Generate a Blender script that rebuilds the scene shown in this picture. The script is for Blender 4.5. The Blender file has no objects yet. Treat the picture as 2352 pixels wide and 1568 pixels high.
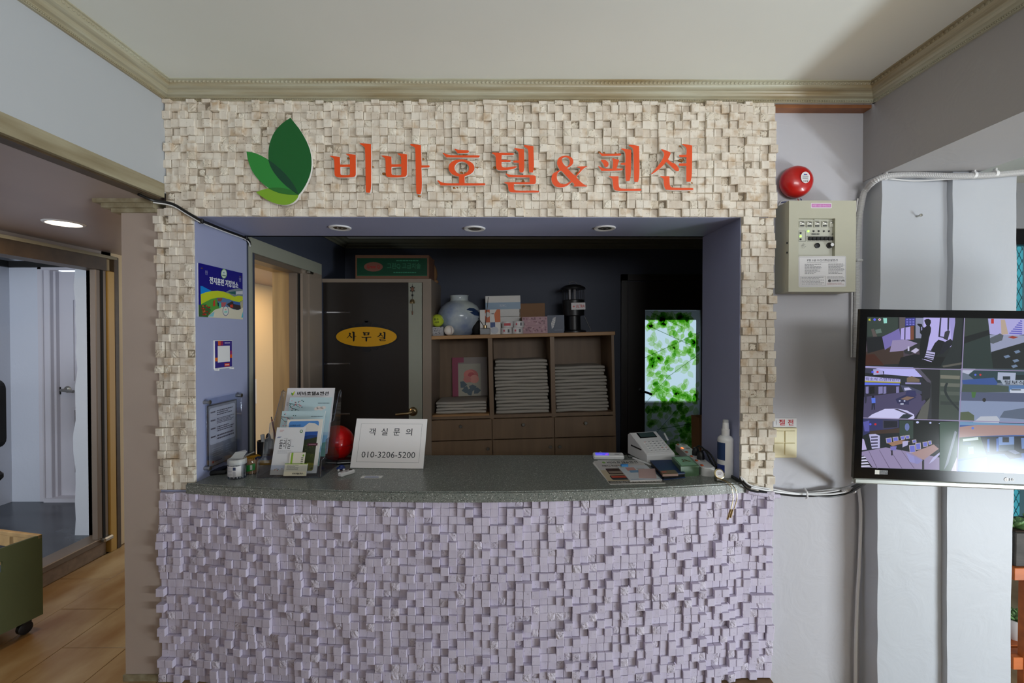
import bpy, bmesh, math, random
from mathutils import Vector, Matrix, Euler
random.seed(11)
SC = bpy.context.scene
COL = SC.collection
PI = math.pi
# ---------------------------------------------------------------- camera, light, exposure
CAM = Vector((0, -1.9, 1.44)); F = 1045.0; PITCH = .0115; YAW = .0057
cd = bpy.data.cameras.new('camera'); cam = bpy.data.objects.new('camera', cd); COL.objects.link(cam)
cd.sensor_width = 36; cd.lens = 36 * F / 2352; cd.clip_start = .02
cam.location = CAM; cam.rotation_euler = (PI / 2 - PITCH, 0, -YAW); SC.camera = cam
CR = Euler((PI / 2 - PITCH, 0, -YAW)).to_matrix()
SC.view_settings.view_transform = 'Standard'; SC.view_settings.look = 'None'
SC.view_settings.gamma = 1; SC.view_settings.use_curve_mapping = False
SC.view_settings.exposure = -0.22
W = bpy.data.worlds.new('world'); SC.world = W; W.use_nodes = True
W.node_tree.nodes['Background'].inputs[0].default_value = (.80, .90, 1.0, 1)
W.node_tree.nodes['Background'].inputs[1].default_value = 1.6
def area(name, loc, rot, sx, sy, power, col=(1, 1, 1), spread=PI):
    l = bpy.data.lights.new(name, 'AREA'); l.shape = 'RECTANGLE'; l.size = sx; l.size_y = sy; l.energy = power; l.color = col; l.spread = spread
    o = bpy.data.objects.new(name, l); COL.objects.link(o); o.location = loc; o.rotation_euler = rot
    return o
# daylight standing in the openings of the lobby's window wall, an added high window and side room
area('daylight_window_wall', (3.38, -2.1, .26), (0, PI / 2, 0), .44, 1.8, 112, (.84, .93, 1.0))  # unseen strip, kept low to light the lower counter and column most
area('daylight_added_high_window', (1.4, -4.42, 1.75), (PI / 2 + .12, 0, 0), 1.8, .88, 74, (.97, .985, 1.0))  # unseen source, added high to light the stone header and ceiling
area('daylight_side_room', (-3.4, -1.9, 1.3), (PI / 2, 0, 0), 1.0, 1.2, 36, (.80, .88, 1.0))

# ---------------------------------------------------------------- helpers
def ray(px, py):
    return (CR @ Vector(((px - 1176) / F, (784 - py) / F, -1)))
def at(px, py, x=None, y=None, z=None):
    d = ray(px, py)
    if x is not None: t = (x - CAM.x) / d.x
    elif y is not None: t = (y - CAM.y) / d.y
    else: t = (z - CAM.z) / d.z
    return CAM + d * t
def onplane(px, py, o, n):
    d = ray(px, py); return CAM + d * ((o - CAM).dot(n) / d.dot(n))
def lin(c):
    return tuple((v / 12.92 if v <= .04045 else ((v + .055) / 1.055) ** 2.4) for v in c)
def rgb(r, g, b): return lin((r / 255, g / 255, b / 255))
MATS = {}
def mat(name, col, rough=.55, metal=0., bump=0., bs=60., var=0., vs=6., col2=None, spec=.5, coat=0., alpha=1., emit=None, es=0., trans=0., aniso=None, detail=4, dist=0., bd=.01):
    m = bpy.data.materials.new(name); m.use_nodes = True; nt = m.node_tree; N = nt.nodes; L = nt.links
    b = N['Principled BSDF']; b.inputs['Base Color'].default_value = (*col, 1); b.inputs['Roughness'].default_value = rough
    b.inputs['Metallic'].default_value = metal; b.inputs['Specular IOR Level'].default_value = spec
    b.inputs['Coat Weight'].default_value = coat
    if alpha < 1: b.inputs['Alpha'].default_value = alpha
    if trans: b.inputs['Transmission Weight'].default_value = trans
    if emit: b.inputs['Emission Color'].default_value = (*emit, 1); b.inputs['Emission Strength'].default_value = es
    if bump or var:
        g = N.new('ShaderNodeNewGeometry'); vec = g.outputs['Position']
        if aniso:
            vm = N.new('ShaderNodeVectorMath'); vm.operation = 'MULTIPLY'; L.new(vec, vm.inputs[0]); vm.inputs[1].default_value = aniso; vec = vm.outputs[0]
    if bump:
        n = N.new('ShaderNodeTexNoise'); n.inputs['Scale'].default_value = bs; n.inputs['Detail'].default_value = detail; n.inputs['Distortion'].default_value = dist; L.new(vec, n.inputs['Vector'])
        bp = N.new('ShaderNodeBump'); bp.inputs['Strength'].default_value = bump; bp.inputs['Distance'].default_value = bd
        L.new(n.outputs['Fac'], bp.inputs['Height']); L.new(bp.outputs['Normal'], b.inputs['Normal'])
    if var:
        n = N.new('ShaderNodeTexNoise'); n.inputs['Scale'].default_value = vs; n.inputs['Detail'].default_value = 5; L.new(vec, n.inputs['Vector'])
        r = N.new('ShaderNodeValToRGB'); c2 = col2 or tuple(v * (1 - var) for v in col)
        r.color_ramp.elements[0].position = .35; r.color_ramp.elements[1].position = .65
        r.color_ramp.elements[0].color = (*c2, 1); r.color_ramp.elements[1].color = (*col, 1)
        L.new(n.outputs['Fac'], r.inputs['Fac']); L.new(r.outputs['Color'], b.inputs['Base Color'])
    MATS[name] = m
    return m
class MB:
    def __init__(s): s.v = []; s.f = []; s.m = []
    def add(s, vs, fs, mi=0):
        b = len(s.v); s.v += [tuple(v) for v in vs]
        for f in fs: s.f.append([b + i for i in f]); s.m.append(mi)
        return s
    def box(s, x0, x1, y0, y1, z0, z1, mi=0):
        return s.add([(x0, y0, z0), (x1, y0, z0), (x1, y1, z0), (x0, y1, z0), (x0, y0, z1), (x1, y0, z1), (x1, y1, z1), (x0, y1, z1)],
                     [(0, 3, 2, 1), (4, 5, 6, 7), (0, 1, 5, 4), (1, 2, 6, 5), (2, 3, 7, 6), (3, 0, 4, 7)], mi)
    def cbox(s, x0, x1, y0, y1, z0, z1, b=.004, mi=0, M=None):
        c = ((x0 + x1) / 2, (y0 + y1) / 2, (z0 + z1) / 2); h = (abs(x1 - x0) / 2, abs(y1 - y0) / 2, abs(z1 - z0) / 2); b = min(b, *[q * .95 for q in h])
        idx = {}; vs = []
        for sx in (-1, 1):
            for sy in (-1, 1):
                for sz in (-1, 1):
                    for a in range(3):
                        p = [sx * h[0], sy * h[1], sz * h[2]]
                        for k in range(3):
                            if k != a: p[k] -= (sx, sy, sz)[k] * b
                        idx[(sx, sy, sz, a)] = len(vs); q = Vector([c[k] + p[k] for k in range(3)]); vs.append(M @ q if M else q)
        fs = []
        def quad(keys): fs.append([idx[k] for k in keys])
        for a in range(3):
            o = [k for k in range(3) if k != a]
            for sg in (-1, 1):
                ks = []
                for (p, q) in ((-1, -1), (1, -1), (1, 1), (-1, 1)):
                    t = [0, 0, 0]; t[a] = sg; t[o[0]] = p; t[o[1]] = q; ks.append((*t, a))
                quad(ks)
            for p in (-1, 1):
                for q in (-1, 1):
                    t0 = [0, 0, 0]; t0[o[0]] = p; t0[o[1]] = q; t1 = list(t0); t0[a] = -1; t1[a] = 1
                    quad([(*t0, o[0]), (*t1, o[0]), (*t1, o[1]), (*t0, o[1])])
        for sx in (-1, 1):
            for sy in (-1, 1):
                for sz in (-1, 1): quad([(sx, sy, sz, 0), (sx, sy, sz, 1), (sx, sy, sz, 2)])
        return s.add(vs, fs, mi)
    def prism(s, pts, off, mi=0, mside=None):
        n = len(pts); off = Vector(off); a = [Vector(p) for p in pts]
        s.add(a + [p + off for p in a], [list(range(n)), list(range(2 * n - 1, n - 1, -1))], mi)
        b = len(s.v) - 2 * n
        for i in range(n):
            j = (i + 1) % n; s.f.append([b + i, b + j, b + n + j, b + n + i]); s.m.append(mi if mside is None else mside)
        return s
    def tube(s, pts, r, n=8, mi=0, radii=None, caps=True):
        pts = [Vector(p) for p in pts]; k = len(pts); up = None; rings = []
        for i, p in enumerate(pts):
            t = (pts[min(i + 1, k - 1)] - pts[max(i - 1, 0)])
            if t.length < 1e-9: t = Vector((0, 0, 1))
            t.normalize()
            if up is None:
                up = Vector((0, 0, 1)) if abs(t.z) < .9 else Vector((1, 0, 0))
            up = (up - t * up.dot(t))
            if up.length < 1e-6: up = t.orthogonal()
            up.normalize(); w = t.cross(up); rr = radii[i] if radii else r
            rings.append([p + up * (math.cos(2 * PI * j / n) * rr) + w * (math.sin(2 * PI * j / n) * rr) for j in range(n)])
        vs = [v for rg in rings for v in rg]; fs = []
        for i in range(k - 1):
            for j in range(n):
                fs.append([i * n + j, i * n + (j + 1) % n, (i + 1) * n + (j + 1) % n, (i + 1) * n + j])
        if caps: fs += [list(range(n - 1, -1, -1)), [(k - 1) * n + j for j in range(n)]]
        return s.add(vs, fs, mi)
    def lathe(s, prof, c=(0, 0, 0), n=24, mi=0, M=None):
        vs = []; fs = []; k = len(prof)
        for (r, z) in prof:
            for j in range(n):
                a = 2 * PI * j / n; p = Vector((r * math.cos(a), r * math.sin(a), z)); p = M @ p if M else p
                vs.append(p + Vector(c))
        for i in range(k - 1):
            for j in range(n): fs.append([i * n + j, i * n + (j + 1) % n, (i + 1) * n + (j + 1) % n, (i + 1) * n + j])
        fs += [list(range(n - 1, -1, -1)), [(k - 1) * n + j for j in range(n)]]
        return s.add(vs, fs, mi)
    def ball(s, c, r, n=20, k=12, sc=(1, 1, 1), mi=0, M=None):
        prof = [(max(1e-4, math.sin(PI * i / k)) * 1.0, -math.cos(PI * i / k)) for i in range(k + 1)]
        b = len(s.v); s.lathe(prof, (0, 0, 0), n, mi)
        for i in range(b, len(s.v)):
            v = s.v[i]; p = Vector((v[0] * r * sc[0], v[1] * r * sc[1], v[2] * r * sc[2])); p = M @ p if M else p
            s.v[i] = tuple(p + Vector(c))
        return s
    def build(s, name, mats, parent=None, world=False, smooth=False, kind=None):
        me = bpy.data.meshes.new(name); me.from_pydata(s.v, [], s.f)
        if not isinstance(mats, (list, tuple)): mats = [mats]
        for m in mats: me.materials.append(MATS[m] if isinstance(m, str) else m)
        if len(mats) > 1: me.polygons.foreach_set('material_index', s.m)
        bm = bmesh.new(); bm.from_mesh(me); bmesh.ops.recalc_face_normals(bm, faces=bm.faces); bm.to_mesh(me); bm.free()
        if smooth: autosmooth(me)
        return link(name, me, parent, world, kind)
def autosmooth(me, ang=.7):
    me.polygons.foreach_set('use_smooth', [True] * len(me.polygons))
    me.set_sharp_from_angle(angle=ang)
def link(name, data, parent=None, world=False, kind=None):
    o = bpy.data.objects.new(name, data); COL.objects.link(o)
    if parent is not None:
        o.parent = parent
        if world: o.matrix_parent_inverse = parent.matrix_basis.inverted()
    if kind: o['kind'] = kind
    return o
def tag(o, label, cat, group=None):
    o['label'] = label; o['category'] = cat
    if group: o['group'] = group
    return o
def thing(name, label, cat, loc=(0, 0, 0), rot=(0, 0, 0), group=None):
    o = link(name, None); o.location = loc; o.rotation_euler = rot; o.empty_display_size = .05
    return tag(o, label, cat, group)
def struct(o): o['kind'] = 'structure'; return o
def spline(pts, n=8):
    P = [Vector(p) for p in pts]; P = [2 * P[0] - P[1]] + P + [2 * P[-1] - P[-2]]; out = []
    for i in range(1, len(P) - 2):
        for k in range(n):
            t = k / n; a, b, c, d = P[i - 1:i + 3]
            out.append(.5 * ((2 * b) + (c - a) * t + (2 * a - 5 * b + 4 * c - d) * t * t + (3 * b - a - 3 * c + d) * t ** 3))
    out.append(P[-2]); return out
def ell(cx, cy, rx, ry, n=24, a0=0): return [(cx + rx * math.cos(a0 + 2 * PI * i / n), cy + ry * math.sin(a0 + 2 * PI * i / n)) for i in range(n)]
def rrect(x0, y0, x1, y1, r, n=4):
    o = []
    for (cx, cy, a) in ((x1 - r, y1 - r, 0), (x0 + r, y1 - r, PI / 2), (x0 + r, y0 + r, PI), (x1 - r, y0 + r, 3 * PI / 2)):
        for i in range(n + 1): o.append((cx + r * math.cos(a + PI / 2 * i / n), cy + r * math.sin(a + PI / 2 * i / n)))
    return o
def rect(x0, y0, x1, y1): return [(x0, y0), (x1, y0), (x1, y1), (x0, y1)]
_txt = {}
def text_geo(body, bold=0.):
    k = (body, bold)
    if k in _txt: return _txt[k]
    c = bpy.data.curves.new('t', 'FONT'); c.body = body; c.size = 1; c.resolution_u = 2; c.offset = bold
    o = bpy.data.objects.new('t', c); COL.objects.link(o); bpy.context.view_layer.update()
    me = o.to_mesh(); v = [(p.co.x, p.co.y) for p in me.vertices]; f = [tuple(p.vertices) for p in me.polygons]
    o.to_mesh_clear(); bpy.data.objects.remove(o); bpy.data.curves.remove(c)
    _txt[k] = (v, f); return v, f
class Print:
    """flat print: coloured shapes in a u (right), v (up) sheet, later layers a hair prouder"""
    def __init__(s): s.v = []; s.f = []; s.c = []; s.l = 0
    def poly(s, pts, col):
        s.l += 1; b = len(s.v); s.v += [(u, v, s.l) for u, v in pts]; s.f.append(list(range(b, b + len(pts)))); s.c.append(col); return s
    def rect(s, u0, v0, u1, v1, col): return s.poly(rect(u0, v0, u1, v1), col)
    def polys(s, L, col):
        s.l += 1
        for pts in L:
            b = len(s.v); s.v += [(u, v, s.l) for u, v in pts]; s.f.append(list(range(b, b + len(pts)))); s.c.append(col)
        return s
    def text(s, body, u0, v0, u1, v1, col, bold=0.):
        """text fitted into a box"""
        v, f = text_geo(body, bold)
        if not v: return s
        a0 = min(p[0] for p in v); a1 = max(p[0] for p in v); b0 = min(p[1] for p in v); b1 = max(p[1] for p in v)
        s.l += 1; b = len(s.v)
        s.v += [(u0 + (p[0] - a0) / (a1 - a0) * (u1 - u0), v0 + (p[1] - b0) / max(1e-6, b1 - b0) * (v1 - v0), s.l) for p in v]
        for q in f: s.f.append([b + i for i in q]); s.c.append(col)
        return s
    def lines(s, u0, v0, u1, v1, n, col, fill=.45, seed=1, lead=0., rag=.35):
        """rows of small print too fine to read, as short word-long dashes"""
        R = random.Random(seed); h = (v1 - v0) / n; L = []
        for i in range(n):
            y = v1 - (i + .5) * h; u = u0 + lead * (u1 - u0); end = u1 - R.random() * rag * (u1 - u0) * (1 if R.random() < .5 else .15)
            while u < end:
                w = min((u1 - u0) * R.uniform(.05, .13), end - u); L.append(rect(u, y - h * fill / 2, u + w, y + h * fill / 2)); u += w + (u1 - u0) * .018
        return s.polys(L, col)
    def build(s, name, m, parent, O, U, V, eps=1.2e-4, world=False):
        O, U, V = Vector(O), Vector(U), Vector(V); Nn = U.cross(V).normalized()
        me = bpy.data.meshes.new(name); me.from_pydata([O + U * a + V * b + Nn * (eps * l) for a, b, l in s.v], [], s.f)
        me.materials.append(MATS[m]); ca = me.color_attributes.new('col', 'FLOAT_COLOR', 'CORNER')
        buf = []
        for p, c in zip(s.f, s.c): buf += list((*c, 1.)) * len(p)
        ca.data.foreach_set('color', buf)
        return link(name, me, parent, world)
def attrmat(name, rough=.4, spec=.4, emit=0., kind='print', coat=0.):
    m = bpy.data.materials.new(name); m.use_nodes = True; nt = m.node_tree; N = nt.nodes; L = nt.links; b = N['Principled BSDF']
    a = N.new('ShaderNodeAttribute'); a.attribute_name = 'col'; b.inputs['Roughness'].default_value = rough; b.inputs['Specular IOR Level'].default_value = spec
    b.inputs['Coat Weight'].default_value = coat
    if kind == 'screen':
        b.inputs['Base Color'].default_value = (.012, .014, .014, 1); L.new(a.outputs['Color'], b.inputs['Emission Color']); b.inputs['Emission Strength'].default_value = emit
    elif kind == 'film':
        t = N.new('ShaderNodeBsdfTranslucent'); L.new(a.outputs['Color'], t.inputs['Color']); tr = N.new('ShaderNodeBsdfTransparent'); L.new(a.outputs['Color'], tr.inputs['Color'])
        mx = N.new('ShaderNodeMixShader'); mx.inputs[0].default_value = .72; L.new(t.outputs[0], mx.inputs[1]); L.new(tr.outputs[0], mx.inputs[2])
        L.new(a.outputs['Color'], b.inputs['Base Color']); m2 = N.new('ShaderNodeMixShader'); m2.inputs[0].default_value = .12
        L.new(mx.outputs[0], m2.inputs[1]); L.new(b.outputs[0], m2.inputs[2]); L.new(m2.outputs[0], N['Material Output'].inputs['Surface'])
    elif kind == 'dye':
        tr = N.new('ShaderNodeBsdfTransparent'); L.new(a.outputs['Color'], tr.inputs['Color']); L.new(tr.outputs[0], N['Material Output'].inputs['Surface'])
    else: L.new(a.outputs['Color'], b.inputs['Base Color'])
    MATS[name] = m; return m
def curve_solid(name, loops, depth, mats, parent, M, world=False):
    """outline with holes -> slab of the given depth; first material on the face, second on the edges"""
    c = bpy.data.curves.new('o', 'CURVE'); c.dimensions = '2D'; c.fill_mode = 'BOTH'; c.extrude = depth / 2
    for lp in loops:
        sp = c.splines.new('POLY'); sp.points.add(len(lp) - 1); sp.use_cyclic_u = True
        for i, p in enumerate(lp): sp.points[i].co = (p[0], p[1], 0, 1)
    o = bpy.data.objects.new('o', c); COL.objects.link(o); bpy.context.view_layer.update()
    me = bpy.data.meshes.new_from_object(o); bpy.data.objects.remove(o); me.name = name
    me.materials.clear()
    for m in mats: me.materials.append(MATS[m])
    for p in me.polygons: p.material_index = 0 if p.normal.z > .7 else len(mats) - 1
    me.transform(M); return link(name, me, parent, world)
# ---------------------------------------------------------------- materials
def stone(name, a, b, dark, pit=.5, rough=False, tint=None):
    m = bpy.data.materials.new(name); m.use_nodes = True; nt = m.node_tree; N = nt.nodes; L = nt.links; B = N['Principled BSDF']
    g = N.new('ShaderNodeNewGeometry'); P = g.outputs['Position']
    sn = N.new('ShaderNodeVectorMath'); sn.operation = 'SNAP'; L.new(P, sn.inputs[0]); sn.inputs[1].default_value = (.0328, 5, .0328)
    wn = N.new('ShaderNodeTexWhiteNoise'); L.new(sn.outputs[0], wn.inputs['Vector'])
    n1 = N.new('ShaderNodeTexNoise'); n1.inputs['Scale'].default_value = 45; n1.inputs['Detail'].default_value = 6; L.new(P, n1.inputs['Vector'])
    mixf = N.new('ShaderNodeMath'); mixf.operation = 'MULTIPLY_ADD'; L.new(wn.outputs['Value'], mixf.inputs[0]); mixf.inputs[1].default_value = .6; 
    s2 = N.new('ShaderNodeMath'); s2.operation = 'MULTIPLY'; L.new(n1.outputs['Fac'], s2.inputs[0]); s2.inputs[1].default_value = .55; L.new(s2.outputs[0], mixf.inputs[2])
    r = N.new('ShaderNodeValToRGB'); r.color_ramp.elements[0].color = (*b, 1); r.color_ramp.elements[1].color = (*a, 1); r.color_ramp.elements[0].position = .15; r.color_ramp.elements[1].position = .7
    L.new(mixf.outputs[0], r.inputs[0])
    n2 = N.new('ShaderNodeTexNoise'); n2.inputs['Scale'].default_value = 130; n2.inputs['Detail'].default_value = 3; L.new(P, n2.inputs['Vector'])
    r2 = N.new('ShaderNodeValToRGB'); r2.color_ramp.elements[0].position = .29; r2.color_ramp.elements[1].position = .35
    r2.color_ramp.elements[0].color = (1, 1, 1, 1); r2.color_ramp.elements[1].color = (0, 0, 0, 1); L.new(n2.outputs['Fac'], r2.inputs[0])
    pm = N.new('ShaderNodeMath'); pm.operation = 'MULTIPLY'; L.new(r2.outputs[0], pm.inputs[0]); pm.inputs[1].default_value = pit
    mx = N.new('ShaderNodeMix'); mx.data_type = 'RGBA'; L.new(pm.outputs[0], mx.inputs[0]); L.new(r.outputs[0], mx.inputs[6]); mx.inputs[7].default_value = (*dark, 1)
    out = mx.outputs[2]
    if tint:
        n3 = N.new('ShaderNodeTexNoise'); n3.inputs['Scale'].default_value = 22; n3.inputs['Detail'].default_value = 4; L.new(P, n3.inputs['Vector'])
        av = N.new('ShaderNodeMath'); av.operation = 'MULTIPLY_ADD'; L.new(wn.outputs['Value'], av.inputs[0]); av.inputs[1].default_value = .16; L.new(n3.outputs['Fac'], av.inputs[2])
        r3 = N.new('ShaderNodeValToRGB'); r3.color_ramp.elements[0].position = .62; r3.color_ramp.elements[1].position = .84; L.new(av.outputs[0], r3.inputs[0])
        m3 = N.new('ShaderNodeMix'); m3.data_type = 'RGBA'; L.new(r3.outputs[0], m3.inputs[0]); L.new(out, m3.inputs[6]); m3.inputs[7].default_value = (*tint, 1); out = m3.outputs[2]
    L.new(out, B.inputs['Base Color']); B.inputs['Roughness'].default_value = .8; B.inputs['Specular IOR Level'].default_value = .25
    bp = N.new('ShaderNodeBump'); bp.inputs['Strength'].default_value = .9 if rough else .25; bp.inputs['Distance'].default_value = .004 if rough else .0015
    if rough: n1.inputs['Scale'].default_value = 220; bp.invert = True
    ad = N.new('ShaderNodeMath'); ad.operation = 'MULTIPLY_ADD'; L.new(r2.outputs[0], ad.inputs[0]); ad.inputs[1].default_value = 1.; L.new(n1.outputs['Fac'], ad.inputs[2])
    L.new(ad.outputs[0], bp.inputs['Height']); L.new(bp.outputs[0], B.inputs['Normal']); MATS[name] = m
stone('travertine', rgb(234, 226, 212), rgb(204, 190, 172), rgb(112, 88, 64), .6, False, rgb(196, 172, 142))
stone('travertine_rough', rgb(238, 230, 214), rgb(206, 190, 168), rgb(150, 112, 70), .7, True)
stone('lilac_stone', rgb(212, 204, 222), rgb(202, 193, 212), rgb(120, 108, 124), .5)
stone('lilac_stone_rough', rgb(222, 214, 228), rgb(194, 185, 202), rgb(110, 98, 114), .6, True)
def granite(name):
    m = bpy.data.materials.new(name); m.use_nodes = True; nt = m.node_tree; N = nt.nodes; L = nt.links; B = N['Principled BSDF']
    g = N.new('ShaderNodeNewGeometry'); P = g.outputs['Position']
    v = N.new('ShaderNodeTexVoronoi'); v.inputs['Scale'].default_value = 400; L.new(P, v.inputs['Vector'])
    sx = N.new('ShaderNodeSeparateColor'); L.new(v.outputs['Color'], sx.inputs[0])
    r = N.new('ShaderNodeValToRGB'); r.color_ramp.interpolation = 'CONSTANT'; e = r.color_ramp.elements
    e[0].position = 0; e[0].color = (*rgb(36, 46, 46), 1); e[1].position = .08; e[1].color = (*rgb(104, 108, 102), 1)
    for p, c in ((.35, rgb(126, 130, 124)), (.62, rgb(140, 142, 136)), (.90, rgb(110, 128, 122)), (.965, rgb(232, 234, 230))):
        q = e.new(p); q.color = (*c, 1)
    L.new(sx.outputs[0], r.inputs[0])
    n = N.new('ShaderNodeTexNoise'); n.inputs['Scale'].default_value = 90; L.new(P, n.inputs['Vector'])
    mx = N.new('ShaderNodeMix'); mx.data_type = 'RGBA'; mx.inputs[0].default_value = .25; L.new(r.outputs[0], mx.inputs[6])
    r2 = N.new('ShaderNodeValToRGB'); r2.color_ramp.elements[0].color = (*rgb(90, 94, 88), 1); r2.color_ramp.elements[1].color = (*rgb(150, 152, 146), 1); L.new(n.outputs['Fac'], r2.inputs[0]); L.new(r2.outputs[0], mx.inputs[7])
    L.new(mx.outputs[2], B.inputs['Base Color']); B.inputs['Roughness'].default_value = .32; B.inputs['Specular IOR Level'].default_value = .45; MATS[name] = m
granite('granite')
mat('ceiling_paint', rgb(238, 241, 235), .8, var=.05, vs=1.2)
mat('wall_paint', rgb(194, 193, 198), .6, bump=.18, bs=6, detail=7, dist=2.5, bd=.015)
mat('wall_paint_shaded', rgb(168, 166, 166), .6, bump=.15, bs=6, detail=7, dist=2.5, bd=.015)  # wall paint in a darker copy; the beam's shade is put in the colour
mat('lintel_paint', rgb(184, 188, 192), .7)
mat('plaster', rgb(188, 192, 198), .5, bump=.16, bs=6, detail=5, dist=1.3, bd=.02)
mat('mauve_paint', rgb(184, 168, 156), .45, var=.06, vs=3)
mat('mauve_ceiling', rgb(176, 160, 154), .35, var=.1, vs=2.5, aniso=(1, .25, 1))
mat('crown_paint', rgb(188, 187, 166), .36, var=.22, vs=3.2, col2=rgb(152, 134, 98), spec=.6, aniso=(.5, .5, 8))  # brown patches paint in the moulding's uneven metallic reflections
mat('wood_trim', rgb(168, 160, 134), .5, var=.25, vs=22, col2=rgb(134, 122, 94), aniso=(1, .12, 1))
mat('dark_trim', rgb(84, 68, 50), .45, var=.3, vs=15)
mat('blue_paint', rgb(162, 168, 200), .5, var=.04, vs=3)
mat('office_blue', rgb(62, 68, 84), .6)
mat('door_brown', rgb(40, 34, 30), .35)
mat('orange_wood', rgb(150, 96, 58), .5, var=.2, vs=20)
mat('floor_tile', rgb(184, 162, 124), .32, var=.35, vs=3.2, col2=rgb(146, 110, 66), aniso=(1.6, .7, 1), bump=.05, bs=30)
mat('mortar', rgb(150, 138, 120), .9); mat('crown_shaded', rgb(110, 110, 94), .5)  # office crown: darker copy of the crown paint, dim light put in the colour
mat('grout', rgb(120, 92, 60), .7)
mat('dark_floor', rgb(74, 82, 90), .25, var=.5, vs=4, col2=rgb(40, 46, 52), aniso=(.5, 1.4, 1))
mat('room_white', rgb(206, 211, 222), .6, bump=.25, bs=14)
mat('door_white', rgb(208, 206, 214), .45)
mat('beige_wall', rgb(226, 202, 160), .6)
mat('light_wood', rgb(196, 160, 104), .45, var=.2, vs=30, aniso=(1, 1, .06))
mat('yellow_wood', rgb(196, 158, 84), .4)
mat('bronze_frame', rgb(120, 106, 92), .4, .2)
mat('grey_brown', rgb(140, 126, 112), .4)
mat('sill_tan', rgb(156, 132, 108), .6, var=.25, vs=30)
mat('casing_grey', rgb(148, 150, 136), .45)
mat('black_plastic', rgb(22, 22, 24), .4)
mat('black_gloss', rgb(5, 5, 6), .12, spec=.2)
mat('black_matte', rgb(16, 16, 16), .8)
mat('white_plastic', rgb(232, 232, 232), .35)
mat('white_edge', rgb(238, 236, 232), .4)
mat('sign_orange', rgb(232, 78, 12), .45)
mat('leaf_dark', rgb(8, 94, 36), .4); mat('leaf_mid', rgb(42, 138, 54), .4); mat('leaf_lime', rgb(126, 172, 40), .4)
mat('leaf_over', rgb(6, 66, 42), .4); mat('leaf_over2', rgb(40, 112, 40), .4)
mat('glue', rgb(170, 108, 36), .35, var=.4, vs=120)
mat('chrome', rgb(205, 205, 208), .18, 1.)
mat('steel', rgb(170, 168, 160), .3, 1.)
mat('brass', rgb(176, 154, 116), .3, 1.)
mat('gold', rgb(196, 180, 142), .25, 1.)
mat('red_enamel', rgb(190, 20, 16), .3, coat=.4)
mat('panel_beige', rgb(190, 188, 168), .45, var=.05, vs=9)
mat('panel_inner', rgb(196, 196, 182), .45)
mat('conduit_grey', rgb(196, 196, 196), .4)
mat('cable_black', rgb(14, 14, 15), .4); mat('cable_white', rgb(220, 220, 220), .4)
mat('wire_blue', rgb(30, 50, 110), .4); mat('wire_red', rgb(160, 20, 20), .4); mat('wire_green', rgb(90, 120, 80), .4)
mat('tv_silver', rgb(150, 154, 150), .35, .6)
mat('switch_cream', rgb(232, 220, 176), .4)
mat('glass_clear', (1, 1, 1), .02, trans=1., spec=.5)
def acrylic(name, col=(.92, .95, 1.), f=.12):
    m = bpy.data.materials.new(name); m.use_nodes = True; nt = m.node_tree; N = nt.nodes; L = nt.links
    t = N.new('ShaderNodeBsdfTransparent'); t.inputs[0].default_value = (*col, 1); g = N.new('ShaderNodeBsdfGlossy'); g.inputs['Roughness'].default_value = .05
    fr = N.new('ShaderNodeLayerWeight'); fr.inputs[0].default_value = f * 2
    mm = N.new('ShaderNodeMath'); mm.operation = 'MULTIPLY_ADD'; L.new(fr.outputs['Facing'], mm.inputs[0]); mm.inputs[1].default_value = .5; mm.inputs[2].default_value = f * .3
    mx = N.new('ShaderNodeMixShader'); L.new(mm.outputs[0], mx.inputs[0]); L.new(t.outputs[0], mx.inputs[1]); L.new(g.outputs[0], mx.inputs[2]); L.new(mx.outputs[0], N['Material Output'].inputs[0]); MATS[name] = m
acrylic('acrylic'); acrylic('acrylic_edge', (.75, .78, .82), .4); acrylic('window_pane', (.8, .95, .97), .1)
mat('paper', rgb(238, 236, 232), .6); mat('paper_grey', rgb(176, 174, 176), .5)
mat('shelf_wood', rgb(128, 104, 80), .5, var=.15, vs=25, aniso=(1, 1, .08))
mat('shelf_top', rgb(176, 134, 88), .5, var=.15, vs=25, aniso=(.08, 1, 1))
mat('towel', rgb(184, 178, 168), .95, bump=.5, bs=350)
mat('porcelain', rgb(206, 216, 214), .15, var=.3, vs=6, col2=rgb(140, 156, 186))
mat('cardboard', rgb(140, 104, 72), .7); mat('kraft', rgb(150, 112, 76), .7)
mat('green_cart', rgb(84, 88, 52), .5, var=.1, vs=5)
mat('wood_slat', rgb(196, 160, 108), .6, var=.2, vs=20)
mat('tennis', rgb(196, 214, 60), .9, bump=.4, bs=500)
mat('ball_red', rgb(204, 14, 14), .22, coat=.3)
mat('teal_mesh', rgb(30, 90, 92), .6); mat('teal_tarp', rgb(70, 170, 176), .7, var=.3, vs=5)
mat('planter', rgb(70, 66, 62), .7, var=.4, vs=60, aniso=(.3, 1, 1)); mat('stand_wood', rgb(196, 104, 44), .5, var=.3, vs=20, aniso=(.2, 1, 1))
mat('succulent', rgb(120, 160, 100), .5, var=.3, vs=40); mat('soil', rgb(60, 44, 34), .9)
mat('lamp_glow', (1, .9, .75), .5, emit=(1, .82, .58), es=9.)
mat('led_green', (.3, 1, .1), .5, emit=(.35, 1, .1), es=2.5); mat('neon_orange', (1, .3, .1), .4, emit=(1, .22, .05), es=1.6)
mat('orange_off', rgb(206, 84, 30), .35)
mat('cyan_clip', rgb(20, 130, 200), .35); mat('pink_note', rgb(206, 176, 172), .7)
mat('navy_book', rgb(34, 60, 104), .5); mat('brown_box', rgb(110, 76, 56), .5)
mat('green_tin', rgb(86, 116, 84), .4); mat('green_tin_lid', rgb(134, 178, 142), .35)
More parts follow.
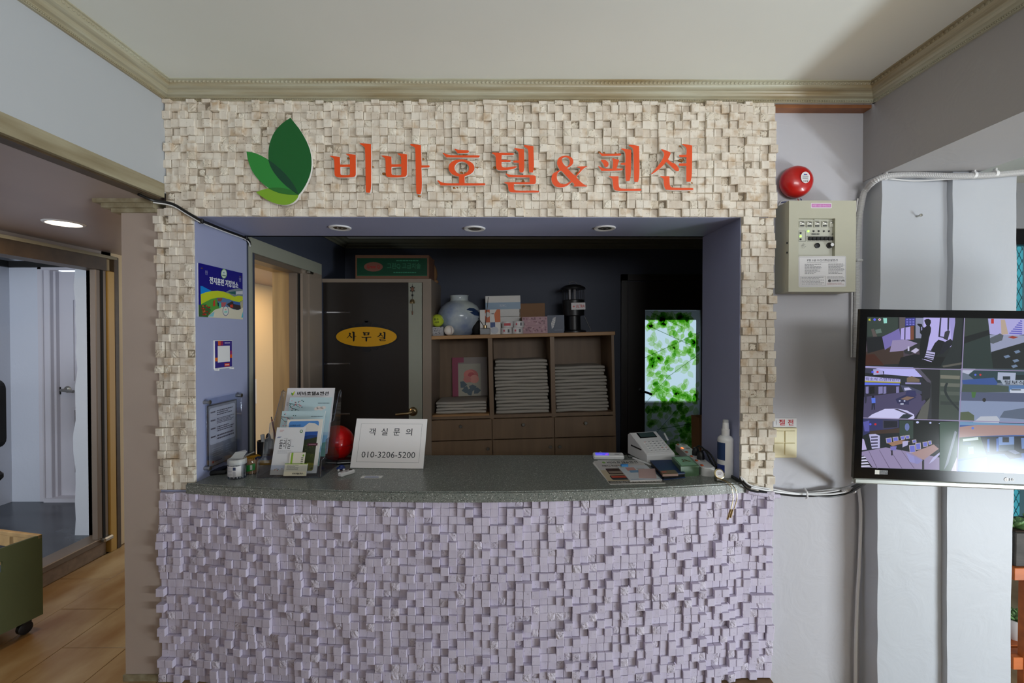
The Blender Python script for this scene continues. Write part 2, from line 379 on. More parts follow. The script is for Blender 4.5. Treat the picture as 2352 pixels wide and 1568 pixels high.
mat('swab', rgb(240, 232, 222), .9); mat('toothpick', rgb(206, 156, 104), .7); mat('yellow_plastic', rgb(206, 146, 24), .4)
mat('blue_toy', rgb(24, 48, 120), .3); mat('dark_red', rgb(120, 20, 34), .4)
mat('label_white', rgb(228, 226, 226), .5); mat('frosted', rgb(226, 228, 226), .35, alpha=.45)
attrmat('print'); attrmat('print_gloss', .25, .5); attrmat('screen', .12, .3, 1.0, 'screen'); attrmat('film', .3, .4, 0, 'film'); attrmat('leaf_dye', 0, 0, 0, 'dye')
# ---------------------------------------------------------------- the setting
CEIL = 2.475; LX = -1.42; RX = 1.52; HX = -2.69
def sbox(name, m, *b): return struct(MB().box(*b).build(name, m))
# lobby and hall floor with laid tiles
floor = struct(MB().box(-2.69, 1.1, -4.5, 4.0, -.12, -.003).build('floor', 'grout'))
struct(MB().box(1.1, 3.4, -4.5, 1.0, -.2, -.08).build('floor_bay', 'floor_tile'))
tw, tl = .30, .60
tm = MB().cbox(-tw / 2 + .0015, tw / 2 - .0015, -tl / 2 + .0015, tl / 2 - .0015, -.012, 0, .0015); t0 = None
ti = 0
for i in range(20):
    for j in range(9):
        x = -2.67 + (i + .5) * tw; y = -2.2 + (j + .5) * tl + (tl / 2 if i % 2 else 0)
        if x > .95 or y > 3.6 or (x > -1.4 and y > -.1): continue
        if t0 is None: o = tm.build('floor_tile', 'floor_tile', floor); t0 = o
        else: o = link('floor_tile', t0.data, floor)
        o.location = (x, y, 0)
sbox('ceiling', 'ceiling_paint', LX - .3, 1.9, -4.5, .0, CEIL, CEIL + .1)
# stone-clad facade round the hatch
SOF = 1.934; JL = -1.304; JR = .964; FR = 1.105; JD = .37
hdr = struct(MB().box(LX, FR, 0, JD, SOF, CEIL).build('wall_front_header', 'blue_paint'))
wl = struct(MB().box(-1.455, JL, 0, JD, .792, SOF).build('wall_front_pier', 'blue_paint'))
wr = struct(MB().box(JR, FR, 0, JD, .792, SOF).build('wall_front_jamb', 'blue_paint'))
def tile_mesh(kind, R):
    p = .0164; g = .0004; d = .03; mb = MB()
    def j(s=.0006): return R.uniform(-s, s)
    if kind == 'smooth':
        c = R.uniform(.0008, .0018); b = [(-p + g, -p + g), (p - g, -p + g), (p - g, p - g), (-p + g, p - g)]
        o = [(x + j(), z + j()) for x, z in b]
        fr = [(x * (1 - c / p) + j(.0005), j(.0004), z * (1 - c / p) + j(.0005)) for x, z in o]; ed = [(x, c + j(.0004), z) for x, z in o]; bk = [(x, d, z) for x, z in o]
        mb.add(fr + ed + bk, [(0, 1, 2, 3)] + [(i, 4 + i, 4 + (i + 1) % 4, (i + 1) % 4) for i in range(4)] + [(4 + i, 8 + i, 8 + (i + 1) % 4, 4 + (i + 1) % 4) for i in range(4)])
    else:
        n = 4; vs = []
        for a in range(n + 1):
            for b in range(n + 1):
                u = -p + g + (2 * p - 2 * g) * a / n; w = -p + g + (2 * p - 2 * g) * b / n; e = a in (0, n) or b in (0, n)
                vs.append((u + (0 if e else j(.002)), R.uniform(0, .0028) + (.002 if e else -.001), w + (0 if e else j(.002))))
        fs = [(a * (n + 1) + b, (a + 1) * (n + 1) + b, (a + 1) * (n + 1) + b + 1, a * (n + 1) + b + 1) for a in range(n) for b in range(n)]
        rim = [a * (n + 1) for a in range(n + 1)] + [n * (n + 1) + b for b in range(1, n + 1)] + [a * (n + 1) + n for a in range(n - 1, -1, -1)] + [b for b in range(n - 1, 0, -1)]
        k = len(vs); vs += [(vs[i][0], d, vs[i][2]) for i in rim]
        fs += [(rim[i], rim[(i + 1) % len(rim)], k + (i + 1) % len(rim), k + i) for i in range(len(rim))]
        mb.add(vs, fs)
    return mb
RT = random.Random(5)
TILES = {}
def tileset(m):
    S = []
    for k in range(10):
        me = tile_mesh('smooth', RT)
        S.append(me)
    Rr = [tile_mesh('rough', RT) for k in range(6)]
    objs = []
    for i, mb in enumerate(S + Rr):
        me = bpy.data.meshes.new('stone_tile'); me.from_pydata(mb.v, [], mb.f); me.materials.append(MATS[m if i < 10 else m + '_rough'])
        bm = bmesh.new(); bm.from_mesh(me); bmesh.ops.recalc_face_normals(bm, faces=bm.faces)
        bm.normal_update()
        if sum(f.calc_center_median().y < .004 and f.normal.y > .3 for f in bm.faces) > 2:
            bmesh.ops.reverse_faces(bm, faces=bm.faces)
        bm.to_mesh(me); bm.free(); objs.append((mb, me))
    TILES[m] = objs
tileset('travertine'); tileset('lilac_stone')
def lay(parent, m, cells, most=300, world=False):
    """cells: (x, yfront, z, sx, sz, rotz). The most visible ones become tiles of their own, the rest one mass"""
    cells = sorted(cells, key=lambda c: c[1]); S = TILES[m]; rest = MB()
    for i, (x, y, z, sx, sz, rz) in enumerate(cells):
        k = RT.randrange(10) if RT.random() > .12 else 10 + RT.randrange(6)
        ry = RT.choice((0, PI / 2, PI, -PI / 2)); M = Matrix.Translation((x, y, z)) @ Matrix.Rotation(rz, 4, 'Z') @ Matrix.Diagonal((sx, 1, sz, 1)) @ Matrix.Rotation(ry, 4, 'Y')
        if i < most:
            o = link('stone_tile', S[k][1], parent, world); o.matrix_basis = M
        else: rest.add([M @ Vector(v) for v in S[k][0].v], S[k][0].f, 0 if k < 10 else 1)
    if rest.v: rest.build('stone_tile_field', [m, m + '_rough'], parent, world, kind='stuff')
def proud():
    r = RT.random(); return (.006 if r < .48 else .0155 if r < .82 else .024) + RT.uniform(-.002, .002)
pt = .0328
cells = []
rows = 15
for r in range(rows):
    z0 = SOF + r * pt; h = pt if r < rows - 1 else 2.408 - z0
    off = RT.uniform(-.003, .003)
    for c in range(77):
        x = LX + (c + .5) * pt + off + RT.uniform(-.0006, .0006)
        cells.append((x + (RT.uniform(-.004, .004) if c in (0, 76) else 0), -proud(), z0 + h / 2 + .0012, 1, h / pt, 0))
MB().box(LX, FR, -.003, .001, SOF + .003, 2.41).build('mortar_bed', 'mortar', hdr)
lay(hdr, 'travertine', cells)
cells = [(-1.4565 + (c + .5) * .0302 + (RT.uniform(-.006, .003) if c == 0 else 0), -proud(), .802 + (r + .5) * .03234, .0302 / pt, .03234 / pt, 0) for r in range(36) for c in range(5) if not (r == 35 and c > 0)]
MB().box(-1.455, JL - .003, -.003, .001, .8, SOF).build('mortar_bed', 'mortar', wl)
lay(wl, 'travertine', cells)
cells = [(JR + .0016 + (c + .5) * .0345 + (RT.uniform(-.003, .006) if c == 3 else 0), -proud(), .792 + (r + .5) * .03263, .0345 / pt, .03263 / pt, 0) for r in range(35) for c in range(4)]
MB().box(JR + .003, FR - .002, -.003, .001, .8, SOF).build('mortar_bed', 'mortar', wr)
lay(wr, 'travertine', cells)
# counter base, bowed towards the lobby
XC, HW = -.175, 1.16
def bow(x, a=.088):
    t = (x - XC) / HW; return 0 if abs(t) >= 1 else -a * (1 - t * t)
counter = thing('reception_counter', 'bowed reception counter faced with uneven lilac-painted stone tiles', 'counter', (-.17, 0, 0))
xs = [-1.455 + 2.56 * i / 48 for i in range(49)]
MB().prism([(x, bow(x) - .001, 0) for x in xs] + [(FR, JD, 0), (-1.455, JD, 0)], (0, 0, .79)).build('base', 'lilac_stone', counter, world=True)
cells = []
for r in range(25):
    z0 = .790 - (r + 1) * pt; off = RT.uniform(-.003, .003)
    for c in range(78):
        x = -1.455 + (c + .5) * pt + off; e = 1e-3; rz = math.atan2(bow(x + e) - bow(x - e), 2 * e)
        if z0 < -.02: continue
        pr = proud() + .003; cells.append((x + math.sin(rz) * pr + (RT.uniform(-.005, .005) if c in (0, 77) else 0), bow(x) - pr, z0 + pt / 2, 1, 1, rz))
lay(counter, 'lilac_stone', cells, world=True)
TOP = .833
def edge(x): return -.022 + bow(x, .108)
xs = [-1.335 + 2.318 * i / 60 for i in range(61)]
ct = MB(); front = [(x, edge(x)) for x in xs]; outl = front + [(.983, -.005), (JR, -.005), (JR, .418), (JL, .418), (JL, -.005), (-1.335, -.005)]
b = .006; 
ct.prism([(x, y, TOP - .042) for x, y in outl], (0, 0, .042 - b))
ct.prism([(x, y + (b if i < len(front) else 0), TOP - b) for i, (x, y) in enumerate(outl)], (0, 0, b))
tag(ct.build('countertop', 'granite'), 'speckled grey stone countertop with curved front edge across the hatch', 'countertop')
# crown mouldings
CPROF = [(.058, 0), (.058, .004), (.053, .006), (.052, .018), (.050, .021), (.048, .026), (.042, .030), (.033, .033), (.030, .037), (.029, .042), (.024, .048), (.016, .051), (.013, .053), (.013, .056), (.010, .058), (.010, .066), (0, .066)]
def crown(name, a, bpt, nrm, ztop, m='crown_paint', beads=True, step=.0165):
    a, bpt, nrm = Vector(a), Vector(bpt), Vector(nrm); pr = [(0, 0)] + CPROF; mb = MB(); pts = []
    P = [a + nrm * o + Vector((0, 0, ztop - d)) for o, d in pr]; mb.prism(P, bpt - a); o = struct(mb.build(name, m))
    if beads:
        d = (bpt - a); n = int(d.length / step); B = MB(); t = d.normalized()
        for i in range(n):
            c = a + t * ((i + .5) * step) + nrm * .053 + Vector((0, 0, ztop - .012)); R = Matrix.Rotation(.5, 3, nrm)
            B.ball(c, .0062, 6, 4, (1, 1, 1) if abs(t.x) > .5 else (1, 1, 1), M=R @ Matrix.Diagonal((1.0 if abs(t.x) > .5 else .5, .5 if abs(t.x) > .5 else 1.0, .85)))
        n2 = int(d.length / .007)
        for i in range(n2):
            c = a + t * ((i + .5) * .007) + nrm * .012 + Vector((0, 0, ztop - .0615)); B.box(c.x - .002, c.x + .002, c.y - .002, c.y + .002, c.z - .002, c.z + .002)
        B.build('bead_strip', m, o, kind='stuff', smooth=True)
    return o
crown('trim_1', (LX, 0, 0), (RX, 0, 0), (0, -1, 0), CEIL)
crown('trim_2', (LX, 0, 0), (LX, -3.0, 0), (1, 0, 0), CEIL)
crown('trim_3', (RX, .0, 0), (RX, -3.0, 0), (-1, 0, 0), CEIL)
# lintel over the hall opening and its timber edge
sbox('wall_left_lintel', 'lintel_paint', LX - .035, LX, -4.5, .37, 2.03, CEIL)
sbox('trim_4', 'wood_trim', LX - .04, LX + .012, -4.5, -.028, 2.005, 2.062)
sbox('trim_5', 'dark_trim', LX - .05, LX - .005, -4.5, -.03, 1.998, 2.006)
# hall: pier, ceiling, left wall with sliding door, side room
sbox('wall_hall_pier', 'mauve_paint', -1.608, -1.455, .0, .37, .025, 1.975)
sbox('baseboard_pier', 'wood_trim', -1.614, -1.455, -.008, .375, 0, .026)
sbox('ceiling_hall', 'mauve_ceiling', HX, LX - .04, -4.5, 4.0, 2.0, 2.1)
cp = MB()
for (w, z0, z1) in ((.085, 1.984, 2.0), (.06, 1.966, 1.985), (.03, 1.95, 1.967)): cp.box(-1.608 - w, -1.456, -w * .45, .4, z0, z1)
struct(cp.build('trim_6', 'wood_trim'))
sbox('wall_hall_far', 'beige_wall', HX - .1, -1.5, 4.0, 4.1, 0, 2.1)
sbox('wall_hall_left', 'beige_wall', HX - .1, HX, 1.12, 4.0, -.1, 2.1)
sbox('wall_hall_left_near', 'mauve_paint', HX - .1, HX, -4.5, -.75, 0, 2.1)
hd = MB().box(HX - .1, HX, -.75, 1.19, 1.97, 2.1).build('wall_hall_left_head', 'mauve_paint'); struct(hd)
d1 = struct(MB().box(HX - .09, HX + .035, -.75, 1.12, 1.872, 1.955).build('door_1', 'dark_trim'))
MB().box(HX + .0, HX + .045, -.75, 1.19, 1.953, 1.972).build('track_moulding', 'wood_trim', d1)
MB().cbox(HX - .012, HX + .03, 1.045, 1.12, .12, 1.872, .004).build('frame_post', 'bronze_frame', d1)
MB().cbox(HX + .012, HX + .034, 1.075, 1.095, .12, 1.872, .002).build('door_edge', 'black_matte', d1)
MB().cbox(HX - .05, HX + .035, 1.13, 1.18, .0, 1.872, .004).build('jamb_post', 'yellow_wood', d1)
MB().cbox(HX - .05, HX + .035, 1.18, 1.215, .0, 1.972, .004).build('jamb_back', 'dark_trim', d1)
MB().cbox(HX - .09, HX + .03, -.75, 1.12, .085, .122, .004).build('threshold_rail', 'bronze_frame', d1)
MB().box(HX - .1, HX + .012, -.75, 1.12, 0, .085).build('sill_board', 'sill_tan', d1)
MB().cbox(HX - .0, HX + .06, 1.06, 1.13, .095, .125, .008).build('door_stop', 'steel', d1)
# side room seen through the sliding door
sbox('floor_side_room', 'dark_floor', -4.1, HX - .09, -2.0, 1.8, 0, .12)
sbox('wall_side_room_left', 'room_white', -4.1, -3.97, -2.0, 1.8, .12, 2.1)
sbox('wall_side_room_back', 'room_white', -4.1, -3.72, 1.74, 1.86, .12, 2.1)
struct(MB().box(-3.72, -2.8, 1.74, 1.86, 1.985, 2.1).build('wall_side_room_over_door', 'room_white'))
struct(MB().box(-2.9, -2.8, 1.74, 1.86, .12, 2.1).build('wall_side_room_corner', 'room_white'))
wv = MB(); R = random.Random(3); zs = [.12 + i * .11 for i in range(19)]
wv.prism([(-2.865 + R.uniform(-.012, .012) - .012 * (z < 1), 1.12, z) for z in zs] + [(-2.76, 1.12, z) for z in reversed(zs)], (0, .62, 0)); struct(wv.build('wall_side_room_stub', 'plaster'))
sbox('ceiling_side_room', 'ceiling_paint', -4.1, HX - .1, -2.0, 1.86, 2.06, 2.15)
sbox('trim_7', 'black_matte', -4.0, -2.8, 1.69, 1.76, 1.985, 2.03)
sbox('trim_8', 'black_matte', -4.0, -3.92, -2.0, 1.75, 1.985, 2.03)
d2 = struct(MB().box(-3.64, -2.95, 1.80, 1.83, .15, 1.96).build('door_2', 'door_white'))
for (x0, x1) in ((-3.535, -3.32), (-3.25, -3.03)):
    for (z0, z1) in ((.32, .86), (1.06, 1.75)):
        fr = MB(); w = .018
        fr.box(x0, x1, 1.79, 1.805, z0, z0 + w).box(x0, x1, 1.79, 1.805, z1 - w, z1).box(x0, x0 + w, 1.79, 1.805, z0 + w, z1 - w).box(x1 - w, x1, 1.79, 1.805, z0 + w, z1 - w)
        fr.box(x0 + .05, x1 - .05, 1.792, 1.805, z0 + .05, z1 - .05); fr.build('door_panel', 'door_white', d2)
cs = MB(); cs.cbox(-3.74, -3.70, 1.725, 1.75, .12, 2.0, .006).cbox(-3.705, -3.655, 1.74, 1.82, .12, 1.98, .004).cbox(-3.66, -3.638, 1.77, 1.83, .12, 1.965, .003).build('door_casing', 'door_white', d2)
MB().cbox(-3.74, -2.9, 1.725, 1.75, 1.965, 2.0, .005).build('door_head', 'door_white', d2)
MB().box(-3.70, -2.9, 1.72, 1.83, .12, .15).build('door_sill', 'door_white', d2)
dh = MB(); dh.lathe([(.027, 0), (.027, .006), (.02, .012), (.012, .016)], (-3.575, 1.80, 1.01), 16, M=Matrix.Rotation(PI / 2, 3, 'X')).tube([(-3.575, 1.80, 1.01), (-3.575, 1.745, 1.01), (-3.56, 1.735, 1.008), (-3.47, 1.735, 1.0)], .011, 8)
dh.build('door_handle', 'steel', d2, smooth=True)
MB().box(-3.642, -3.63, 1.795, 1.80, .97, 1.03).build('latch_plate', 'black_matte', d2)
# office behind the hatch
OB = 1.72; PF = 1.28
sbox('ceiling_office', 'ceiling_paint', -1.304, 1.95, JD, OB, 2.2, 2.3)
sbox('floor_office', 'grout', -1.304, 1.95, .28, OB, -.1, .0)
wb = MB(); wb.box(-1.5, 1.07, OB, OB + .1, 0, 2.25).box(1.53, 1.95, OB, OB + .1, 0, 2.25).box(1.07, 1.53, OB, OB + .1, 1.66, 2.25).box(1.07, 1.53, OB, OB + .1, 0, .3); struct(wb.build('wall_office_back', 'office_blue'))
sbox('wall_office_right', 'office_blue', 1.95, 2.05, JD, OB, 0, 2.25)
sbox('wall_office_front_head', 'office_blue', -1.304, 1.95, JD - .02, JD, SOF, 2.25)
sbox('wall_office_front_end', 'office_blue', FR, 1.95, JD - .02, JD, 0, SOF)
ow = MB(); ow.box(-1.5, JL, JD, .44, 0, 2.25).box(-1.5, JL, 1.0, OB, 0, 2.25).box(-1.5, JL, .44, 1.0, 1.865, 2.25); struct(ow.build('wall_office_left', 'office_blue'))
crown('trim_9', (JL, OB, 0), (1.95, OB, 0), (0, -1, 0), 2.2, 'crown_shaded', False)
crown('trim_10', (JL, JD, 0), (JL, OB, 0), (1, 0, 0), 2.2, 'crown_shaded', False)
d3 = struct(MB().box(JL - .004, JL + .012, .385, 1.245, 1.862, 1.935).build('door_3', 'casing_grey'))
MB().box(JL - .004, JL + .012, 1.055, 1.245, 0, 1.862).build('casing_post', 'grey_brown', d3)
MB().box(JL - .004, JL + .012, .385, .40, 0, 1.862).build('casing_strip', 'casing_grey', d3)
MB().box(-1.5, -1.38, .992, 1.002, 0, 1.865).build('jamb_lining', 'light_wood', d3)
MB().cbox(-1.385, -1.335, .965, 1.002, 0, 1.862, .003).build('sliding_leaf_edge', 'bronze_frame', d3)
MB().box(-1.336, -1.318, .985, 1.002, 0, 1.862).build('channel', 'black_matte', d3)
MB().box(-1.319, -1.303, .98, 1.06, 0, 1.862).build('stop_post', 'grey_brown', d3)
MB().box(-1.5, -1.38, .44, 1.0, 1.845, 1.866).build('head_lining', 'light_wood', d3)
MB().box(-1.385, -1.31, .44, 1.0, 1.835, 1.866).build('head_track', 'bronze_frame', d3)
MB().cbox(-1.30, -1.275, 1.02, 1.08, 1.842, 1.858, .004).build('door_closer', 'steel', d3)
# recess wall beside the facade, beam, column
GW = .057
struct(MB().box(FR, RX + .02, GW, JD, -.08, CEIL).build('wall_right_recess', 'wall_paint'))
sbox('trim_11', 'orange_wood', FR + .005, RX, .012, GW, 2.397, 2.412)
sbox('beam', 'wall_paint_shaded', RX, 1.90, -4.5, .3, 2.104, CEIL + .05)
cl = MB(); R = random.Random(8)
def colpts(x, a): return [(x + a * math.sin(z * 3.1 + x * 5) + R.uniform(-.002, .002), z) for z in [-.08 + i * .091 for i in range(25)]]
L0 = colpts(RX, .004)
cl.box(RX + .006, RX + .02, -.02, .3, -.08, 2.104)
cl.prism([(x, -.04, z) for x, z in L0] + [(1.80, -.04, 2.104), (1.80, -.04, -.08)], (0, .34, 0)); struct(cl.build('column', 'plaster'))
c2 = MB(); L1 = colpts(1.79, .006); R1 = colpts(2.055, .004)
c2.prism([(x, -.064, z) for x, z in L1] + [(x, -.064, z) for x, z in reversed(R1)], (0, .38, 0)); struct(c2.build('column_pilaster', 'plaster'))
sbox('ceiling_bay', 'ceiling_paint', 1.9, 3.5, -4.5, 1.0, 2.42, CEIL + .05)
# window bay past the column, window wall and entrance behind the camera, with an added shade wall
wbk = MB(); wbk.box(2.0, 3.5, 1.0, 1.1, 2.13, 2.5).box(2.0, 3.5, 1.0, 1.1, -.08, .2).box(2.0, 2.3, 1.0, 1.1, .2, 2.13); struct(wbk.build('wall_bay_back', 'plaster'))
w1 = struct(MB().box(2.3, 3.5, 1.02, 1.08, 2.03, 2.13).build('window_1', 'black_plastic'))
MB().box(2.3, 3.5, 1.02, 1.08, .2, .25).build('window_sill', 'black_plastic', w1)
for x in (2.3, 2.88, 3.46): MB().box(x, x + .04, 1.02, 1.08, .25, 2.03).build('window_mullion', 'black_plastic', w1)
for x0 in (2.34, 2.92): MB().box(x0, x0 + .54, 1.045, 1.05, .25, 2.03).build('window_pane', 'window_pane', w1)
ms = MB(); n = 40
for i in range(-30, 60):
    for s in (-1, 1):
        a = 2.3 + i * .04; p0 = Vector((a, 1.14, .1)); p1 = Vector((a + s * 1.0, 1.14, 2.15))
        def clipx(p, q, X):
            t = (X - p.x) / (q.x - p.x); return p + (q - p) * t
        if max(p0.x, p1.x) < 2.3 or min(p0.x, p1.x) > 3.55: continue
        if p0.x < 2.3: p0 = clipx(p0, p1, 2.3)
        if p0.x > 3.55: p0 = clipx(p0, p1, 3.55)
        if p1.x < 2.3: p1 = clipx(p0, p1, 2.3)
        if p1.x > 3.55: p1 = clipx(p0, p1, 3.55)
        ms.tube([p0, p1], .0022, 4)
tag(ms.build('wire_mesh_screen', 'teal_mesh', kind='stuff'), 'teal diamond wire mesh screen outside the bay window', 'mesh screen')
struct(MB().box(1.8, 4.5, 1.9, 1.95, -.2, 2.6).build('wall_yard', 'teal_tarp'))
wrr = MB(); wrr.box(3.4, 3.5, -4.5, -3.0, -.08, 2.5).box(3.4, 3.5, -1.2, 1.1, -.08, 2.5).box(3.4, 3.5, -3.0, -1.2, .54, 2.5).box(3.4, 3.5, -3.0, -1.2, -.08, .0); struct(wrr.build('wall_right', 'plaster'))
w2 = struct(MB().box(3.41, 3.47, -3.0, -1.2, .5, .54).build('window_2', 'black_plastic'))  # out of view; its low shape is set for the light it gives
for y in (-3.0, -2.13, -1.26): MB().box(3.41, 3.47, y, y + .06, .0, .5).build('window_mullion', 'black_plastic', w2)
wf = MB(); wf.box(-2.8, -.3, -4.6, -4.5, -.1, 2.5).box(2.3, 3.5, -4.6, -4.5, -.1, 2.5).box(-.3, 2.3, -4.6, -4.5, 2.2, 2.5).box(-.3, 2.3, -4.6, -4.5, -.1, 1.3); struct(wf.build('wall_entrance', 'plaster'))
struct(MB().box(-1.25, 1.9, -3.0, -2.9, -.08, 1.55).build('added_shade_wall', 'shelf_wood'))  # unseen wall, added to keep light off the counter's lower left
w3 = struct(MB().box(-.3, 2.3, -4.58, -4.52, 2.14, 2.2).build('window_added_high', 'black_plastic'))  # unseen high opening, added for the light on the header
for x in (-.3, .97, 2.24): MB().box(x, x + .06, -4.58, -4.52, 1.3, 2.14).build('window_mullion', 'black_plastic', w3)
# back yard behind the leaf-film door: a small lit store
sb = MB(); sb.box(.8, 1.2, 2.5, 2.6, 0, 2.3).box(1.2, 1.95, 2.5, 2.6, 1.6, 2.3).box(1.2, 1.95, 2.5, 2.6, 0, .80).box(.75, .8, 1.82, 2.6, 0, 2.3).box(1.95, 2.0, 1.82, 2.6, 0, 2.3).box(.75, 2.0, 1.82, 2.6, 2.3, 2.35).box(.75, 2.0, 1.82, 2.6, -.1, 0); struct(sb.build('wall_store', 'door_brown'))
# ---------------------------------------------------------------- wall sign
def soft(pts, lim=.75):
    out = []; n = len(pts)
    for i in range(n):
        a, b, c = (Vector(pts[i - 1]), Vector(pts[i]), Vector(pts[(i + 1) % n])); u = b - a; v = c - b
        if u.length < 1e-6 or v.length < 1e-6: continue
        if u.angle(v) < lim: out += [tuple(b - u * .25), tuple(b + v * .25)]
        else: out.append(tuple(b))
    return out
SY = -.04; ST = .0125
def trace(loops, ox, oy, s):
    R = []
    for lp in loops:
        q = soft(lp) if len(lp) > 6 else lp; P = [at(ox + u / s, oy + v / s, y=SY) for u, v in q]; R.append([(p.x, p.z) for p in P])
    return R
def letter(label, ox, oy, s, strokes, blobs=()):
    pts = trace([strokes[0][0]], ox, oy, s)[0]
    t = thing('sign_letter', label, 'sign letter', (sum(p[0] for p in pts) / len(pts), SY, min(p[1] for p in pts)), group='orange letters of the wall sign')
    for lps in strokes:
        L = trace(lps, ox, oy, s)
        curve_solid('letter_stroke', L, ST, ['sign_orange', 'white_edge'], t, Matrix.Translation((0, SY + ST / 2, 0)) @ Matrix.Rotation(PI / 2, 4, 'X'), world=True)
    for i, (u, v, r) in enumerate(blobs):
        p = at(ox + u / s, oy + v / s, y=-.024); B = MB(); k = r / s / 550
        B.ball((p.x, -.022, p.z), k, 9, 6, (1.1, .45, .8)).ball((p.x + k * .8, -.021, p.z - k * .4), k * .6, 7, 5, (1, .5, 1)).build('glue_blob', 'glue', t, world=True, smooth=True)
H = [(792 + 217 * math.cos(i * PI / 14), 724 + 190 * math.sin(i * PI / 14)) for i in range(28)]
letter('first orange raised letter of the wall sign, beside the green leaf emblem', 750, 320, 11.2, [
 [[(75, 425), (120, 420), (200, 432), (345, 452), (348, 560), (352, 645), (480, 648), (602, 640), (600, 520), (590, 460), (560, 415), (490, 375), (520, 368), (620, 378), (752, 398), (755, 700), (755, 900), (740, 945), (700, 972), (500, 980), (300, 978), (250, 965), (215, 930), (205, 870), (203, 700), (198, 560), (185, 500), (150, 465)],
  [(356, 712), (480, 708), (600, 710), (604, 800), (604, 880), (590, 912), (560, 922), (400, 922), (372, 910), (358, 885)]],
 [[(848, 108), (880, 98), (1000, 104), (1145, 118), (1150, 500), (1152, 1000), (1148, 1250), (1118, 1372), (1025, 1368), (1008, 1340), (1003, 900), (998, 500), (988, 240), (975, 200), (930, 160), (870, 128)]]], [(555, 480, 30), (1190, 700, 22)])
letter('second orange raised letter of the wall sign, with a short arm on its long upright', 870, 320, 11.2, [
 [[(60, 418), (120, 412), (230, 428), (325, 445), (328, 560), (330, 640), (450, 642), (578, 634), (576, 500), (565, 440), (530, 405), (470, 372), (510, 358), (620, 368), (728, 388), (728, 700), (726, 890), (712, 935), (665, 968), (450, 978), (240, 975), (195, 950), (178, 900), (176, 700), (175, 560), (165, 500), (120, 455)],
  [(328, 708), (450, 704), (580, 702), (582, 800), (580, 890), (568, 915), (535, 925), (370, 920), (340, 905), (326, 870)]],
 [[(805, 130), (825, 112), (940, 125), (1085, 150), (1095, 400), (1100, 668), (1200, 668), (1290, 666), (1312, 690), (1300, 715), (1280, 722), (1098, 728), (1105, 950), (1110, 1150), (1100, 1320), (1075, 1412), (985, 1408), (965, 1370), (955, 1100), (948, 700), (942, 300), (930, 215), (890, 185), (820, 155)]]], [(770, 470, 28), (1140, 500, 24), (130, 880, 45), (1030, 1450, 34)])
letter('third orange raised letter of the wall sign, with a ring on a stem', 1000, 330, 13.067, [
 [[(568, 155), (600, 148), (650, 168), (720, 188), (820, 192), (940, 195), (985, 198), (1008, 225), (998, 265), (950, 278), (800, 282), (665, 284)]],
 [[(215, 285), (240, 272), (270, 285), (360, 325), (480, 342), (800, 345), (1250, 345), (1330, 352), (1335, 375), (1310, 408), (1280, 415), (800, 412), (350, 408), (320, 400)]],
 [[(55, 1110), (75, 1095), (110, 1105), (170, 1150), (260, 1175), (400, 1185), (708, 1182), (705, 985), (600, 960), (500, 915), (420, 830), (392, 730), (410, 620), (500, 530), (620, 480), (770, 465), (900, 480), (1050, 535), (1150, 620), (1178, 720), (1160, 810), (1090, 890), (980, 945), (880, 975), (878, 1180), (1200, 1185), (1480, 1182), (1500, 1215), (1490, 1245), (1450, 1250), (800, 1252), (160, 1248)], H]],
 [(1250, 740, 62), (780, 860, 40), (890, 865, 34), (560, 1320, 38), (660, 1315, 28), (910, 1025, 20), (860, 325, 40)])
letter('fourth orange raised letter of the wall sign, just before the ampersand', 1125, 325, 12.54, [
 [[(60, 325), (90, 315), (200, 320), (450, 322), (670, 325), (700, 350), (690, 382), (620, 390), (345, 390), (335, 525), (450, 528), (590, 535), (605, 560), (590, 590), (470, 592), (340, 590), (335, 680), (360, 730), (420, 748), (520, 742), (640, 722), (750, 710), (780, 715), (770, 745), (690, 785), (560, 812), (420, 828), (250, 825), (205, 800), (185, 750), (175, 600), (172, 450), (160, 405), (120, 370), (70, 350)]],
 [[(705, 190), (740, 185), (850, 202), (985, 222), (990, 400), (992, 700), (985, 820), (960, 890), (870, 888), (850, 850), (835, 700), (833, 612), (750, 608), (690, 605), (668, 580), (690, 550), (750, 542), (832, 542), (832, 400), (825, 310), (790, 260), (710, 215)]],
 [[(972, 128), (990, 100), (1050, 102), (1150, 120), (1258, 132), (1265, 400), (1275, 650), (1268, 800), (1240, 890), (1145, 890), (1125, 850), (1115, 600), (1112, 350), (1105, 250), (1075, 195), (990, 148)]],
 [[(455, 935), (475, 915), (540, 945), (640, 965), (800, 968), (1100, 968), (1290, 970), (1325, 1000), (1330, 1100), (1325, 1190), (1300, 1222), (1250, 1230), (900, 1228), (700, 1226), (692, 1330), (705, 1385), (745, 1408), (900, 1412), (1390, 1408), (1428, 1430), (1420, 1460), (1380, 1468), (900, 1468), (620, 1466), (570, 1445), (538, 1400), (525, 1270), (505, 1225), (410, 1185), (440, 1168), (560, 1170), (900, 1170), (1145, 1168), (1148, 1035), (900, 1028), (540, 1025)]]],
 [(140, 740, 44), (400, 435, 26), (1290, 780, 34), (960, 1130, 34), (980, 1275, 32), (640, 830, 24), (1025, 530, 26)])
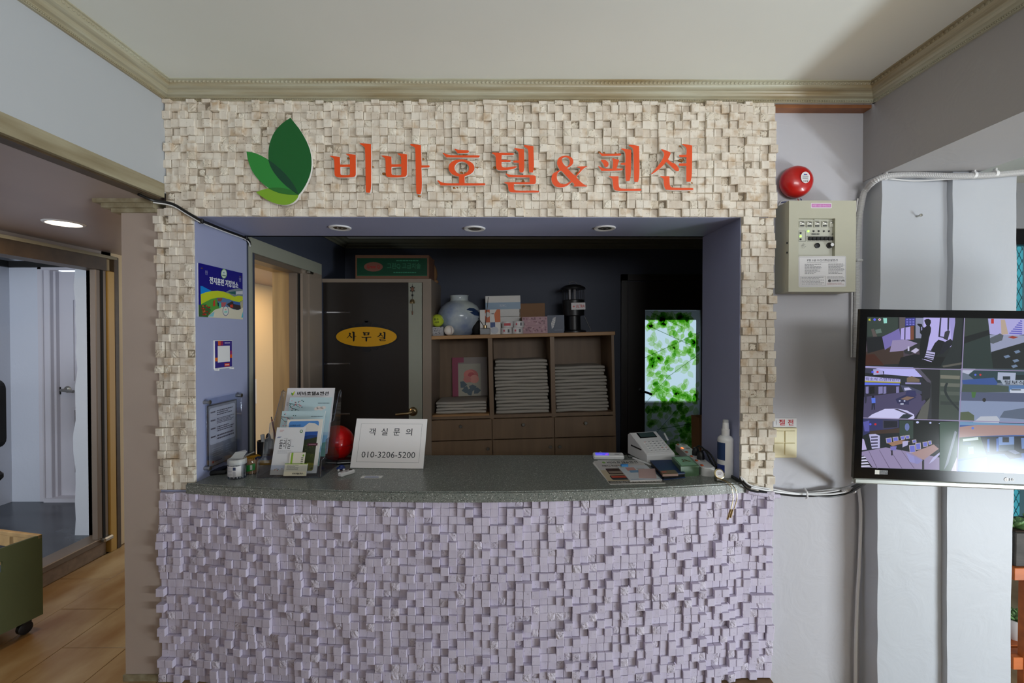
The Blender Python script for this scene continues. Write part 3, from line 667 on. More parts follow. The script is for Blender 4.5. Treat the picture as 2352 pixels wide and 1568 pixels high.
letter('orange raised ampersand of the wall sign', 1260, 340, 15.68, [
 [[(405, 775), (350, 690), (310, 600), (302, 520), (330, 410), (390, 330), (490, 285), (620, 268), (740, 285), (840, 345), (890, 430), (895, 500), (870, 580), (800, 650), (720, 695), (680, 715), (760, 820), (880, 930), (960, 995), (1050, 910), (1110, 820), (1145, 740), (1120, 715), (1010, 690), (1015, 668), (1200, 655), (1370, 650), (1395, 662), (1380, 682), (1300, 710), (1230, 770), (1120, 890), (1040, 985), (1008, 1050), (1080, 1140), (1200, 1250), (1290, 1320), (1400, 1358), (1390, 1380), (1300, 1388), (1100, 1385), (890, 1382), (930, 1320), (900, 1260), (845, 1228), (790, 1260), (700, 1340), (600, 1390), (450, 1418), (330, 1408), (230, 1370), (150, 1290), (110, 1190), (100, 1080), (130, 960), (190, 890), (280, 850)],
  [(620, 660), (690, 655), (740, 590), (768, 500), (755, 420), (700, 350), (620, 325), (540, 340), (490, 380), (475, 440), (500, 520), (560, 600)],
  [(450, 815), (400, 835), (340, 890), (305, 970), (295, 1060), (320, 1160), (370, 1230), (450, 1285), (560, 1300), (680, 1270), (800, 1180), (700, 1070), (600, 965), (500, 850)]]], [(1030, 890, 60)])
letter('orange raised letter of the wall sign right after the ampersand', 1370, 320, 12.063, [
 [[(75, 375), (95, 365), (180, 395), (300, 402), (480, 398), (620, 388), (680, 395), (685, 420), (670, 445), (600, 455), (400, 460), (155, 465)]],
 [[(115, 580), (150, 562), (220, 562), (290, 595), (332, 650), (338, 700), (320, 745), (290, 772), (245, 775), (215, 740), (180, 660)]],
 [[(45, 745), (65, 738), (130, 775), (220, 805), (350, 815), (445, 808), (455, 700), (460, 610), (440, 555), (430, 530), (460, 525), (550, 545), (630, 570), (610, 640), (580, 730), (560, 805), (650, 805), (730, 805), (738, 825), (715, 855), (600, 865), (350, 876), (140, 876)]],
 [[(680, 258), (720, 250), (850, 268), (962, 290), (962, 600), (955, 900), (945, 1040), (915, 1155), (825, 1158), (808, 1120), (800, 900), (798, 710), (720, 705), (670, 690), (665, 672), (690, 650), (800, 642), (805, 500), (800, 380), (765, 315), (690, 275)]],
 [[(890, 160), (910, 148), (1010, 150), (1180, 185), (1188, 500), (1192, 800), (1185, 1050), (1150, 1180), (1055, 1180), (1042, 1130), (1035, 800), (1028, 500), (1022, 320), (1000, 235), (900, 178)]],
 [[(335, 1035), (355, 1020), (480, 1020), (612, 1022), (612, 1200), (620, 1300), (650, 1350), (700, 1365), (1000, 1368), (1220, 1362), (1250, 1390), (1235, 1420), (1180, 1425), (800, 1425), (560, 1425), (500, 1400), (465, 1340), (448, 1150), (435, 1090), (400, 1060)]]], [(80, 350, 40), (210, 360, 28), (530, 370, 26)])
letter('last orange raised letter of the wall sign, at its far end from the leaf', 1490, 320, 12.063, [
 [[(340, 285), (360, 268), (450, 295), (580, 345), (608, 370), (605, 410), (570, 480), (535, 550), (590, 600), (655, 650), (720, 665), (780, 720), (830, 790), (842, 830), (835, 870), (800, 888), (750, 875), (700, 830), (600, 730), (485, 622), (400, 725), (300, 820), (180, 910), (90, 965), (62, 960), (120, 900), (200, 800), (300, 680), (380, 550), (425, 450), (425, 390), (405, 345)]],
 [[(920, 140), (945, 122), (1060, 140), (1205, 168), (1205, 500), (1198, 900), (1190, 1050), (1160, 1172), (1045, 1170), (1040, 1050), (1042, 900), (1040, 735), (850, 732), (832, 700), (845, 668), (1045, 662), (1045, 492), (860, 488), (838, 460), (850, 430), (1045, 425), (1052, 300), (1040, 235), (990, 185)]],
 [[(305, 1030), (330, 1015), (450, 1018), (575, 1020), (578, 1200), (590, 1290), (640, 1335), (900, 1342), (1210, 1342), (1242, 1370), (1225, 1402), (1150, 1408), (800, 1406), (500, 1402), (445, 1360), (420, 1250), (415, 1130), (395, 1075), (340, 1045)]]], [(880, 570, 55), (950, 545, 30), (870, 180, 24), (1200, 1200, 24), (1120, 1440, 26)])
# leaf emblem
dR = [(765, 75), (830, 155), (920, 270), (1010, 420), (1075, 570), (1105, 700), (1112, 820), (1100, 950), (1060, 1080), (1000, 1200), (940, 1290), (897, 1335)]
dL = [(800, 1275), (680, 1180), (580, 1080), (500, 980), (440, 880), (410, 790), (402, 720), (405, 600), (430, 470), (480, 340), (560, 230), (660, 140)]
mTop = [(42, 625), (150, 640), (270, 685), (400, 757), (520, 845), (640, 950), (740, 1060), (820, 1170), (870, 1260), (897, 1335)]
mBot = [(760, 1335), (600, 1315), (450, 1255), (320, 1165), (210, 1055), (130, 940), (80, 810), (55, 700)]
lTop = [(200, 1292), (290, 1255), (400, 1228), (500, 1215), (620, 1220), (740, 1245), (830, 1285), (897, 1335)]
lBot = [(880, 1390), (830, 1445), (760, 1485), (680, 1502), (590, 1495), (490, 1470), (390, 1425), (290, 1365)]
em = thing('leaf_emblem', 'green three-leaf emblem mounted on the stone header', 'emblem', at(690, 470, y=SY))
base = dR + lBot + lTop[:3] + mBot[3:] + mTop[:4] + dL[6:]
def leafpart(name, lp, m, y, d):
    P = [(q.x, q.z) for q in (at(560 + u / 7.13, 260 + v / 7.13, y=SY) for u, v in soft(lp, .5))]
    curve_solid(name, [P], d, m if isinstance(m, list) else [m], em, Matrix.Translation((0, y, 0)) @ Matrix.Rotation(PI / 2, 4, 'X'), world=True)
leafpart('backing', base, ['white_edge'], SY + .007, .0125)
leafpart('leaf', lTop + lBot, 'leaf_lime', SY + .0006, .0006); leafpart('leaf', mTop + mBot, 'leaf_mid', SY + .0002, .0006)
leafpart('leaf', dR + dL, 'leaf_dark', SY - .0002, .0006)
leafpart('overlap', mTop[3:] + dL[:6], 'leaf_over', SY - .0006, .0006); leafpart('overlap', lTop[2:] + mBot[:2] + [(480, 1270)], 'leaf_over2', SY - .0006, .0006)
# ---------------------------------------------------------------- soffit downlights, lobby cable
for px, py, lb in ((781, 524, 'round white recessed downlight in the soffit nearest the striped cable'), (1090, 526, 'middle round white recessed downlight in the blue soffit'), (1389, 525, 'round white recessed downlight in the soffit towards the fire panel')):
    c = at(px, py, z=SOF - .004); t = thing('recessed_downlight', lb, 'downlight', (c.x, c.y, SOF), group='soffit downlights')
    M = Matrix.Rotation(PI, 3, 'X')
    MB().lathe([(.030, -.006), (.032, .004), (.046, .006), (.0495, .003), (.0495, 0)], (0, 0, 0), 28, M=M).build('bezel', 'white_plastic', t, smooth=True)
    MB().lathe([(.031, .003), (.029, .004), (.024, .002)], (0, 0, 0), 24, M=M).build('reflector', 'steel', t, smooth=True)
    for k in range(3):
        a = k * 2 * PI / 3 + .4; MB().ball((.013 * math.cos(a), .013 * math.sin(a), -.0035), .0075, 10, 6, (1, 1, .35)).build('led_lens', 'chrome', t, smooth=True)
def cable(name, label, pts, r, m, parent=None, cat='cable', world=False, n=8, sub=8):
    o = MB().tube(spline(pts, sub), r, n).build(name, m, parent, world, smooth=True)
    if parent is None: tag(o, label, cat)
    return o
cpts = [at(318, 446, y=-.12), at(352, 460, y=-.07), at(395, 468, y=-.042), at(430, 488, y=-.036), at(462, 507, y=-.034), Vector((-1.284, .02, 1.921)), Vector((-1.289, .17, 1.921)), Vector((-1.290, .33, 1.921)), Vector((-1.292, .37, 1.912)), Vector((-1.292, .38, 1.895))]
ct_ = thing('cable_run', 'black and white cable pair clipped under the lintel into the hatch corner', 'cable', cpts[4])
MB().tube(spline(cpts), .006, 8).build('black_cable', 'cable_black', ct_, True, True)
MB().tube(spline([p + Vector((.001, -.002, -.0085)) for p in cpts[1:]]), .0025, 6).build('white_cable', 'cable_white', ct_, True, True)
for p in (cpts[4], cpts[7] + Vector((0, .01, 0))): MB().cbox(p.x - .010, p.x + .009, p.y - .006, p.y + .006, p.z - .011, p.z + .009, .003).build('cable_clip', 'black_plastic', ct_, True)
# hall downlights (lit)
def hall_light(x, y, label, watts):
    t = thing('hall_downlight', label, 'downlight', (x, y, 2.0), group='lit hall downlights'); M = Matrix.Rotation(PI, 3, 'X')
    MB().lathe([(.066, -.002), (.068, .006), (.078, .005), (.082, 0)], (0, 0, 0), 28, M=M).build('bezel', 'white_plastic', t, smooth=True)
    MB().lathe([(.066, .0), (.064, .003), (.01, .0045)], (0, 0, 0), 28, M=M).build('diffuser', 'lamp_glow', t, smooth=True)
    l = bpy.data.lights.new('hall_lamp', 'AREA'); l.shape = 'DISK'; l.size = .13; l.energy = watts; l.color = (1, .72, .42); o = bpy.data.objects.new('hall_lamp', l); COL.objects.link(o); o.parent = t; o.location = (0, 0, -.012)
c = at(147, 512, z=2.0); hall_light(c.x, c.y, 'glowing round downlight in the hall ceiling above the sliding door', 5.); hall_light(-2.15, 2.9, 'glowing hall downlight farther along, hidden past the office doorway', 9.)
# ---------------------------------------------------------------- right of the hatch: bell, fire panel, conduit, switch
bx = at(1841, 411, y=-.01); bell = thing('fire_alarm_bell', 'round red fire alarm bell above the beige panel', 'alarm bell', (bx.x, GW, bx.z)); MX = Matrix.Rotation(PI / 2, 3, 'X')
MB().lathe([(.05, 0), (.062, .012), (.066, .022), (.067, .030), (.065, .042), (.058, .056), (.046, .066), (.028, .073), (.012, .0755), (.0015, .076)], (0, 0, 0), 36, M=MX).build('gong', 'red_enamel', bell, smooth=True)
MB().lathe([(.048, -.004), (.055, .0), (.055, .012)], (0, .004, 0), 28, M=MX).build('back_plate', 'dark_red', bell, smooth=True)
p = Print(); p.poly(ell(0, 0, .0205, .0235, 28), rgb(232, 230, 230)).rect(-.008, .010, .008, .015, rgb(40, 90, 160)).rect(.001, .011, .007, .014, rgb(200, 60, 60)).lines(-.014, -.008, .014, .008, 4, rgb(110, 110, 116), seed=2).text('신호벨', -.011, -.018, .011, -.012, rgb(50, 50, 54), .01)
p.build('sticker_print', 'print', bell, (.010, -.0772, .003), (1, .12, 0), (0, 0, 1))
MB().tube(spline([(.018, -.015, -.065), (.024, -.012, -.082), (.028, -.01, -.10)]), .0018, 6).build('red_wire', 'wire_red', bell, smooth=True)
MB().tube(spline([(.03, -.012, -.064), (.034, -.014, -.072), (.018, -.014, -.082), (-.02, -.012, -.078), (-.05, -.01, -.08)]), .0018, 6).build('blue_wire', 'wire_blue', bell, smooth=True)
MB().tube(spline([(-.03, -.008, -.068), (-.05, -.01, -.076), (-.063, -.014, -.095)]), .002, 6).build('white_wire', 'cable_white', bell, smooth=True)
# fire receiver panel
PW, PH, PD = .276, .373, .096; P0 = at(1811, 670, y=GW - PD)
fp = thing('fire_alarm_receiver', 'beige steel fire alarm receiver panel hung under the red bell', 'alarm panel', (P0.x, GW, P0.z), (0, 0, 0))
MB().cbox(0, PW, -PD + .022, 0, 0, PH, .002).build('cabinet', 'panel_beige', fp)
wx0, wx1, wz0, wz1 = .040, .190, .140, .300
fd = MB()
for b_ in ((0, wx0, 0, PH), (wx1, PW, 0, PH), (wx0, wx1, 0, wz0), (wx0, wx1, wz1, PH)): fd.box(b_[0], b_[1], -PD, -PD + .0205, b_[2], b_[3])
fdo = fd.build('door', 'panel_beige', fp)
MB().box(wx0, wx1, -PD + .016, -PD + .0195, wz0, wz1).build('control_plate', 'panel_inner', fdo)
yy = -PD + .0155
def px2(u, v): return (u - 283) / 990 * PW, PH - (v - 75) / 1355 * PH   # from the panel close-up
for i, (u, v) in enumerate(((725, 310), (505, 413), (615, 415), (727, 415), (843, 413), (955, 413))):
    a, b_ = px2(u, v); w = MB().cbox(a - .0125, a + .0125, yy - .004, yy + .001, b_ - .0125, b_ + .0125, .002).build('zone_window', 'panel_inner', fdo)
    MB().lathe([(.0058, 0), (.0058, .0015), (.004, .0025)], (a, yy - .0035, b_ + .006), 14, M=Matrix.Diagonal((1.6, 1, .8)) @ MX).build('zone_lens', 'steel', w, smooth=True)
    if i not in (0, 5):
        q = Print(); q.lines(a - .009, b_ - .011, a + .009, b_ - .003, 1, rgb(40, 40, 46), .7, seed=i, rag=.1); q.build('handwriting_print', 'print', w, (0, yy - .0042, 0), (1, 0, 0), (0, 0, 1))
for i, u in enumerate((605, 683, 759, 835, 911, 986)):
    a, b_ = px2(u, 517); MB().lathe([(.0038, 0), (.0036, .002), (.001, .0034)], (a, yy, b_), 12, M=MX).build('indicator', 'led_green' if i == 0 else 'black_plastic', fdo, smooth=True)
for i, v in enumerate((545, 592, 638)):
    a, b_ = px2(491, v); MB().lathe([(.0038, 0), (.0036, .002), (.001, .0034)], (a, yy, b_), 12, M=MX).build('indicator', 'led_green' if i == 1 else 'black_plastic', fdo, smooth=True)
for i in range(7):
    a, b_ = px2(627 + i * 58, 628); MB().cbox(a - .0068, a + .0068, yy - .006, yy + .001, b_ - .0072, b_ + .0072, .0015).build('push_button', 'black_plastic', fdo)
a, b_ = px2(735, 733); MB().lathe([(.0105, 0), (.0105, .005), (.007, .006), (.006, .004)], (a, yy, b_), 20, M=MX).build('jack', 'black_plastic', fdo, smooth=True)
a, b_ = px2(918, 730); kn = MB().lathe([(.0125, 0), (.012, .004), (.0085, .006), (.008, .016), (.0075, .017)], (a, yy, b_), 20, M=MX).build('dial', 'black_plastic', fdo, smooth=True); MB().lathe([(.0068, .0165), (.0068, .019), (.005, .0195)], (a, yy, b_), 18, M=MX).build('dial_cap', 'white_plastic', kn, smooth=True)
p = Print(); dk = rgb(70, 70, 72)
def frame2(u0, v0, u1, v1):
    (a0, b0), (a1, b1) = px2(u0, v1), px2(u1, v0); t = .0009
    p.polys([rect(a0, b0, a1, b0 + t), rect(a0, b1 - t, a1, b1), rect(a0, b0, a0 + t, b1), rect(a1 - t, b0, a1, b1)], dk)
frame2(462, 510, 567, 670); frame2(585, 590, 1008, 668)
for k in range(26):
    R = random.Random(k); aa = R.random() * 6.3; rr = R.uniform(.001, .0105); a, b_ = px2(532, 738); a += rr * math.cos(aa); b_ += rr * math.sin(aa); p.polys([ell(a, b_, .0008, .0008, 6)], dk)
for (u, v, w) in ((650, 560, 60), (720, 560, 44), (950, 560, 44)): a, b_ = px2(u, v); p.lines(a, b_ - .003, a + w / 990 * PW, b_ + .002, 1, dk, .9, seed=u, rag=0)
p.build('marking_print', 'print', fdo, (0, yy - .0003, 0), (1, 0, 0), (0, 0, 1))
# stickers on the panel door
a0, b0 = px2(603, 188); a1, b1 = px2(910, 112); p = Print(); p.poly(rrect(a0, b0, a1, b1, .003), rgb(226, 222, 224)).rect(a0 + .003, b0 + .003, a1 - .003, b1 - .003, rgb(204, 130, 190)).text('P형 1급 수신기', a0 + .008, b0 + .006, a1 - .008, b1 - .006, rgb(226, 190, 220), .012)
p.build('title_sticker_print', 'print', fdo, (0, -PD - .0004, 0), (1, 0, 0), (0, 0, 1))
a0, b0 = px2(432, 1362); a1, b1 = px2(1132, 905); w, h = a1 - a0, b1 - b0; p = Print()
p.poly(rrect(0, 0, w, h, .006), rgb(224, 222, 222)); tt = .0007; g6 = rgb(120, 118, 122)
p.polys([rect(.003, .003, w - .003, .003 + tt), rect(.003, h - .003 - tt, w - .003, h - .003), rect(.003, .003, .003 + tt, h - .003), rect(w - .003 - tt, .003, w - .003, h - .003)], g6)
p.text('P형 1급 수신기취급설명서', w * .18, h * .835, w * .82, h * .91, rgb(60, 60, 66), .01).rect(w * .18, h * .80, w * .82, h * .806, g6)
p.lines(w * .03, h * .42, w * .48, h * .76, 9, g6, .4, 3, .22).lines(w * .53, h * .42, w * .97, h * .76, 9, g6, .4, 4, .22)
p.polys([rect(w * .04, h * .05, w * .57, h * .055), rect(w * .04, h * .355, w * .57, h * .36), rect(w * .04, h * .05, w * .044, h * .36), rect(w * .566, h * .05, w * .57, h * .36)], g6)
p.lines(w * .06, h * .07, w * .55, h * .34, 6, g6, .3, 6).lines(w * .6, h * .27, w * .97, h * .34, 2, g6, .4, 7)
p.poly(ell(w * .65, h * .20, .006, .006, 14), rgb(70, 70, 74)).text('日新電子(株)', w * .70, h * .165, w * .97, h * .235, rgb(90, 90, 94), .012).lines(w * .6, h * .06, w * .97, h * .14, 2, rgb(170, 120, 120), .3, 9)
p.build('instruction_print', 'print', fdo, (a0, -PD - .0004, b0), (1, 0, 0.012), (-.012, 0, 1))
for v in (695, 840):
    MB().lathe([(.004, 0), (.004, .002), (.002, .003)], (.0, -PD + .010, PH - (v - 75) / 1355 * PH), 10, M=Matrix.Rotation(-PI / 2, 3, 'Y')).build('hinge_screw', 'black_plastic', fp)
# corrugated conduit
def corrugated(pts, r, m, name, parent, world=True, step=.0032):
    S = spline(pts, 24); out = [S[0]]; acc = 0
    for a, b_ in zip(S, S[1:]):
        L_ = (b_ - a).length; pos = step - acc
        while pos <= L_: out.append(a + (b_ - a) * (pos / L_)); pos += step
        acc = L_ - (pos - step)
    return MB().tube(out, r, 8, radii=[r if i % 2 else r * .86 for i in range(len(out))]).build(name, m, parent, world, smooth=False)
cps = [Vector((1.482, .036, 1.35)), Vector((1.482, .036, 1.6)), Vector((1.482, .036, 1.86)), at(1981, 455, y=.03), at(1992, 432, y=.012), at(2010, 415, y=-.04), at(2040, 404, y=-.056), at(2100, 401, y=-.060), at(2180, 404, y=-.078), at(2260, 403, y=-.080), at(2345, 396, y=-.080), at(2400, 394, y=-.082)]
cdn = thing('corrugated_conduit', 'light grey corrugated conduit climbing past the fire panel and across the column', 'conduit', (1.482, .036, 1.35))
corrugated(cps, .0125, 'conduit_grey', 'conduit_pipe', cdn)
MB().tube(spline([p + Vector((-.016, .005, 0)) for p in cps[:4]]), .003, 6).build('white_wire', 'cable_white', cdn, True, True)
MB().tube(spline([at(2040, 410, y=-.052), at(2100, 415, y=-.048), at(2180, 411, y=-.07), at(2260, 408, y=-.07), at(2328, 401, y=-.07)]), .003, 6).build('thin_wire', 'cable_white', cdn, True, True)
for (px, py, y) in ((2034, 405, -.05), (2236, 402, -.08), (2285, 399, -.08)):
    c = at(px, py, y=y); MB().lathe([(.0142, -.006), (.0142, .006)], c, 14, M=Matrix.Rotation(PI / 2, 3, 'Y')).cbox(c.x - .003, c.x + .004, c.y - .008, c.y + .006, c.z + .010, c.z + .022, .002).build('cable_tie', 'white_plastic', cdn, True)
MB().cbox(1.448, 1.478, .045, .058, 1.755, 1.769, .004).cbox(1.468, 1.498, .018, .03, 1.757, 1.768, .004).build('saddle_clip', 'conduit_grey', cdn, True)
nl = at(2105, 497, y=-.04); tag(MB().lathe([(.003, -.002), (.003, .018), (.006, .019), (.006, .022), (.002, .023)], (nl.x, -.04, nl.z), 12, M=MX).build('wall_screw', 'steel', smooth=True), 'single bare screw sticking out of the white column', 'screw')
# switch and label
a, b_ = at(1771, 1050, y=GW), at(1826, 981, y=GW); sw = thing('light_switch', 'cream four-gang light switch beside the stone jamb', 'light switch', ((a.x + b_.x) / 2, GW, a.z)); hw_, hh_ = (b_.x - a.x) / 2 + .004, b_.z - a.z
MB().cbox(-hw_, hw_, -.009, 0, 0, hh_, .003).build('plate', 'switch_cream', sw)
for i in (-1, 1):
    for j in (0, 1): MB().cbox(i * hw_ * .43 - hw_ * .40, i * hw_ * .43 + hw_ * .40, -.0125, -.008, .012 + j * (hh_ - .024) / 2 + .001, .012 + (j + 1) * (hh_ - .024) / 2 - .001, .0015).build('rocker', 'switch_cream', sw)
a, b_ = at(1776, 980, y=GW), at(1829, 960, y=GW); sl = thing('energy_saving_label', 'white label with two red characters above the cream switch', 'label', (a.x, GW, a.z)); w, h = b_.x - a.x, b_.z - a.z
MB().box(0, w, -.002, 0, 0, h).build('card', 'label_white', sl)
Print().text(')', w * .10, h * .2, w * .14, h * .8, rgb(90, 90, 90)).text('절', w * .24, h * .18, w * .50, h * .86, rgb(196, 20, 40), .02).text('전', w * .62, h * .18, w * .86, h * .86, rgb(196, 20, 40), .02).build('label_print', 'print', sl, (0, -.0022, 0), (1, 0, 0), (0, 0, 1))
# cable bundle from counter to the television
bun = thing('cable_bundle', 'bundle of black and white cables running from the counter to the television', 'cable', at(1860, 1130, y=.03))
bp = [Vector((.93, .24, TOP + .008)), Vector((.945, .12, TOP + .008)), Vector((.955, -.03, TOP + .008)), at(1700, 1098, y=-.045), at(1722, 1118, y=-.04), at(1775, 1127, y=0.01), at(1830, 1133, y=.035), at(1900, 1130, y=.035), at(1945, 1122, y=.02), at(1972, 1108, y=-.08), at(1990, 1096, y=-.2)]
for k, (dy, dz, r, m) in enumerate(((0, 0, .0055, 'cable_black'), (.0, -.010, .0045, 'cable_black'), (-.005, .007, .003, 'cable_white'), (.004, .011, .003, 'conduit_grey'), (-.008, -.004, .004, 'cable_white'), (-.004, -.016, .004, 'cable_black'))):
    R = random.Random(k); pts = [q + Vector((0, dy - (.004 if i > 2 else 0), dz + (R.uniform(-.003, .003) if i > 3 else 0) if i > 2 else abs(dz) * .2)) for i, q in enumerate(bp[(0 if k < 3 else 4):])]
    MB().tube(spline(pts), r, 6).build('black_cable' if 'black' in m else 'white_cable', m, bun, True, True)
corrugated([at(1716, 1128, y=-.03), at(1745, 1134, y=-.02), at(1790, 1139, y=.01)], .010, 'lilac_stone', 'conduit_stub', bun)
corrugated([at(1935, 1126, y=.02), at(1962, 1118, y=-.02), at(1982, 1098, y=-.12)], .009, 'conduit_grey', 'conduit_stub', bun)
for q in (at(1849, 1131, y=.024), at(1958, 1118, y=.0)): MB().tube([q + Vector((-.004, 0, .02)), q + Vector((.0, -.014, .008)), q + Vector((0.002, -.014, -.016)), q + Vector((.004, 0, -.024))], .0035, 6).build('cable_tie', 'white_plastic', bun, True, True)
dwn = [Vector((1.497, .045, .92)), Vector((1.5, .04, .8)), Vector((1.507, .035, .7)), Vector((1.505, .036, .5)), Vector((1.496, .036, .3)), Vector((1.492, .036, .1)), Vector((1.492, .036, -.074))]
tag(MB().tube(spline(dwn), .0065, 8).build('drop_cable', 'cable_white', smooth=True), 'white cable dropping down the corner below the television', 'cable')
# ---------------------------------------------------------------- television
TVO = Vector((1.2274, -.3437, 1.5068)); TVM = Matrix.Rotation(-.08456, 3, 'Z') @ Matrix.Rotation(.02129, 3, 'X') @ Matrix.Rotation(.01678, 3, 'Y')
tv = thing('television', 'wall-mounted black television showing security camera views beside the column', 'television', TVO, TVM.to_euler())
TW, TH = .93, .523
MB().cbox(.02, TW - .02, .008, .04, -TH - .052, .026, .006).build('housing', 'black_plastic', tv)
bz = MB(); bz.box(-.024, 0, -.003, .010, -TH - .036, .026).box(TW, TW + .024, -.003, .012, -TH - .036, .026).box(0, TW, -.003, .012, 0, .026).box(0, TW, -.003, .012, -TH - .036, -TH); bz.build('bezel', 'black_gloss', tv)
MB().cbox(-.022, TW + .022, -.006, .012, -TH - .055, -TH - .036, .004).build('chin_strip', 'tv_silver', tv)
MB().box(.38, .68, .05, .12, -.38, -.12).box(.44, .62, .11, .29, -.30, -.20).build('wall_bracket', 'black_plastic', tv)
TN = TVM @ Vector((0, -1, 0)); TI = TVM.transposed()
def tvuv(px, py):
    q = TI @ (onplane(px, py, TVO, TN) - TVO); return (q.x, q.z)
p = Print(); ZA = (1980, 710, 6.323); ZB = (1970, 830, 6.157); ZC = (1960, 950, 6.0)
def sp(Z, pts, *c):
    q = [tvuv(Z[0] + u / Z[2], Z[1] + v / Z[2]) for u, v in pts]
    q = [(min(max(u, 0), TW), min(max(v, -TH), 0)) for u, v in q]; p.poly(q, rgb(*c))
def sr(Z, u0, v0, u1, v1, *c): sp(Z, [(u0, v0), (u1, v0), (u1, v1), (u0, v1)], *c)
def cell(i, j): return (i * TW / 3, -(j + 1) * TH / 3, (i + 1) * TW / 3, -j * TH / 3)
p.rect(0, -TH, TW, 0, rgb(24, 26, 30))
# row 1 col 1: lobby with a figure
u0, v0, u1, v1 = cell(0, 0); p.rect(u0, v0, u1, v1, rgb(30, 34, 36))
sp(ZA, [(75, 115), (520, 115), (520, 290), (300, 390), (75, 400)], 50, 62, 56); sp(ZA, [(60, 430), (300, 400), (620, 440), (860, 560), (860, 690), (600, 790), (40, 815)], 74, 62, 74)
sp(ZA, [(40, 620), (330, 560), (600, 600), (600, 790), (40, 815)], 62, 46, 40); sp(ZA, [(40, 660), (180, 650), (320, 815), (40, 815)], 66, 30, 18)
sp(ZA, [(60, 420), (300, 400), (330, 570), (80, 640)], 22, 22, 28); sp(ZA, [(290, 400), (440, 330), (540, 275), (560, 440), (330, 590)], 118, 108, 176)
sp(ZA, [(440, 450), (640, 440), (820, 500), (620, 600), (400, 620)], 150, 138, 178); sp(ZA, [(190, 300), (270, 280), (285, 340), (205, 355)], 96, 116, 110); sp(ZA, [(130, 290), (170, 280), (220, 395), (160, 400)], 90, 80, 78)
sp(ZA, [(305, 128), (360, 128), (360, 200), (315, 205)], 150, 220, 206); sp(ZA, [(540, 115), (630, 115), (620, 270), (540, 280)], 92, 84, 88)
sp(ZA, [(560, 280), (700, 250), (700, 440), (560, 440)], 178, 166, 232); sp(ZA, [(615, 270), (630, 268), (628, 440), (612, 440)], 40, 36, 60)
sp(ZA, [(625, 130), (770, 120), (770, 235), (625, 250)], 60, 60, 140)
for k in range(9): sr(ZA, 640 + (k % 3) * 45, 140 + (k // 3) * 34, 668 + (k % 3) * 45, 160 + (k // 3) * 34, 120, 120, 214)
sp(ZA, [(705, 245), (750, 240), (750, 440), (700, 445)], 120, 70, 50); sp(ZA, [(775, 125), (890, 125), (890, 420), (775, 420)], 136, 140, 170)
sp(ZA, [(890, 120), (1350, 120), (1320, 540), (1050, 600), (890, 600)], 186, 178, 240); sp(ZA, [(1130, 125), (1150, 125), (1130, 400), (1105, 395)], 30, 28, 50); sp(ZA, [(1240, 125), (1265, 125), (1260, 300), (1235, 300)], 34, 30, 54)
sp(ZA, [(1105, 385), (1230, 410), (1230, 425), (1105, 402)], 36, 34, 60); sp(ZA, [(1268, 125), (1350, 125), (1350, 500), (1300, 520)], 160, 152, 216); sp(ZA, [(1250, 300), (1275, 320), (1240, 450), (1180, 430), (1200, 330)], 50, 50, 60)
sp(ZA, [(1055, 490), (1110, 440), (1200, 470), (1140, 620), (1050, 700), (1000, 590)], 18, 18, 26); sp(ZA, [(1190, 480), (1280, 430), (1340, 480), (1180, 640), (1110, 670)], 24, 24, 36)
sp(ZA, [(600, 600), (830, 480), (840, 560), (700, 660), (620, 640)], 40, 40, 44); sp(ZA, [(705, 610), (780, 560), (830, 590), (770, 640)], 196, 190, 220); sp(ZA, [(660, 540), (685, 540), (685, 605), (660, 605)], 200, 196, 226)
sp(ZA, [(560, 700), (760, 650), (1100, 690), (1450, 700), (1430, 840), (520, 830)], 14, 14, 18)
sp(ZA, [(920, 600), (1060, 630), (1030, 740), (900, 700)], 186, 182, 226)
for k in range(3): sp(ZA, [(915, 630 + k * 32), (1050, 655 + k * 32), (1045, 666 + k * 32), (910, 642 + k * 32)], 40, 38, 60)
sp(ZA, [(870, 712), (1010, 755), (1008, 768), (868, 722)], 200, 190, 240)
sp(ZA, [(900, 165), (925, 142), (965, 138), (995, 160), (998, 195), (980, 235), (1000, 270), (995, 330), (970, 420), (950, 540), (920, 660), (890, 730), (840, 700), (830, 600), (850, 450), (862, 370), (838, 345), (840, 260), (800, 225), (805, 208), (865, 215), (880, 260), (905, 265), (935, 240), (915, 205)], 8, 8, 14)
sp(ZA, [(855, 252), (870, 258), (872, 300), (855, 310)], 150, 146, 200)
sp(ZA, [(1360, 120), (1470, 120), (1440, 850), (1130, 840), (1300, 520)], 34, 40, 42); sp(ZA, [(1160, 820), (1530, 755), (1530, 785), (1180, 845)], 92, 90, 84)
for (u, c) in ((180, (90, 100, 240)), (253, (220, 200, 220))): p.poly([tvuv(ZA[0] + a / ZA[2], ZA[1] + b_ / ZA[2]) for a, b_ in ell(u, 150, 20, 18, 14)], rgb(*c))
p.poly([tvuv(ZA[0] + a / ZA[2], ZA[1] + b_ / ZA[2]) for a, b_ in ell(253, 150, 10, 9, 10)], rgb(200, 40, 40)); sp(ZA, [(88, 160), (100, 130), (110, 145), (125, 128), (115, 155), (128, 165), (100, 165)], 206, 206, 60)
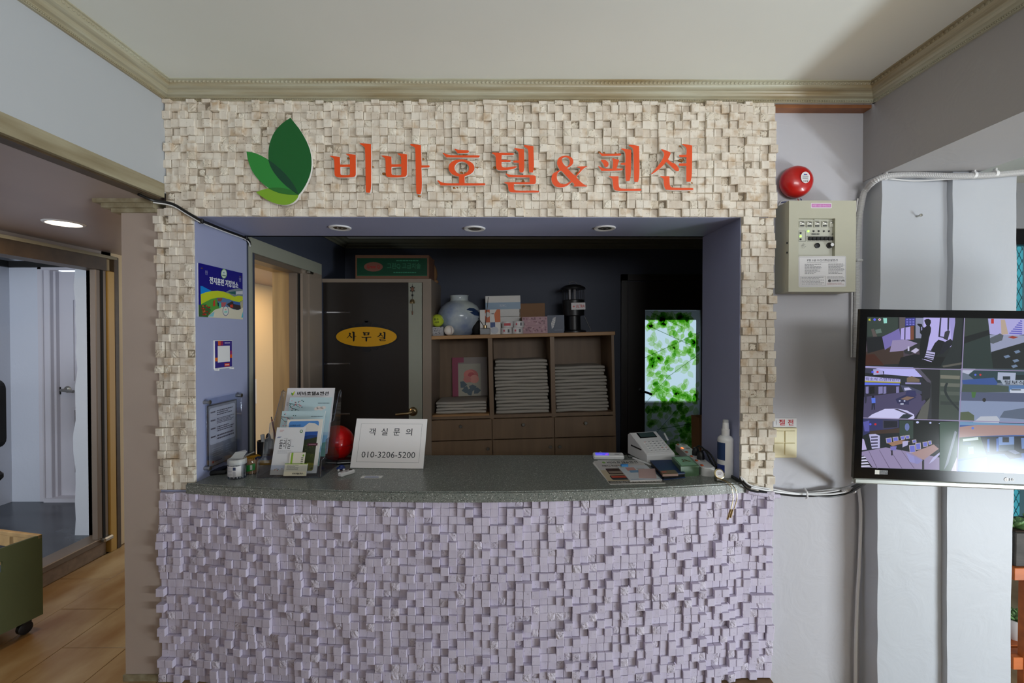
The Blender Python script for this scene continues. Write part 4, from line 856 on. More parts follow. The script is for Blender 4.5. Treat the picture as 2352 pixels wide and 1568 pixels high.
# row 1 col 2: stairs and seating
u0, v0, u1, v1 = cell(1, 0); p.rect(u0, v0, u1, v1, rgb(38, 52, 50)); sp(ZA, [(1480, 130), (1830, 130), (1840, 300), (1480, 420)], 44, 54, 48)
sp(ZA, [(1480, 400), (1830, 300), (1900, 290), (1910, 350), (1480, 500)], 16, 20, 22); sp(ZA, [(1825, 135), (2600, 135), (2600, 330), (2120, 400), (1850, 360)], 176, 172, 226)
sp(ZA, [(2010, 150), (2070, 150), (2120, 360), (2020, 370)], 186, 166, 150); sr(ZA, 1870, 138, 1910, 208, 190, 40, 34)
for k in range(7): sp(ZA, [(2130 + k * 26, 355 - k * 30), (2320, 365 - k * 30), (2320, 347 - k * 30), (2140 + k * 26, 338 - k * 30)], 96, 92, 190)
sp(ZA, [(1850, 370), (2350, 380), (2600, 380), (2600, 430), (1870, 640)], 150, 156, 186); sp(ZA, [(2110, 405), (2180, 385), (2265, 405), (2195, 428)], 150, 54, 40)
sp(ZA, [(1850, 420), (2000, 350), (2050, 380), (2030, 450), (1900, 500), (1860, 490)], 84, 90, 100); sp(ZA, [(1870, 620), (2350, 480), (2600, 420), (2600, 860), (1900, 860)], 26, 30, 32)
for (u, v) in ((2050, 680), (2200, 610), (2180, 740), (2160, 820)): sp(ZA, [(u, v), (u + 70, v - 20), (u + 100, v + 10), (u + 30, v + 34)], 110, 130, 160)
# row 2 col 1: street
u0, v0, u1, v1 = cell(0, 1); p.rect(u0, v0, u1, v1, rgb(30, 32, 34)); sp(ZB, [(95, 65), (800, 85), (910, 220), (650, 210), (370, 185), (95, 120)], 186, 184, 250)
sp(ZB, [(370, 180), (680, 205), (920, 240), (900, 440), (600, 420), (370, 300)], 40, 44, 52); sp(ZB, [(95, 90), (250, 95), (370, 140), (370, 190), (95, 160)], 56, 56, 76); sp(ZB, [(215, 110), (290, 105), (350, 135), (360, 180), (220, 190)], 170, 168, 220)
sp(ZB, [(90, 205), (600, 250), (600, 300), (90, 270)], 176, 174, 226); sp(ZB, [(90, 270), (600, 290), (600, 305), (90, 290)], 176, 166, 70)
p.text('락소식 스탠퍼넨라', *tvuv(ZB[0] + 110 / ZB[2], ZB[1] + 268 / ZB[2]), *tvuv(ZB[0] + 590 / ZB[2], ZB[1] + 232 / ZB[2]), rgb(70, 60, 120), .01)
sp(ZB, [(85, 295), (590, 310), (590, 335), (420, 330), (85, 330)], 96, 116, 236); sp(ZB, [(85, 330), (600, 335), (590, 440), (330, 470), (85, 520)], 44, 40, 56)
for (a_, c_) in ((110, 40), (165, 70), (290, 60), (360, 40), (540, 40)): sp(ZB, [(a_, 355), (a_ + c_, 352), (a_ + c_, 450), (a_, 460)], 130 if a_ != 165 else 16, 126 if a_ != 165 else 14, 176 if a_ != 165 else 20)
sp(ZB, [(80, 500), (330, 470), (640, 430), (860, 440), (960, 560), (800, 800), (70, 800)], 76, 70, 104); sp(ZB, [(600, 330), (720, 350), (900, 420), (900, 460), (650, 430)], 70, 72, 100)
sp(ZB, [(650, 370), (720, 365), (760, 400), (660, 410)], 190, 190, 230); sp(ZB, [(690, 230), (760, 205), (870, 250), (870, 290), (690, 290)], 116, 100, 84)
sp(ZB, [(670, 295), (890, 300), (890, 322), (670, 318)], 150, 146, 200); sp(ZB, [(690, 410), (810, 410), (830, 480), (760, 520), (660, 500)], 50, 50, 96); sp(ZB, [(530, 530), (670, 470), (830, 500), (720, 565), (720, 610), (560, 590)], 44, 44, 84); sp(ZB, [(600, 530), (690, 490), (800, 505), (700, 548)], 130, 104, 92); sr(ZB, 600, 590, 645, 608, 190, 196, 220)
for u in (590, 658): p.poly([tvuv(ZB[0] + a / ZB[2], ZB[1] + b_ / ZB[2]) for a, b_ in ell(u, 556, 14, 10, 10)], rgb(200, 204, 236))
sp(ZB, [(190, 520), (240, 510), (250, 560), (240, 600), (240, 680), (225, 680), (218, 610), (208, 680), (190, 680), (195, 600)], 40, 40, 60); sp(ZB, [(190, 515), (245, 512), (248, 585), (195, 590)], 90, 120, 230); p.poly([tvuv(ZB[0] + a / ZB[2], ZB[1] + b_ / ZB[2]) for a, b_ in ell(212, 498, 16, 18, 10)], rgb(30, 28, 36))
sp(ZB, [(95, 440), (120, 450), (125, 540), (115, 590), (95, 590)], 46, 44, 66)
sp(ZB, [(780, 85), (1160, 95), (1160, 800), (980, 810), (1030, 300), (870, 95)], 52, 54, 60); sp(ZB, [(780, 85), (860, 88), (1030, 280), (1020, 330)], 84, 80, 96); sp(ZB, [(860, 90), (1160, 95), (1150, 820), (1040, 820), (1040, 280)], 36, 38, 40)
sp(ZB, [(900, 260), (1020, 300), (1020, 500), (900, 560)], 42, 42, 50); sp(ZB, [(900, 640), (1020, 510), (980, 815), (830, 810)], 92, 92, 88)
sp(ZB, [(130, 800), (200, 745), (380, 668), (560, 665), (690, 690), (790, 745), (800, 790), (780, 815)], 206, 204, 246); sp(ZB, [(570, 810), (640, 745), (720, 735), (775, 765), (690, 815)], 40, 50, 60); sp(ZB, [(510, 672), (560, 668), (780, 760), (760, 770)], 70, 66, 90)
sp(ZB, [(1160, 95), (1460, 100), (1420, 850), (1140, 830)], 66, 76, 70)
for k, c in ((190, (120, 120, 108)), (300, (104, 108, 100)), (420, (84, 92, 86)), (560, (54, 62, 60))): sp(ZB, [(1165, k), (1440, k + 10), (1436, k + 60), (1165, k + 50)], *c)
for k in range(7): sp(ZB, [(1240 + [0, -20, -25, 0, 40, 90, 150][k], 300 + k * 60), (1275 + [0, -20, -25, 0, 40, 90, 150][k], 300 + k * 60), (1275 + [-20, -25, 0, 40, 90, 150, 200][k], 362 + k * 60), (1235 + [-20, -25, 0, 40, 90, 150, 200][k], 362 + k * 60)], 40, 48, 50)
for (u, c) in ((205, (80, 90, 236)), (276, (200, 40, 50))): p.poly([tvuv(ZB[0] + a / ZB[2], ZB[1] + b_ / ZB[2]) for a, b_ in ell(u, 148, 17, 16, 12)], rgb(*c))
# row 2 col 2: street with van
sp(ZB, [(1450, 95), (2800, 120), (2800, 880), (1420, 850)], 104, 116, 136); sp(ZB, [(1460, 100), (1660, 105), (1560, 180), (1460, 150)], 186, 190, 214); sp(ZB, [(1660, 105), (2800, 120), (2800, 300), (1700, 300), (1560, 190)], 44, 66, 74)
sp(ZB, [(1470, 260), (1740, 240), (1920, 225), (1970, 300), (1960, 330), (1480, 320)], 56, 84, 150); sp(ZB, [(1480, 320), (1960, 330), (2130, 350), (2130, 430), (1460, 440)], 70, 84, 76); sp(ZB, [(1975, 150), (2230, 160), (2220, 265), (1970, 260)], 170, 180, 206); sr(ZB, 2045, 208, 2150, 255, 40, 50, 60); sr(ZB, 2230, 190, 2600, 255, 30, 40, 46)
sp(ZB, [(2010, 262), (2700, 262), (2700, 330), (2050, 325)], 160, 172, 190); p.text('털보식당', *tvuv(ZB[0] + 2070 / ZB[2], ZB[1] + 322 / ZB[2]), *tvuv(ZB[0] + 2460 / ZB[2], ZB[1] + 272 / ZB[2]), rgb(44, 48, 64), .015)
sp(ZB, [(2130, 335), (2700, 335), (2700, 420), (2130, 420)], 84, 120, 170); sp(ZB, [(2145, 400), (2180, 385), (2600, 385), (2600, 450), (2145, 440)], 200, 208, 226); sp(ZB, [(2165, 390), (2300, 392), (2300, 408), (2165, 408)], 50, 60, 76)
sp(ZB, [(1440, 430), (2800, 450), (2800, 580), (1440, 550)], 84, 92, 120); sp(ZB, [(1430, 550), (2800, 580), (2800, 880), (1420, 850)], 136, 150, 182); sp(ZB, [(2060, 700), (2800, 580), (2800, 850), (2000, 790)], 92, 104, 126)
sp(ZB, [(1600, 430), (1670, 430), (1650, 510), (1610, 510)], 70, 110, 60); p.poly([tvuv(ZB[0] + a / ZB[2], ZB[1] + b_ / ZB[2]) for a, b_ in ell(1782, 542, 26, 28, 14)], rgb(44, 44, 44))
sp(ZB, [(1435, 715), (1560, 705), (1640, 760), (1640, 840), (1430, 840)], 84, 96, 72); sp(ZB, [(1620, 860), (1730, 775), (1960, 770), (2000, 820), (1990, 870)], 186, 192, 206)
for (u, c) in ((1657, (90, 110, 220)), (1728, (190, 60, 60))): p.poly([tvuv(ZB[0] + a / ZB[2], ZB[1] + b_ / ZB[2]) for a, b_ in ell(u, 186, 16, 15, 12)], rgb(*c))
# row 3 col 1: dining room
sp(ZC, [(128, 60), (1445, 105), (1415, 790), (97, 735)], 30, 34, 40); sp(ZC, [(128, 65), (620, 80), (620, 190), (230, 250), (128, 300)], 50, 52, 100); sp(ZC, [(400, 85), (610, 90), (610, 190), (400, 205)], 64, 62, 86); sp(ZC, [(415, 95), (600, 98), (600, 182), (415, 195)], 30, 30, 44)
sp(ZC, [(220, 235), (630, 195), (630, 260), (220, 280)], 66, 50, 44); sp(ZC, [(630, 90), (820, 95), (820, 340), (630, 330)], 50, 66, 60); p.poly([tvuv(ZC[0] + a / ZC[2], ZC[1] + b_ / ZC[2]) for a, b_ in ell(735, 180, 32, 52, 14)], rgb(106, 120, 176))
sp(ZC, [(820, 95), (1200, 110), (1180, 420), (820, 360)], 14, 18, 18)
for (u, v, r) in ((878, 115, 20), (1055, 123, 16), (1180, 132, 10)): p.poly([tvuv(ZC[0] + a / ZC[2], ZC[1] + b_ / ZC[2]) for a, b_ in ell(u, v, r, r * .8, 10)], rgb(200, 206, 250))
sp(ZC, [(105, 520), (440, 460), (760, 520), (1180, 600), (1180, 770), (97, 735)], 150, 138, 176)
for k in range(4): sp(ZC, [(200 + k * 150, 500), (208 + k * 150, 500), (330 + k * 170, 750), (318 + k * 170, 750)], 110, 98, 130)
sp(ZC, [(130, 110), (215, 90), (215, 240), (150, 240)], 90, 90, 170); sp(ZC, [(110, 340), (140, 350), (180, 490), (110, 500)], 190, 180, 226); sp(ZC, [(210, 280), (300, 275), (360, 300), (360, 470), (250, 480)], 186, 184, 226)
for k in range(4): sp(ZC, [(235, 310 + k * 42), (330, 305 + k * 42), (332, 325 + k * 42), (237, 330 + k * 42)], 70, 66, 96)
for (a_, b1_, w_, h_) in ((440, 325, 80, 70), (535, 312, 76, 60), (640, 298, 60, 52), (705, 290, 60, 48), (800, 350, 58, 44), (760, 425, 85, 100), (845, 395, 75, 90), (945, 378, 70, 68), (1020, 365, 48, 52)):
    sp(ZC, [(a_, b1_ + 8), (a_ + w_, b1_), (a_ + w_ + 6, b1_ + h_), (a_ + 12, b1_ + h_ + 10)], 190, 180, 186); sp(ZC, [(a_ + 8, b1_ + 16), (a_ + w_ - 8, b1_ + 8), (a_ + w_ - 2, b1_ + h_ - 4), (a_ + 18, b1_ + h_ + 2)], 108, 112, 206)
sp(ZC, [(465, 400), (640, 360), (775, 378), (530, 445)], 156, 120, 96); sp(ZC, [(790, 540), (1100, 420), (1170, 480), (960, 632)], 170, 140, 140)
for (a_, b1_, c_, d_) in ((515, 440, 535, 570), (940, 630, 968, 770)): sr(ZC, a_, b1_, c_, d_, 30, 28, 34)
sp(ZC, [(720, 530), (830, 585), (850, 680), (770, 660)], 150, 148, 206); sp(ZC, [(830, 585), (950, 640), (880, 690), (840, 680)], 140, 138, 196); sp(ZC, [(1030, 690), (1090, 600), (1210, 505), (1180, 560), (1090, 650)], 186, 184, 226); sp(ZC, [(670, 380), (750, 370), (740, 430), (670, 460)], 180, 178, 220)
sp(ZC, [(500, 450), (590, 440), (580, 500), (510, 500)], 120, 116, 190); sp(ZC, [(97, 580), (140, 575), (260, 735), (97, 730)], 26, 24, 34)
for k in range(4): sp(ZC, [(100, 590 + k * 40), (150 + k * 20, 585 + k * 40), (170 + k * 22, 605 + k * 40), (100, 612 + k * 40)], 214, 212, 240)
sp(ZC, [(1180, 110), (1445, 108), (1415, 790), (1180, 780)], 62, 84, 72); sp(ZC, [(1390, 230), (1420, 250), (1300, 680), (1240, 770)], 136, 146, 160); sp(ZC, [(1420, 590), (1415, 790), (1340, 785)], 190, 180, 216)
for (u, c) in ((228, (80, 90, 236)), (297, (200, 40, 50))): p.poly([tvuv(ZC[0] + a / ZC[2], ZC[1] + b_ / ZC[2]) for a, b_ in ell(u, 141, 16, 15, 12)], rgb(*c))
# row 3 col 2: yard with huts
sp(ZC, [(1448, 108), (2800, 150), (2800, 850), (1415, 790)], 58, 92, 160); sp(ZC, [(1448, 108), (2800, 150), (2800, 170), (1448, 150)], 110, 150, 190); sp(ZC, [(1450, 180), (1700, 150), (2200, 155), (2800, 185), (2800, 300), (2200, 290), (1720, 305), (1450, 325)], 170, 138, 134)
sp(ZC, [(1450, 325), (1740, 310), (1830, 570), (1430, 620)], 78, 100, 76); sp(ZC, [(1500, 345), (1710, 318), (1715, 355), (1505, 378)], 200, 216, 216); sr(ZC, 1500, 385, 1610, 430, 70, 96, 100); sp(ZC, [(1570, 455), (1645, 450), (1655, 550), (1580, 555)], 130, 186, 206)
sp(ZC, [(1740, 310), (2800, 300), (2800, 520), (1830, 560)], 22, 30, 44); sp(ZC, [(1990, 320), (2205, 310), (2205, 500), (2000, 500)], 116, 146, 200); sr(ZC, 2045, 320, 2135, 390, 24, 30, 40); sp(ZC, [(2000, 430), (2205, 420), (2205, 500), (2000, 510)], 84, 100, 116)
for (a_, b1_) in ((1835, 350), (1960, 340)): sp(ZC, [(a_, b1_), (a_ + 30, b1_ - 6), (a_ + 32, b1_ + 175), (a_, b1_ + 175)], 60, 100, 180)
sp(ZC, [(2300, 330), (2700, 320), (2700, 470), (2310, 480)], 100, 130, 186); sp(ZC, [(2070, 550), (2300, 520), (2310, 600), (2150, 620)], 20, 24, 34); sp(ZC, [(2120, 505), (2210, 495), (2290, 540), (2220, 555)], 110, 120, 150)
sp(ZC, [(1430, 650), (1700, 600), (1830, 590), (1850, 790), (1430, 780)], 84, 116, 156); sp(ZC, [(2060, 815), (2260, 760), (2360, 830), (2060, 825)], 170, 160, 200); p.poly([tvuv(ZC[0] + a / ZC[2], ZC[1] + b_ / ZC[2]) for a, b_ in ell(1635, 195, 18, 18, 12)], rgb(80, 120, 220))
# third column (past the picture's edge)
for j, c in enumerate(((70, 74, 96), (96, 108, 140), (60, 66, 84))):
    u0, v0, u1, v1 = cell(2, j); p.rect(u0, v0, u1, v1, rgb(*c)); p.poly([(u0, v0), (u1, v0), (u1, v0 + .07), (u0, v0 + .05)], rgb(*[int(q * .6) for q in c])); p.poly([(u0, v0 + .12), (u1, v0 + .13), (u1, v1), (u0, v1)], rgb(*[min(255, int(q * 1.5)) for q in c]))
g_ = rgb(150, 140, 178); t_ = .0016
p.polys([rect(i * TW / 3 - t_, -TH, i * TW / 3 + t_, 0) for i in (1, 2)] + [rect(0, -j * TH / 3 - t_, TW, -j * TH / 3 + t_) for j in (1, 2)], g_)
MB().box(0, TW, 0, .01, -TH, 0).build('screen_glass', 'black_gloss', tv)
p.build('screen_print', 'screen', tv, (0, -.0004, 0), (1, 0, 0), (0, 0, 1), 1e-5)
p = Print(); a, b_ = tvuv(2008, 1080); p.rect(a, b_ - .012, a + .015, b_ + .003, rgb(206, 206, 196)).rect(a + .0155, b_ - .012, a + .042, b_ + .003, rgb(60, 62, 64)).text('LG Smart', a + .018, b_ - .001, a + .040, b_ + .002, rgb(190, 190, 190)).lines(a + .018, b_ - .011, a + .040, b_ - .003, 3, rgb(130, 130, 130), .35, 5)
a, b_ = tvuv(2309, 1100); p.poly(ell(a, b_, .0068, .0068, 18), rgb(196, 190, 186)).polys([rect(a - .0012, b_ - .0035, a + .0002, b_ + .0035), rect(a - .0012, b_ - .0035, a + .0025, b_ - .0022)], rgb(110, 106, 104)).text('LG', a + .010, b_ - .0045, a + .024, b_ + .0045, rgb(206, 202, 196), .03)
p.build('badge_print', 'print', tv, (0, -.0034, 0), (1, 0, 0), (0, 0, 1))
# ---------------------------------------------------------------- signs on the hatch's blue jamb (plane x = JL)
JX = JL
def jb(px, py, x=JX): q = at(px, py, x=x); return q.y, q.z
ya, zb = .011, 1.522; w, h = .316, .225
ps = thing('training_site_plaque', 'blue, yellow and green printed plaque high on the blue jamb', 'plaque', (JX, ya, zb))
MB().cbox(0, .004, 0, w, 0, h, .001).build('board', 'white_plastic', ps)
def pz(u, v):  # close-up pixels -> plaque coordinates (rectified)
    s_ = (u - 95) / (1225 - 95) if u < 1300 else 1; q = at(450 + u / 11.2, 595 + v / 11.2, x=JX + .004); return (min(max(q.y - ya, 0), w), min(max(q.z - zb, 0), h))
p = Print(); Z = lambda L, *c: p.poly([pz(*q) for q in L], rgb(*c))
p.rect(0, 0, w, h, rgb(30, 26, 124)).rect(.06, 0, w, .05, rgb(214, 208, 186)).rect(0, 0, .06, .05, rgb(60, 92, 50))
Z([(115, 690), (160, 690), (250, 740), (400, 815), (120, 905)], 20, 130, 214)
Z([(760, 850), (850, 800), (980, 765), (1120, 750), (1235, 790), (1245, 970), (980, 970), (850, 890)], 120, 132, 140); Z([(1030, 830), (1240, 820), (1240, 910), (1060, 900), (1030, 915)], 196, 196, 200); Z([(820, 850), (1020, 820), (1020, 910), (900, 890)], 40, 90, 90)
Z([(120, 905), (240, 855), (400, 820), (560, 812), (700, 830), (850, 890), (980, 965), (1100, 940), (1248, 965), (1250, 1060), (1120, 1105), (1000, 1085), (860, 1035), (700, 990), (560, 990), (400, 1020), (250, 1095), (128, 1160)], 190, 204, 42)
Z([(128, 1160), (250, 1095), (400, 1020), (560, 992), (700, 992), (640, 1250), (480, 1300), (300, 1475), (140, 1475)], 84, 150, 60); Z([(130, 1180), (260, 1160), (380, 1300), (300, 1470), (140, 1472)], 60, 92, 50)
R = random.Random(4)
for k in range(26): u, v = R.uniform(150, 400), R.uniform(1190, 1440); Z(ell(u, v, 22, 20, 8), *R.choice(((196, 70, 40), (206, 90, 50), (150, 40, 30), (60, 110, 50)))) if u < 520 - (v - 1190) * .7 else None
Z([(520, 1000), (700, 990), (860, 1040), (1000, 1088), (1120, 1108), (1252, 1060), (1255, 1240), (1100, 1305), (950, 1290), (860, 1235), (760, 1210), (640, 1230), (560, 1120)], 86, 120, 160)
Z([(540, 1010), (680, 1000), (640, 1090), (560, 1080)], 140, 80, 60); Z([(640, 1110), (780, 1110), (740, 1205), (650, 1230)], 176, 90, 96); Z([(780, 1160), (920, 1080), (1130, 1180), (1200, 1270), (1050, 1305), (900, 1260)], 56, 46, 50); Z([(870, 1180), (940, 1160), (950, 1240), (880, 1245)], 190, 60, 44); Z([(950, 1085), (1120, 1110), (1130, 1190), (960, 1150)], 60, 96, 160); Z([(1130, 1110), (1254, 1065), (1256, 1235), (1150, 1280)], 176, 170, 140)
Z([(440, 1080), (480, 1040), (490, 1200), (430, 1210)], 190, 60, 40); Z([(540, 1110), (585, 1130), (580, 1220), (560, 1210)], 30, 60, 76); Z([(590, 1110), (640, 1130), (640, 1240), (590, 1270)], 70, 176, 160)
Z([(300, 1478), (400, 1390), (540, 1310), (640, 1240), (760, 1212), (860, 1240), (950, 1295), (1100, 1312), (1256, 1240), (1264, 1512)], 214, 208, 186); Z([(300, 1478), (400, 1392), (470, 1350), (440, 1480)], 130, 190, 206); Z([(1180, 1420), (1258, 1340), (1262, 1505), (1160, 1500)], 90, 180, 200)
Z(ell(757, 1330, 78, 128, 24), 44, 34, 120); Z(ell(757, 1330, 68, 115, 24), 206, 214, 206); Z([(735, 1280), (770, 1275), (775, 1310), (740, 1315)], 226, 150, 150); Z([(720, 1340), (800, 1330), (800, 1375), (720, 1380)], 140, 200, 190)
Z(ell(712, 375, 78, 125, 24), 110, 160, 90); Z(ell(712, 375, 66, 108, 24), 206, 220, 206); Z([(690, 335), (725, 340), (725, 365), (690, 360)], 60, 120, 160); Z([(668, 400), (760, 415), (760, 445), (668, 430)], 110, 130, 120)
wt = rgb(226, 228, 236)
def jt(s_, u0, v0, u1, v1, b_): 
    a, c = pz(u0, v1), pz(u1, v0); p.text(s_, a[0], a[1], c[0], c[1], wt, b_)
a, c = pz(338, 610), pz(715, 560); 
p.text('전지훈련', pz(338, 600)[0], .146, pz(712, 600)[0], .177, wt, .03); p.text('지정업소', pz(742, 600)[0], .146, pz(1078, 600)[0], .177, wt, .03)
p.text('환', pz(222, 300)[0], .181, pz(296, 300)[0], .2, rgb(150, 150, 200)); p.text('영', pz(1095, 300)[0], .181, pz(1145, 300)[0], .2, rgb(150, 150, 200))
p.build('plaque_print', 'print_gloss', ps, (.0042, 0, 0), (0, 1, 0), (0, 0, 1), 3e-5)
for (u, v) in ((.022, h - .02), (w - .02, h - .02)): MB().lathe([(.003, 0), (.003, .003), (.001, .004)], (.004, u, v), 10, M=Matrix.Rotation(PI / 2, 3, 'Y')).build('screw', 'brass', ps)
# code board (its code square left blank)
y0, z1 = jb(489, 779); y1, _ = jb(531, 790); z0 = 1.293
qs = thing('payment_code_board', 'small purple and orange board with a blank white square on the blue jamb', 'board', (JX, y0, z0)); w, h = y1 - y0, z1 - z0 - .004
MB().cbox(0, .006, 0, w, 0, h, .0015).build('board', 'white_plastic', qs)
p = Print(); p.rect(.004, .006, w - .004, h - .004, rgb(56, 44, 130)).rect(.025, h - .024, .043, h - .004, rgb(214, 96, 44)).rect(.043, h - .024, .060, h - .004, rgb(150, 40, 90)).rect(.004, .036, .022, .052, rgb(222, 110, 40)).rect(w - .02, .046, w - .004, .062, rgb(222, 96, 40)).rect(w - .02, .062, w - .004, .08, rgb(150, 44, 110)).rect(.022, .03, w - .022, h - .026, rgb(232, 232, 232)).rect(w - .062, .009, w - .024, .024, rgb(206, 60, 40)).lines(w - .058, .012, w - .028, .021, 1, rgb(240, 200, 190), .6, 3, rag=0).lines(w - .06, h - .017, w - .02, h - .009, 1, rgb(190, 180, 220), .6, 5, rag=0)
p.build('board_print', 'print', qs, (.0063, 0, 0), (0, 1, 0), (0, 0, 1), 6e-5)
for v in (.012, w - .012): MB().cbox(.0, .018, v - .005, v + .005, -.006, .002, .001).build('foot_tab', 'white_plastic', qs)
# acrylic notice on stand-offs
y0, y1, z0, z1 = .034, .288, .862, 1.172; an = thing('acrylic_notice', 'grey and white notice behind clear acrylic on stand-offs near the counter', 'notice', (JX, y0, z0)); w, h = y1 - y0, z1 - z0
MB().cbox(.016, .020, 0, w, 0, h, .001).build('acrylic_sheet', 'acrylic', an); MB().box(.004, .008, .02, w - .02, .008, h - .03).build('backing_board', 'acrylic_edge', an)
p = Print(); p.rect(.028, .012, w - .028, h - .035, rgb(160, 158, 162)).poly(rrect(.035, .105, w - .035, h - .045, .012), rgb(216, 212, 216))
for k in range(4):
    zt = h - .062 - k * .036; p.lines(.042, zt - .006, .074, zt + .002, 1, rgb(90, 84, 96), .8, k, rag=0).rect(.080, zt - .020, .0806, zt + .004, rgb(120, 116, 122)).lines(.085, zt - .022, w - .045, zt + .004, [3, 4, 3, 2][k], rgb(90, 84, 96), .5, 20 + k)
p.lines(.05, .045, .125, .09, 5, rgb(196, 196, 200), .3, 31).lines(.145, .045, .2, .09, 4, rgb(190, 190, 196), .3, 32).poly(ell(.055, .028, .005, .005, 12), rgb(176, 30, 40)).lines(.065, .024, .12, .032, 1, rgb(110, 90, 100), .6, 33)
p.build('notice_print', 'print', an, (.0085, 0, 0), (0, 1, 0), (0, 0, 1), 5e-5)
for v in (.012, w - .012):
    for q in (.014, h - .014): MB().lathe([(.008, -.006), (.008, .020), (.0095, .021), (.0095, .027), (.007, .028)], (0, v, q), 14, M=Matrix.Rotation(PI / 2, 3, 'Y')).build('stand_off', 'steel', an, smooth=True)
# ---------------------------------------------------------------- things on the counter
def on(px, py): return at(px, py, z=TOP)
def T(name, label, cat, px, py, rz=0, group=None):
    c = on(px, py); return thing(name, label, cat, (c.x, c.y, TOP), (0, 0, rz), group)
# cotton swab jar
t = T('cotton_swab_jar', 'clear jar of white cotton swabs with its lid flipped open', 'jar', 545, 1096); r = .0355
MB().lathe([(r, 0), (r, .066), (r * .98, .068), (r * .98, .0005)], (0, 0, 0), 28).build('tub', 'acrylic', t, smooth=True)
MB().lathe([(r * 1.02, .06), (r * 1.04, .064), (r * 1.04, .078), (r * .98, .082), (r * .90, .082), (r * .9, .06)], (0, 0, 0), 28).build('collar', 'frosted', t, smooth=True)
MB().add([(-.028, -.004, .082), (.026, -.004, .082), (.030, .02, .106), (.02, .03, .112), (-.02, .02, .104)], [(0, 1, 2, 3, 4)]).prism([(-.028, -.004, .083), (.026, -.004, .083), (.034, .016, .108), (-.012, .012, .106)], (0, .002, .001)).build('lid', 'frosted', t)
R = random.Random(2); sw_ = MB()
for k in range(46):
    a = R.random() * 6.28; q = r * .86 * math.sqrt(R.random()); x, y = q * math.cos(a), q * math.sin(a); dx, dy = R.uniform(-.004, .004), R.uniform(-.004, .004)
    sw_.tube([(x, y, .003), (x + dx, y + dy, .068)], .0011, 5).ball((x, y, .007), .0026, 6, 5, (1, 1, 2)).ball((x + dx, y + dy, .064), .0026, 6, 5, (1, 1, 2))
sw_.build('cotton_swabs', 'swab', t, smooth=True, kind='stuff')
p = Print(); n = 14
for k in range(n):
    a0, a1 = -PI * .83 + k * 1.9 / n, -PI * .83 + (k + 1) * 1.9 / n
MB().add([(r * 1.01 * math.cos(a), r * 1.01 * math.sin(a), z) for z in (.012, .056) for a in [-2.5 + i * 1.9 / 12 for i in range(13)]], [(i, i + 1, 14 + i, 13 + i) for i in range(12)]).build('label_band', 'label_white', t, smooth=True)
p = Print()
for k in range(6): p.rect(-.020, .048 - k * .006, .000, .0495 - k * .006, rgb(140, 138, 146))
p.rect(.004, .040, .016, .053, rgb(60, 70, 100)).rect(.004, .015, .016, .036, rgb(190, 188, 192)); p.build('label_print', 'print', t, (0, -r * 1.03 - .0006, 0), (1, 0, 0), (0, 0, 1))
# toothpick jar
t = T('toothpick_jar', 'clear tub of wooden toothpicks with a green label', 'jar', 580, 1086); r = .0285
MB().lathe([(r, 0), (r * 1.02, .062), (r, .063), (r * .97, .0005)], (0, 0, 0), 24).build('tub', 'acrylic', t, smooth=True)
tp = MB()
for k in range(70):
    a = R.random() * 6.28; q = r * .9 * math.sqrt(R.random()); x, y = q * math.cos(a), q * math.sin(a); tp.tube([(x, y, .002), (x + R.uniform(-.003, .003), y + R.uniform(-.003, .003), .055 + R.uniform(-.006, .006))], .0013, 4)
tp.build('toothpicks', 'toothpick', t, kind='stuff')
MB().add([(r * 1.03 * math.cos(a), r * 1.03 * math.sin(a), z + .006 * (a + 1.5)) for z in (.016, .044) for a in [-2.1 + i * 1.4 / 10 for i in range(11)]], [(i, i + 1, 12 + i, 11 + i) for i in range(10)]).build('label_band', 'leaf_mid', t, smooth=True)
Print().rect(.006, .022, .016, .042, rgb(210, 214, 206)).build('label_print', 'print', t, (0, -r * 1.04, 0), (1, 0, .1), (0, 0, 1))
# pen cup with marker
t = T('pen_cup', 'black pen cup holding a grey marker behind the toothpick tub', 'pen cup', 610, 1055)
MB().lathe([(.036, 0), (.037, .095), (.034, .095), (.033, .004)], (0, 0, 0), 24).build('cup', 'black_plastic', t, smooth=True)
MB().tube([(-.006, 0, .006), (-.012, -.005, .125)], .009, 10).build('marker', 'conduit_grey', t, smooth=True); MB().ball((.014, .0, .105), .018, 12, 8, (.7, .6, 1.4)).build('brush_tip', 'black_plastic', t, smooth=True)
t = T('red_pen', 'dark red pen leaning out behind the leaflet stand', 'pen', 641, 1052); MB().tube([(.0, 0, .004), (-.045, .02, .19)], .0038, 8).build('barrel', 'dark_red', t, smooth=True); MB().tube([(-.0445, .0198, .188), (-.048, .0213, .203)], .0028, 8).build('cap', 'black_plastic', t, smooth=True)
t = T('tape_cutter', 'yellow tape cutter behind the cotton swab jar', 'tape cutter', 575, 1062, .3)
MB().prism([(-.045, -.012, 0), (.045, -.012, 0), (.045, -.012, .03), (.028, -.012, .036), (-.02, -.012, .030), (-.045, -.012, .02)], (0, .024, 0)).build('body', 'yellow_plastic', t)
MB().tube([(-.02, 0, .032), (.02, 0, .05)], .007, 8).build('blade_arm', 'steel', t, smooth=True)
t = T('black_phone', 'black handset lying at the foot of the acrylic notice', 'handset', 506, 1084, .35); MB().cbox(-.035, .035, -.05, .05, 0, .018, .007).build('body', 'black_plastic', t); MB().cbox(-.028, .028, -.043, .02, .0178, .0195, .001).build('screen', 'black_gloss', t)
t = T('snack_box', 'small blue and yellow box beside the leaflet stand', 'box', 606, 1066, .1); MB().cbox(-.035, .035, -.012, .012, 0, .022, .001).build('lower_half', 'yellow_plastic', t); MB().cbox(-.035, .035, -.012, .012, .0215, .036, .001).build('upper_half', 'navy_book', t)
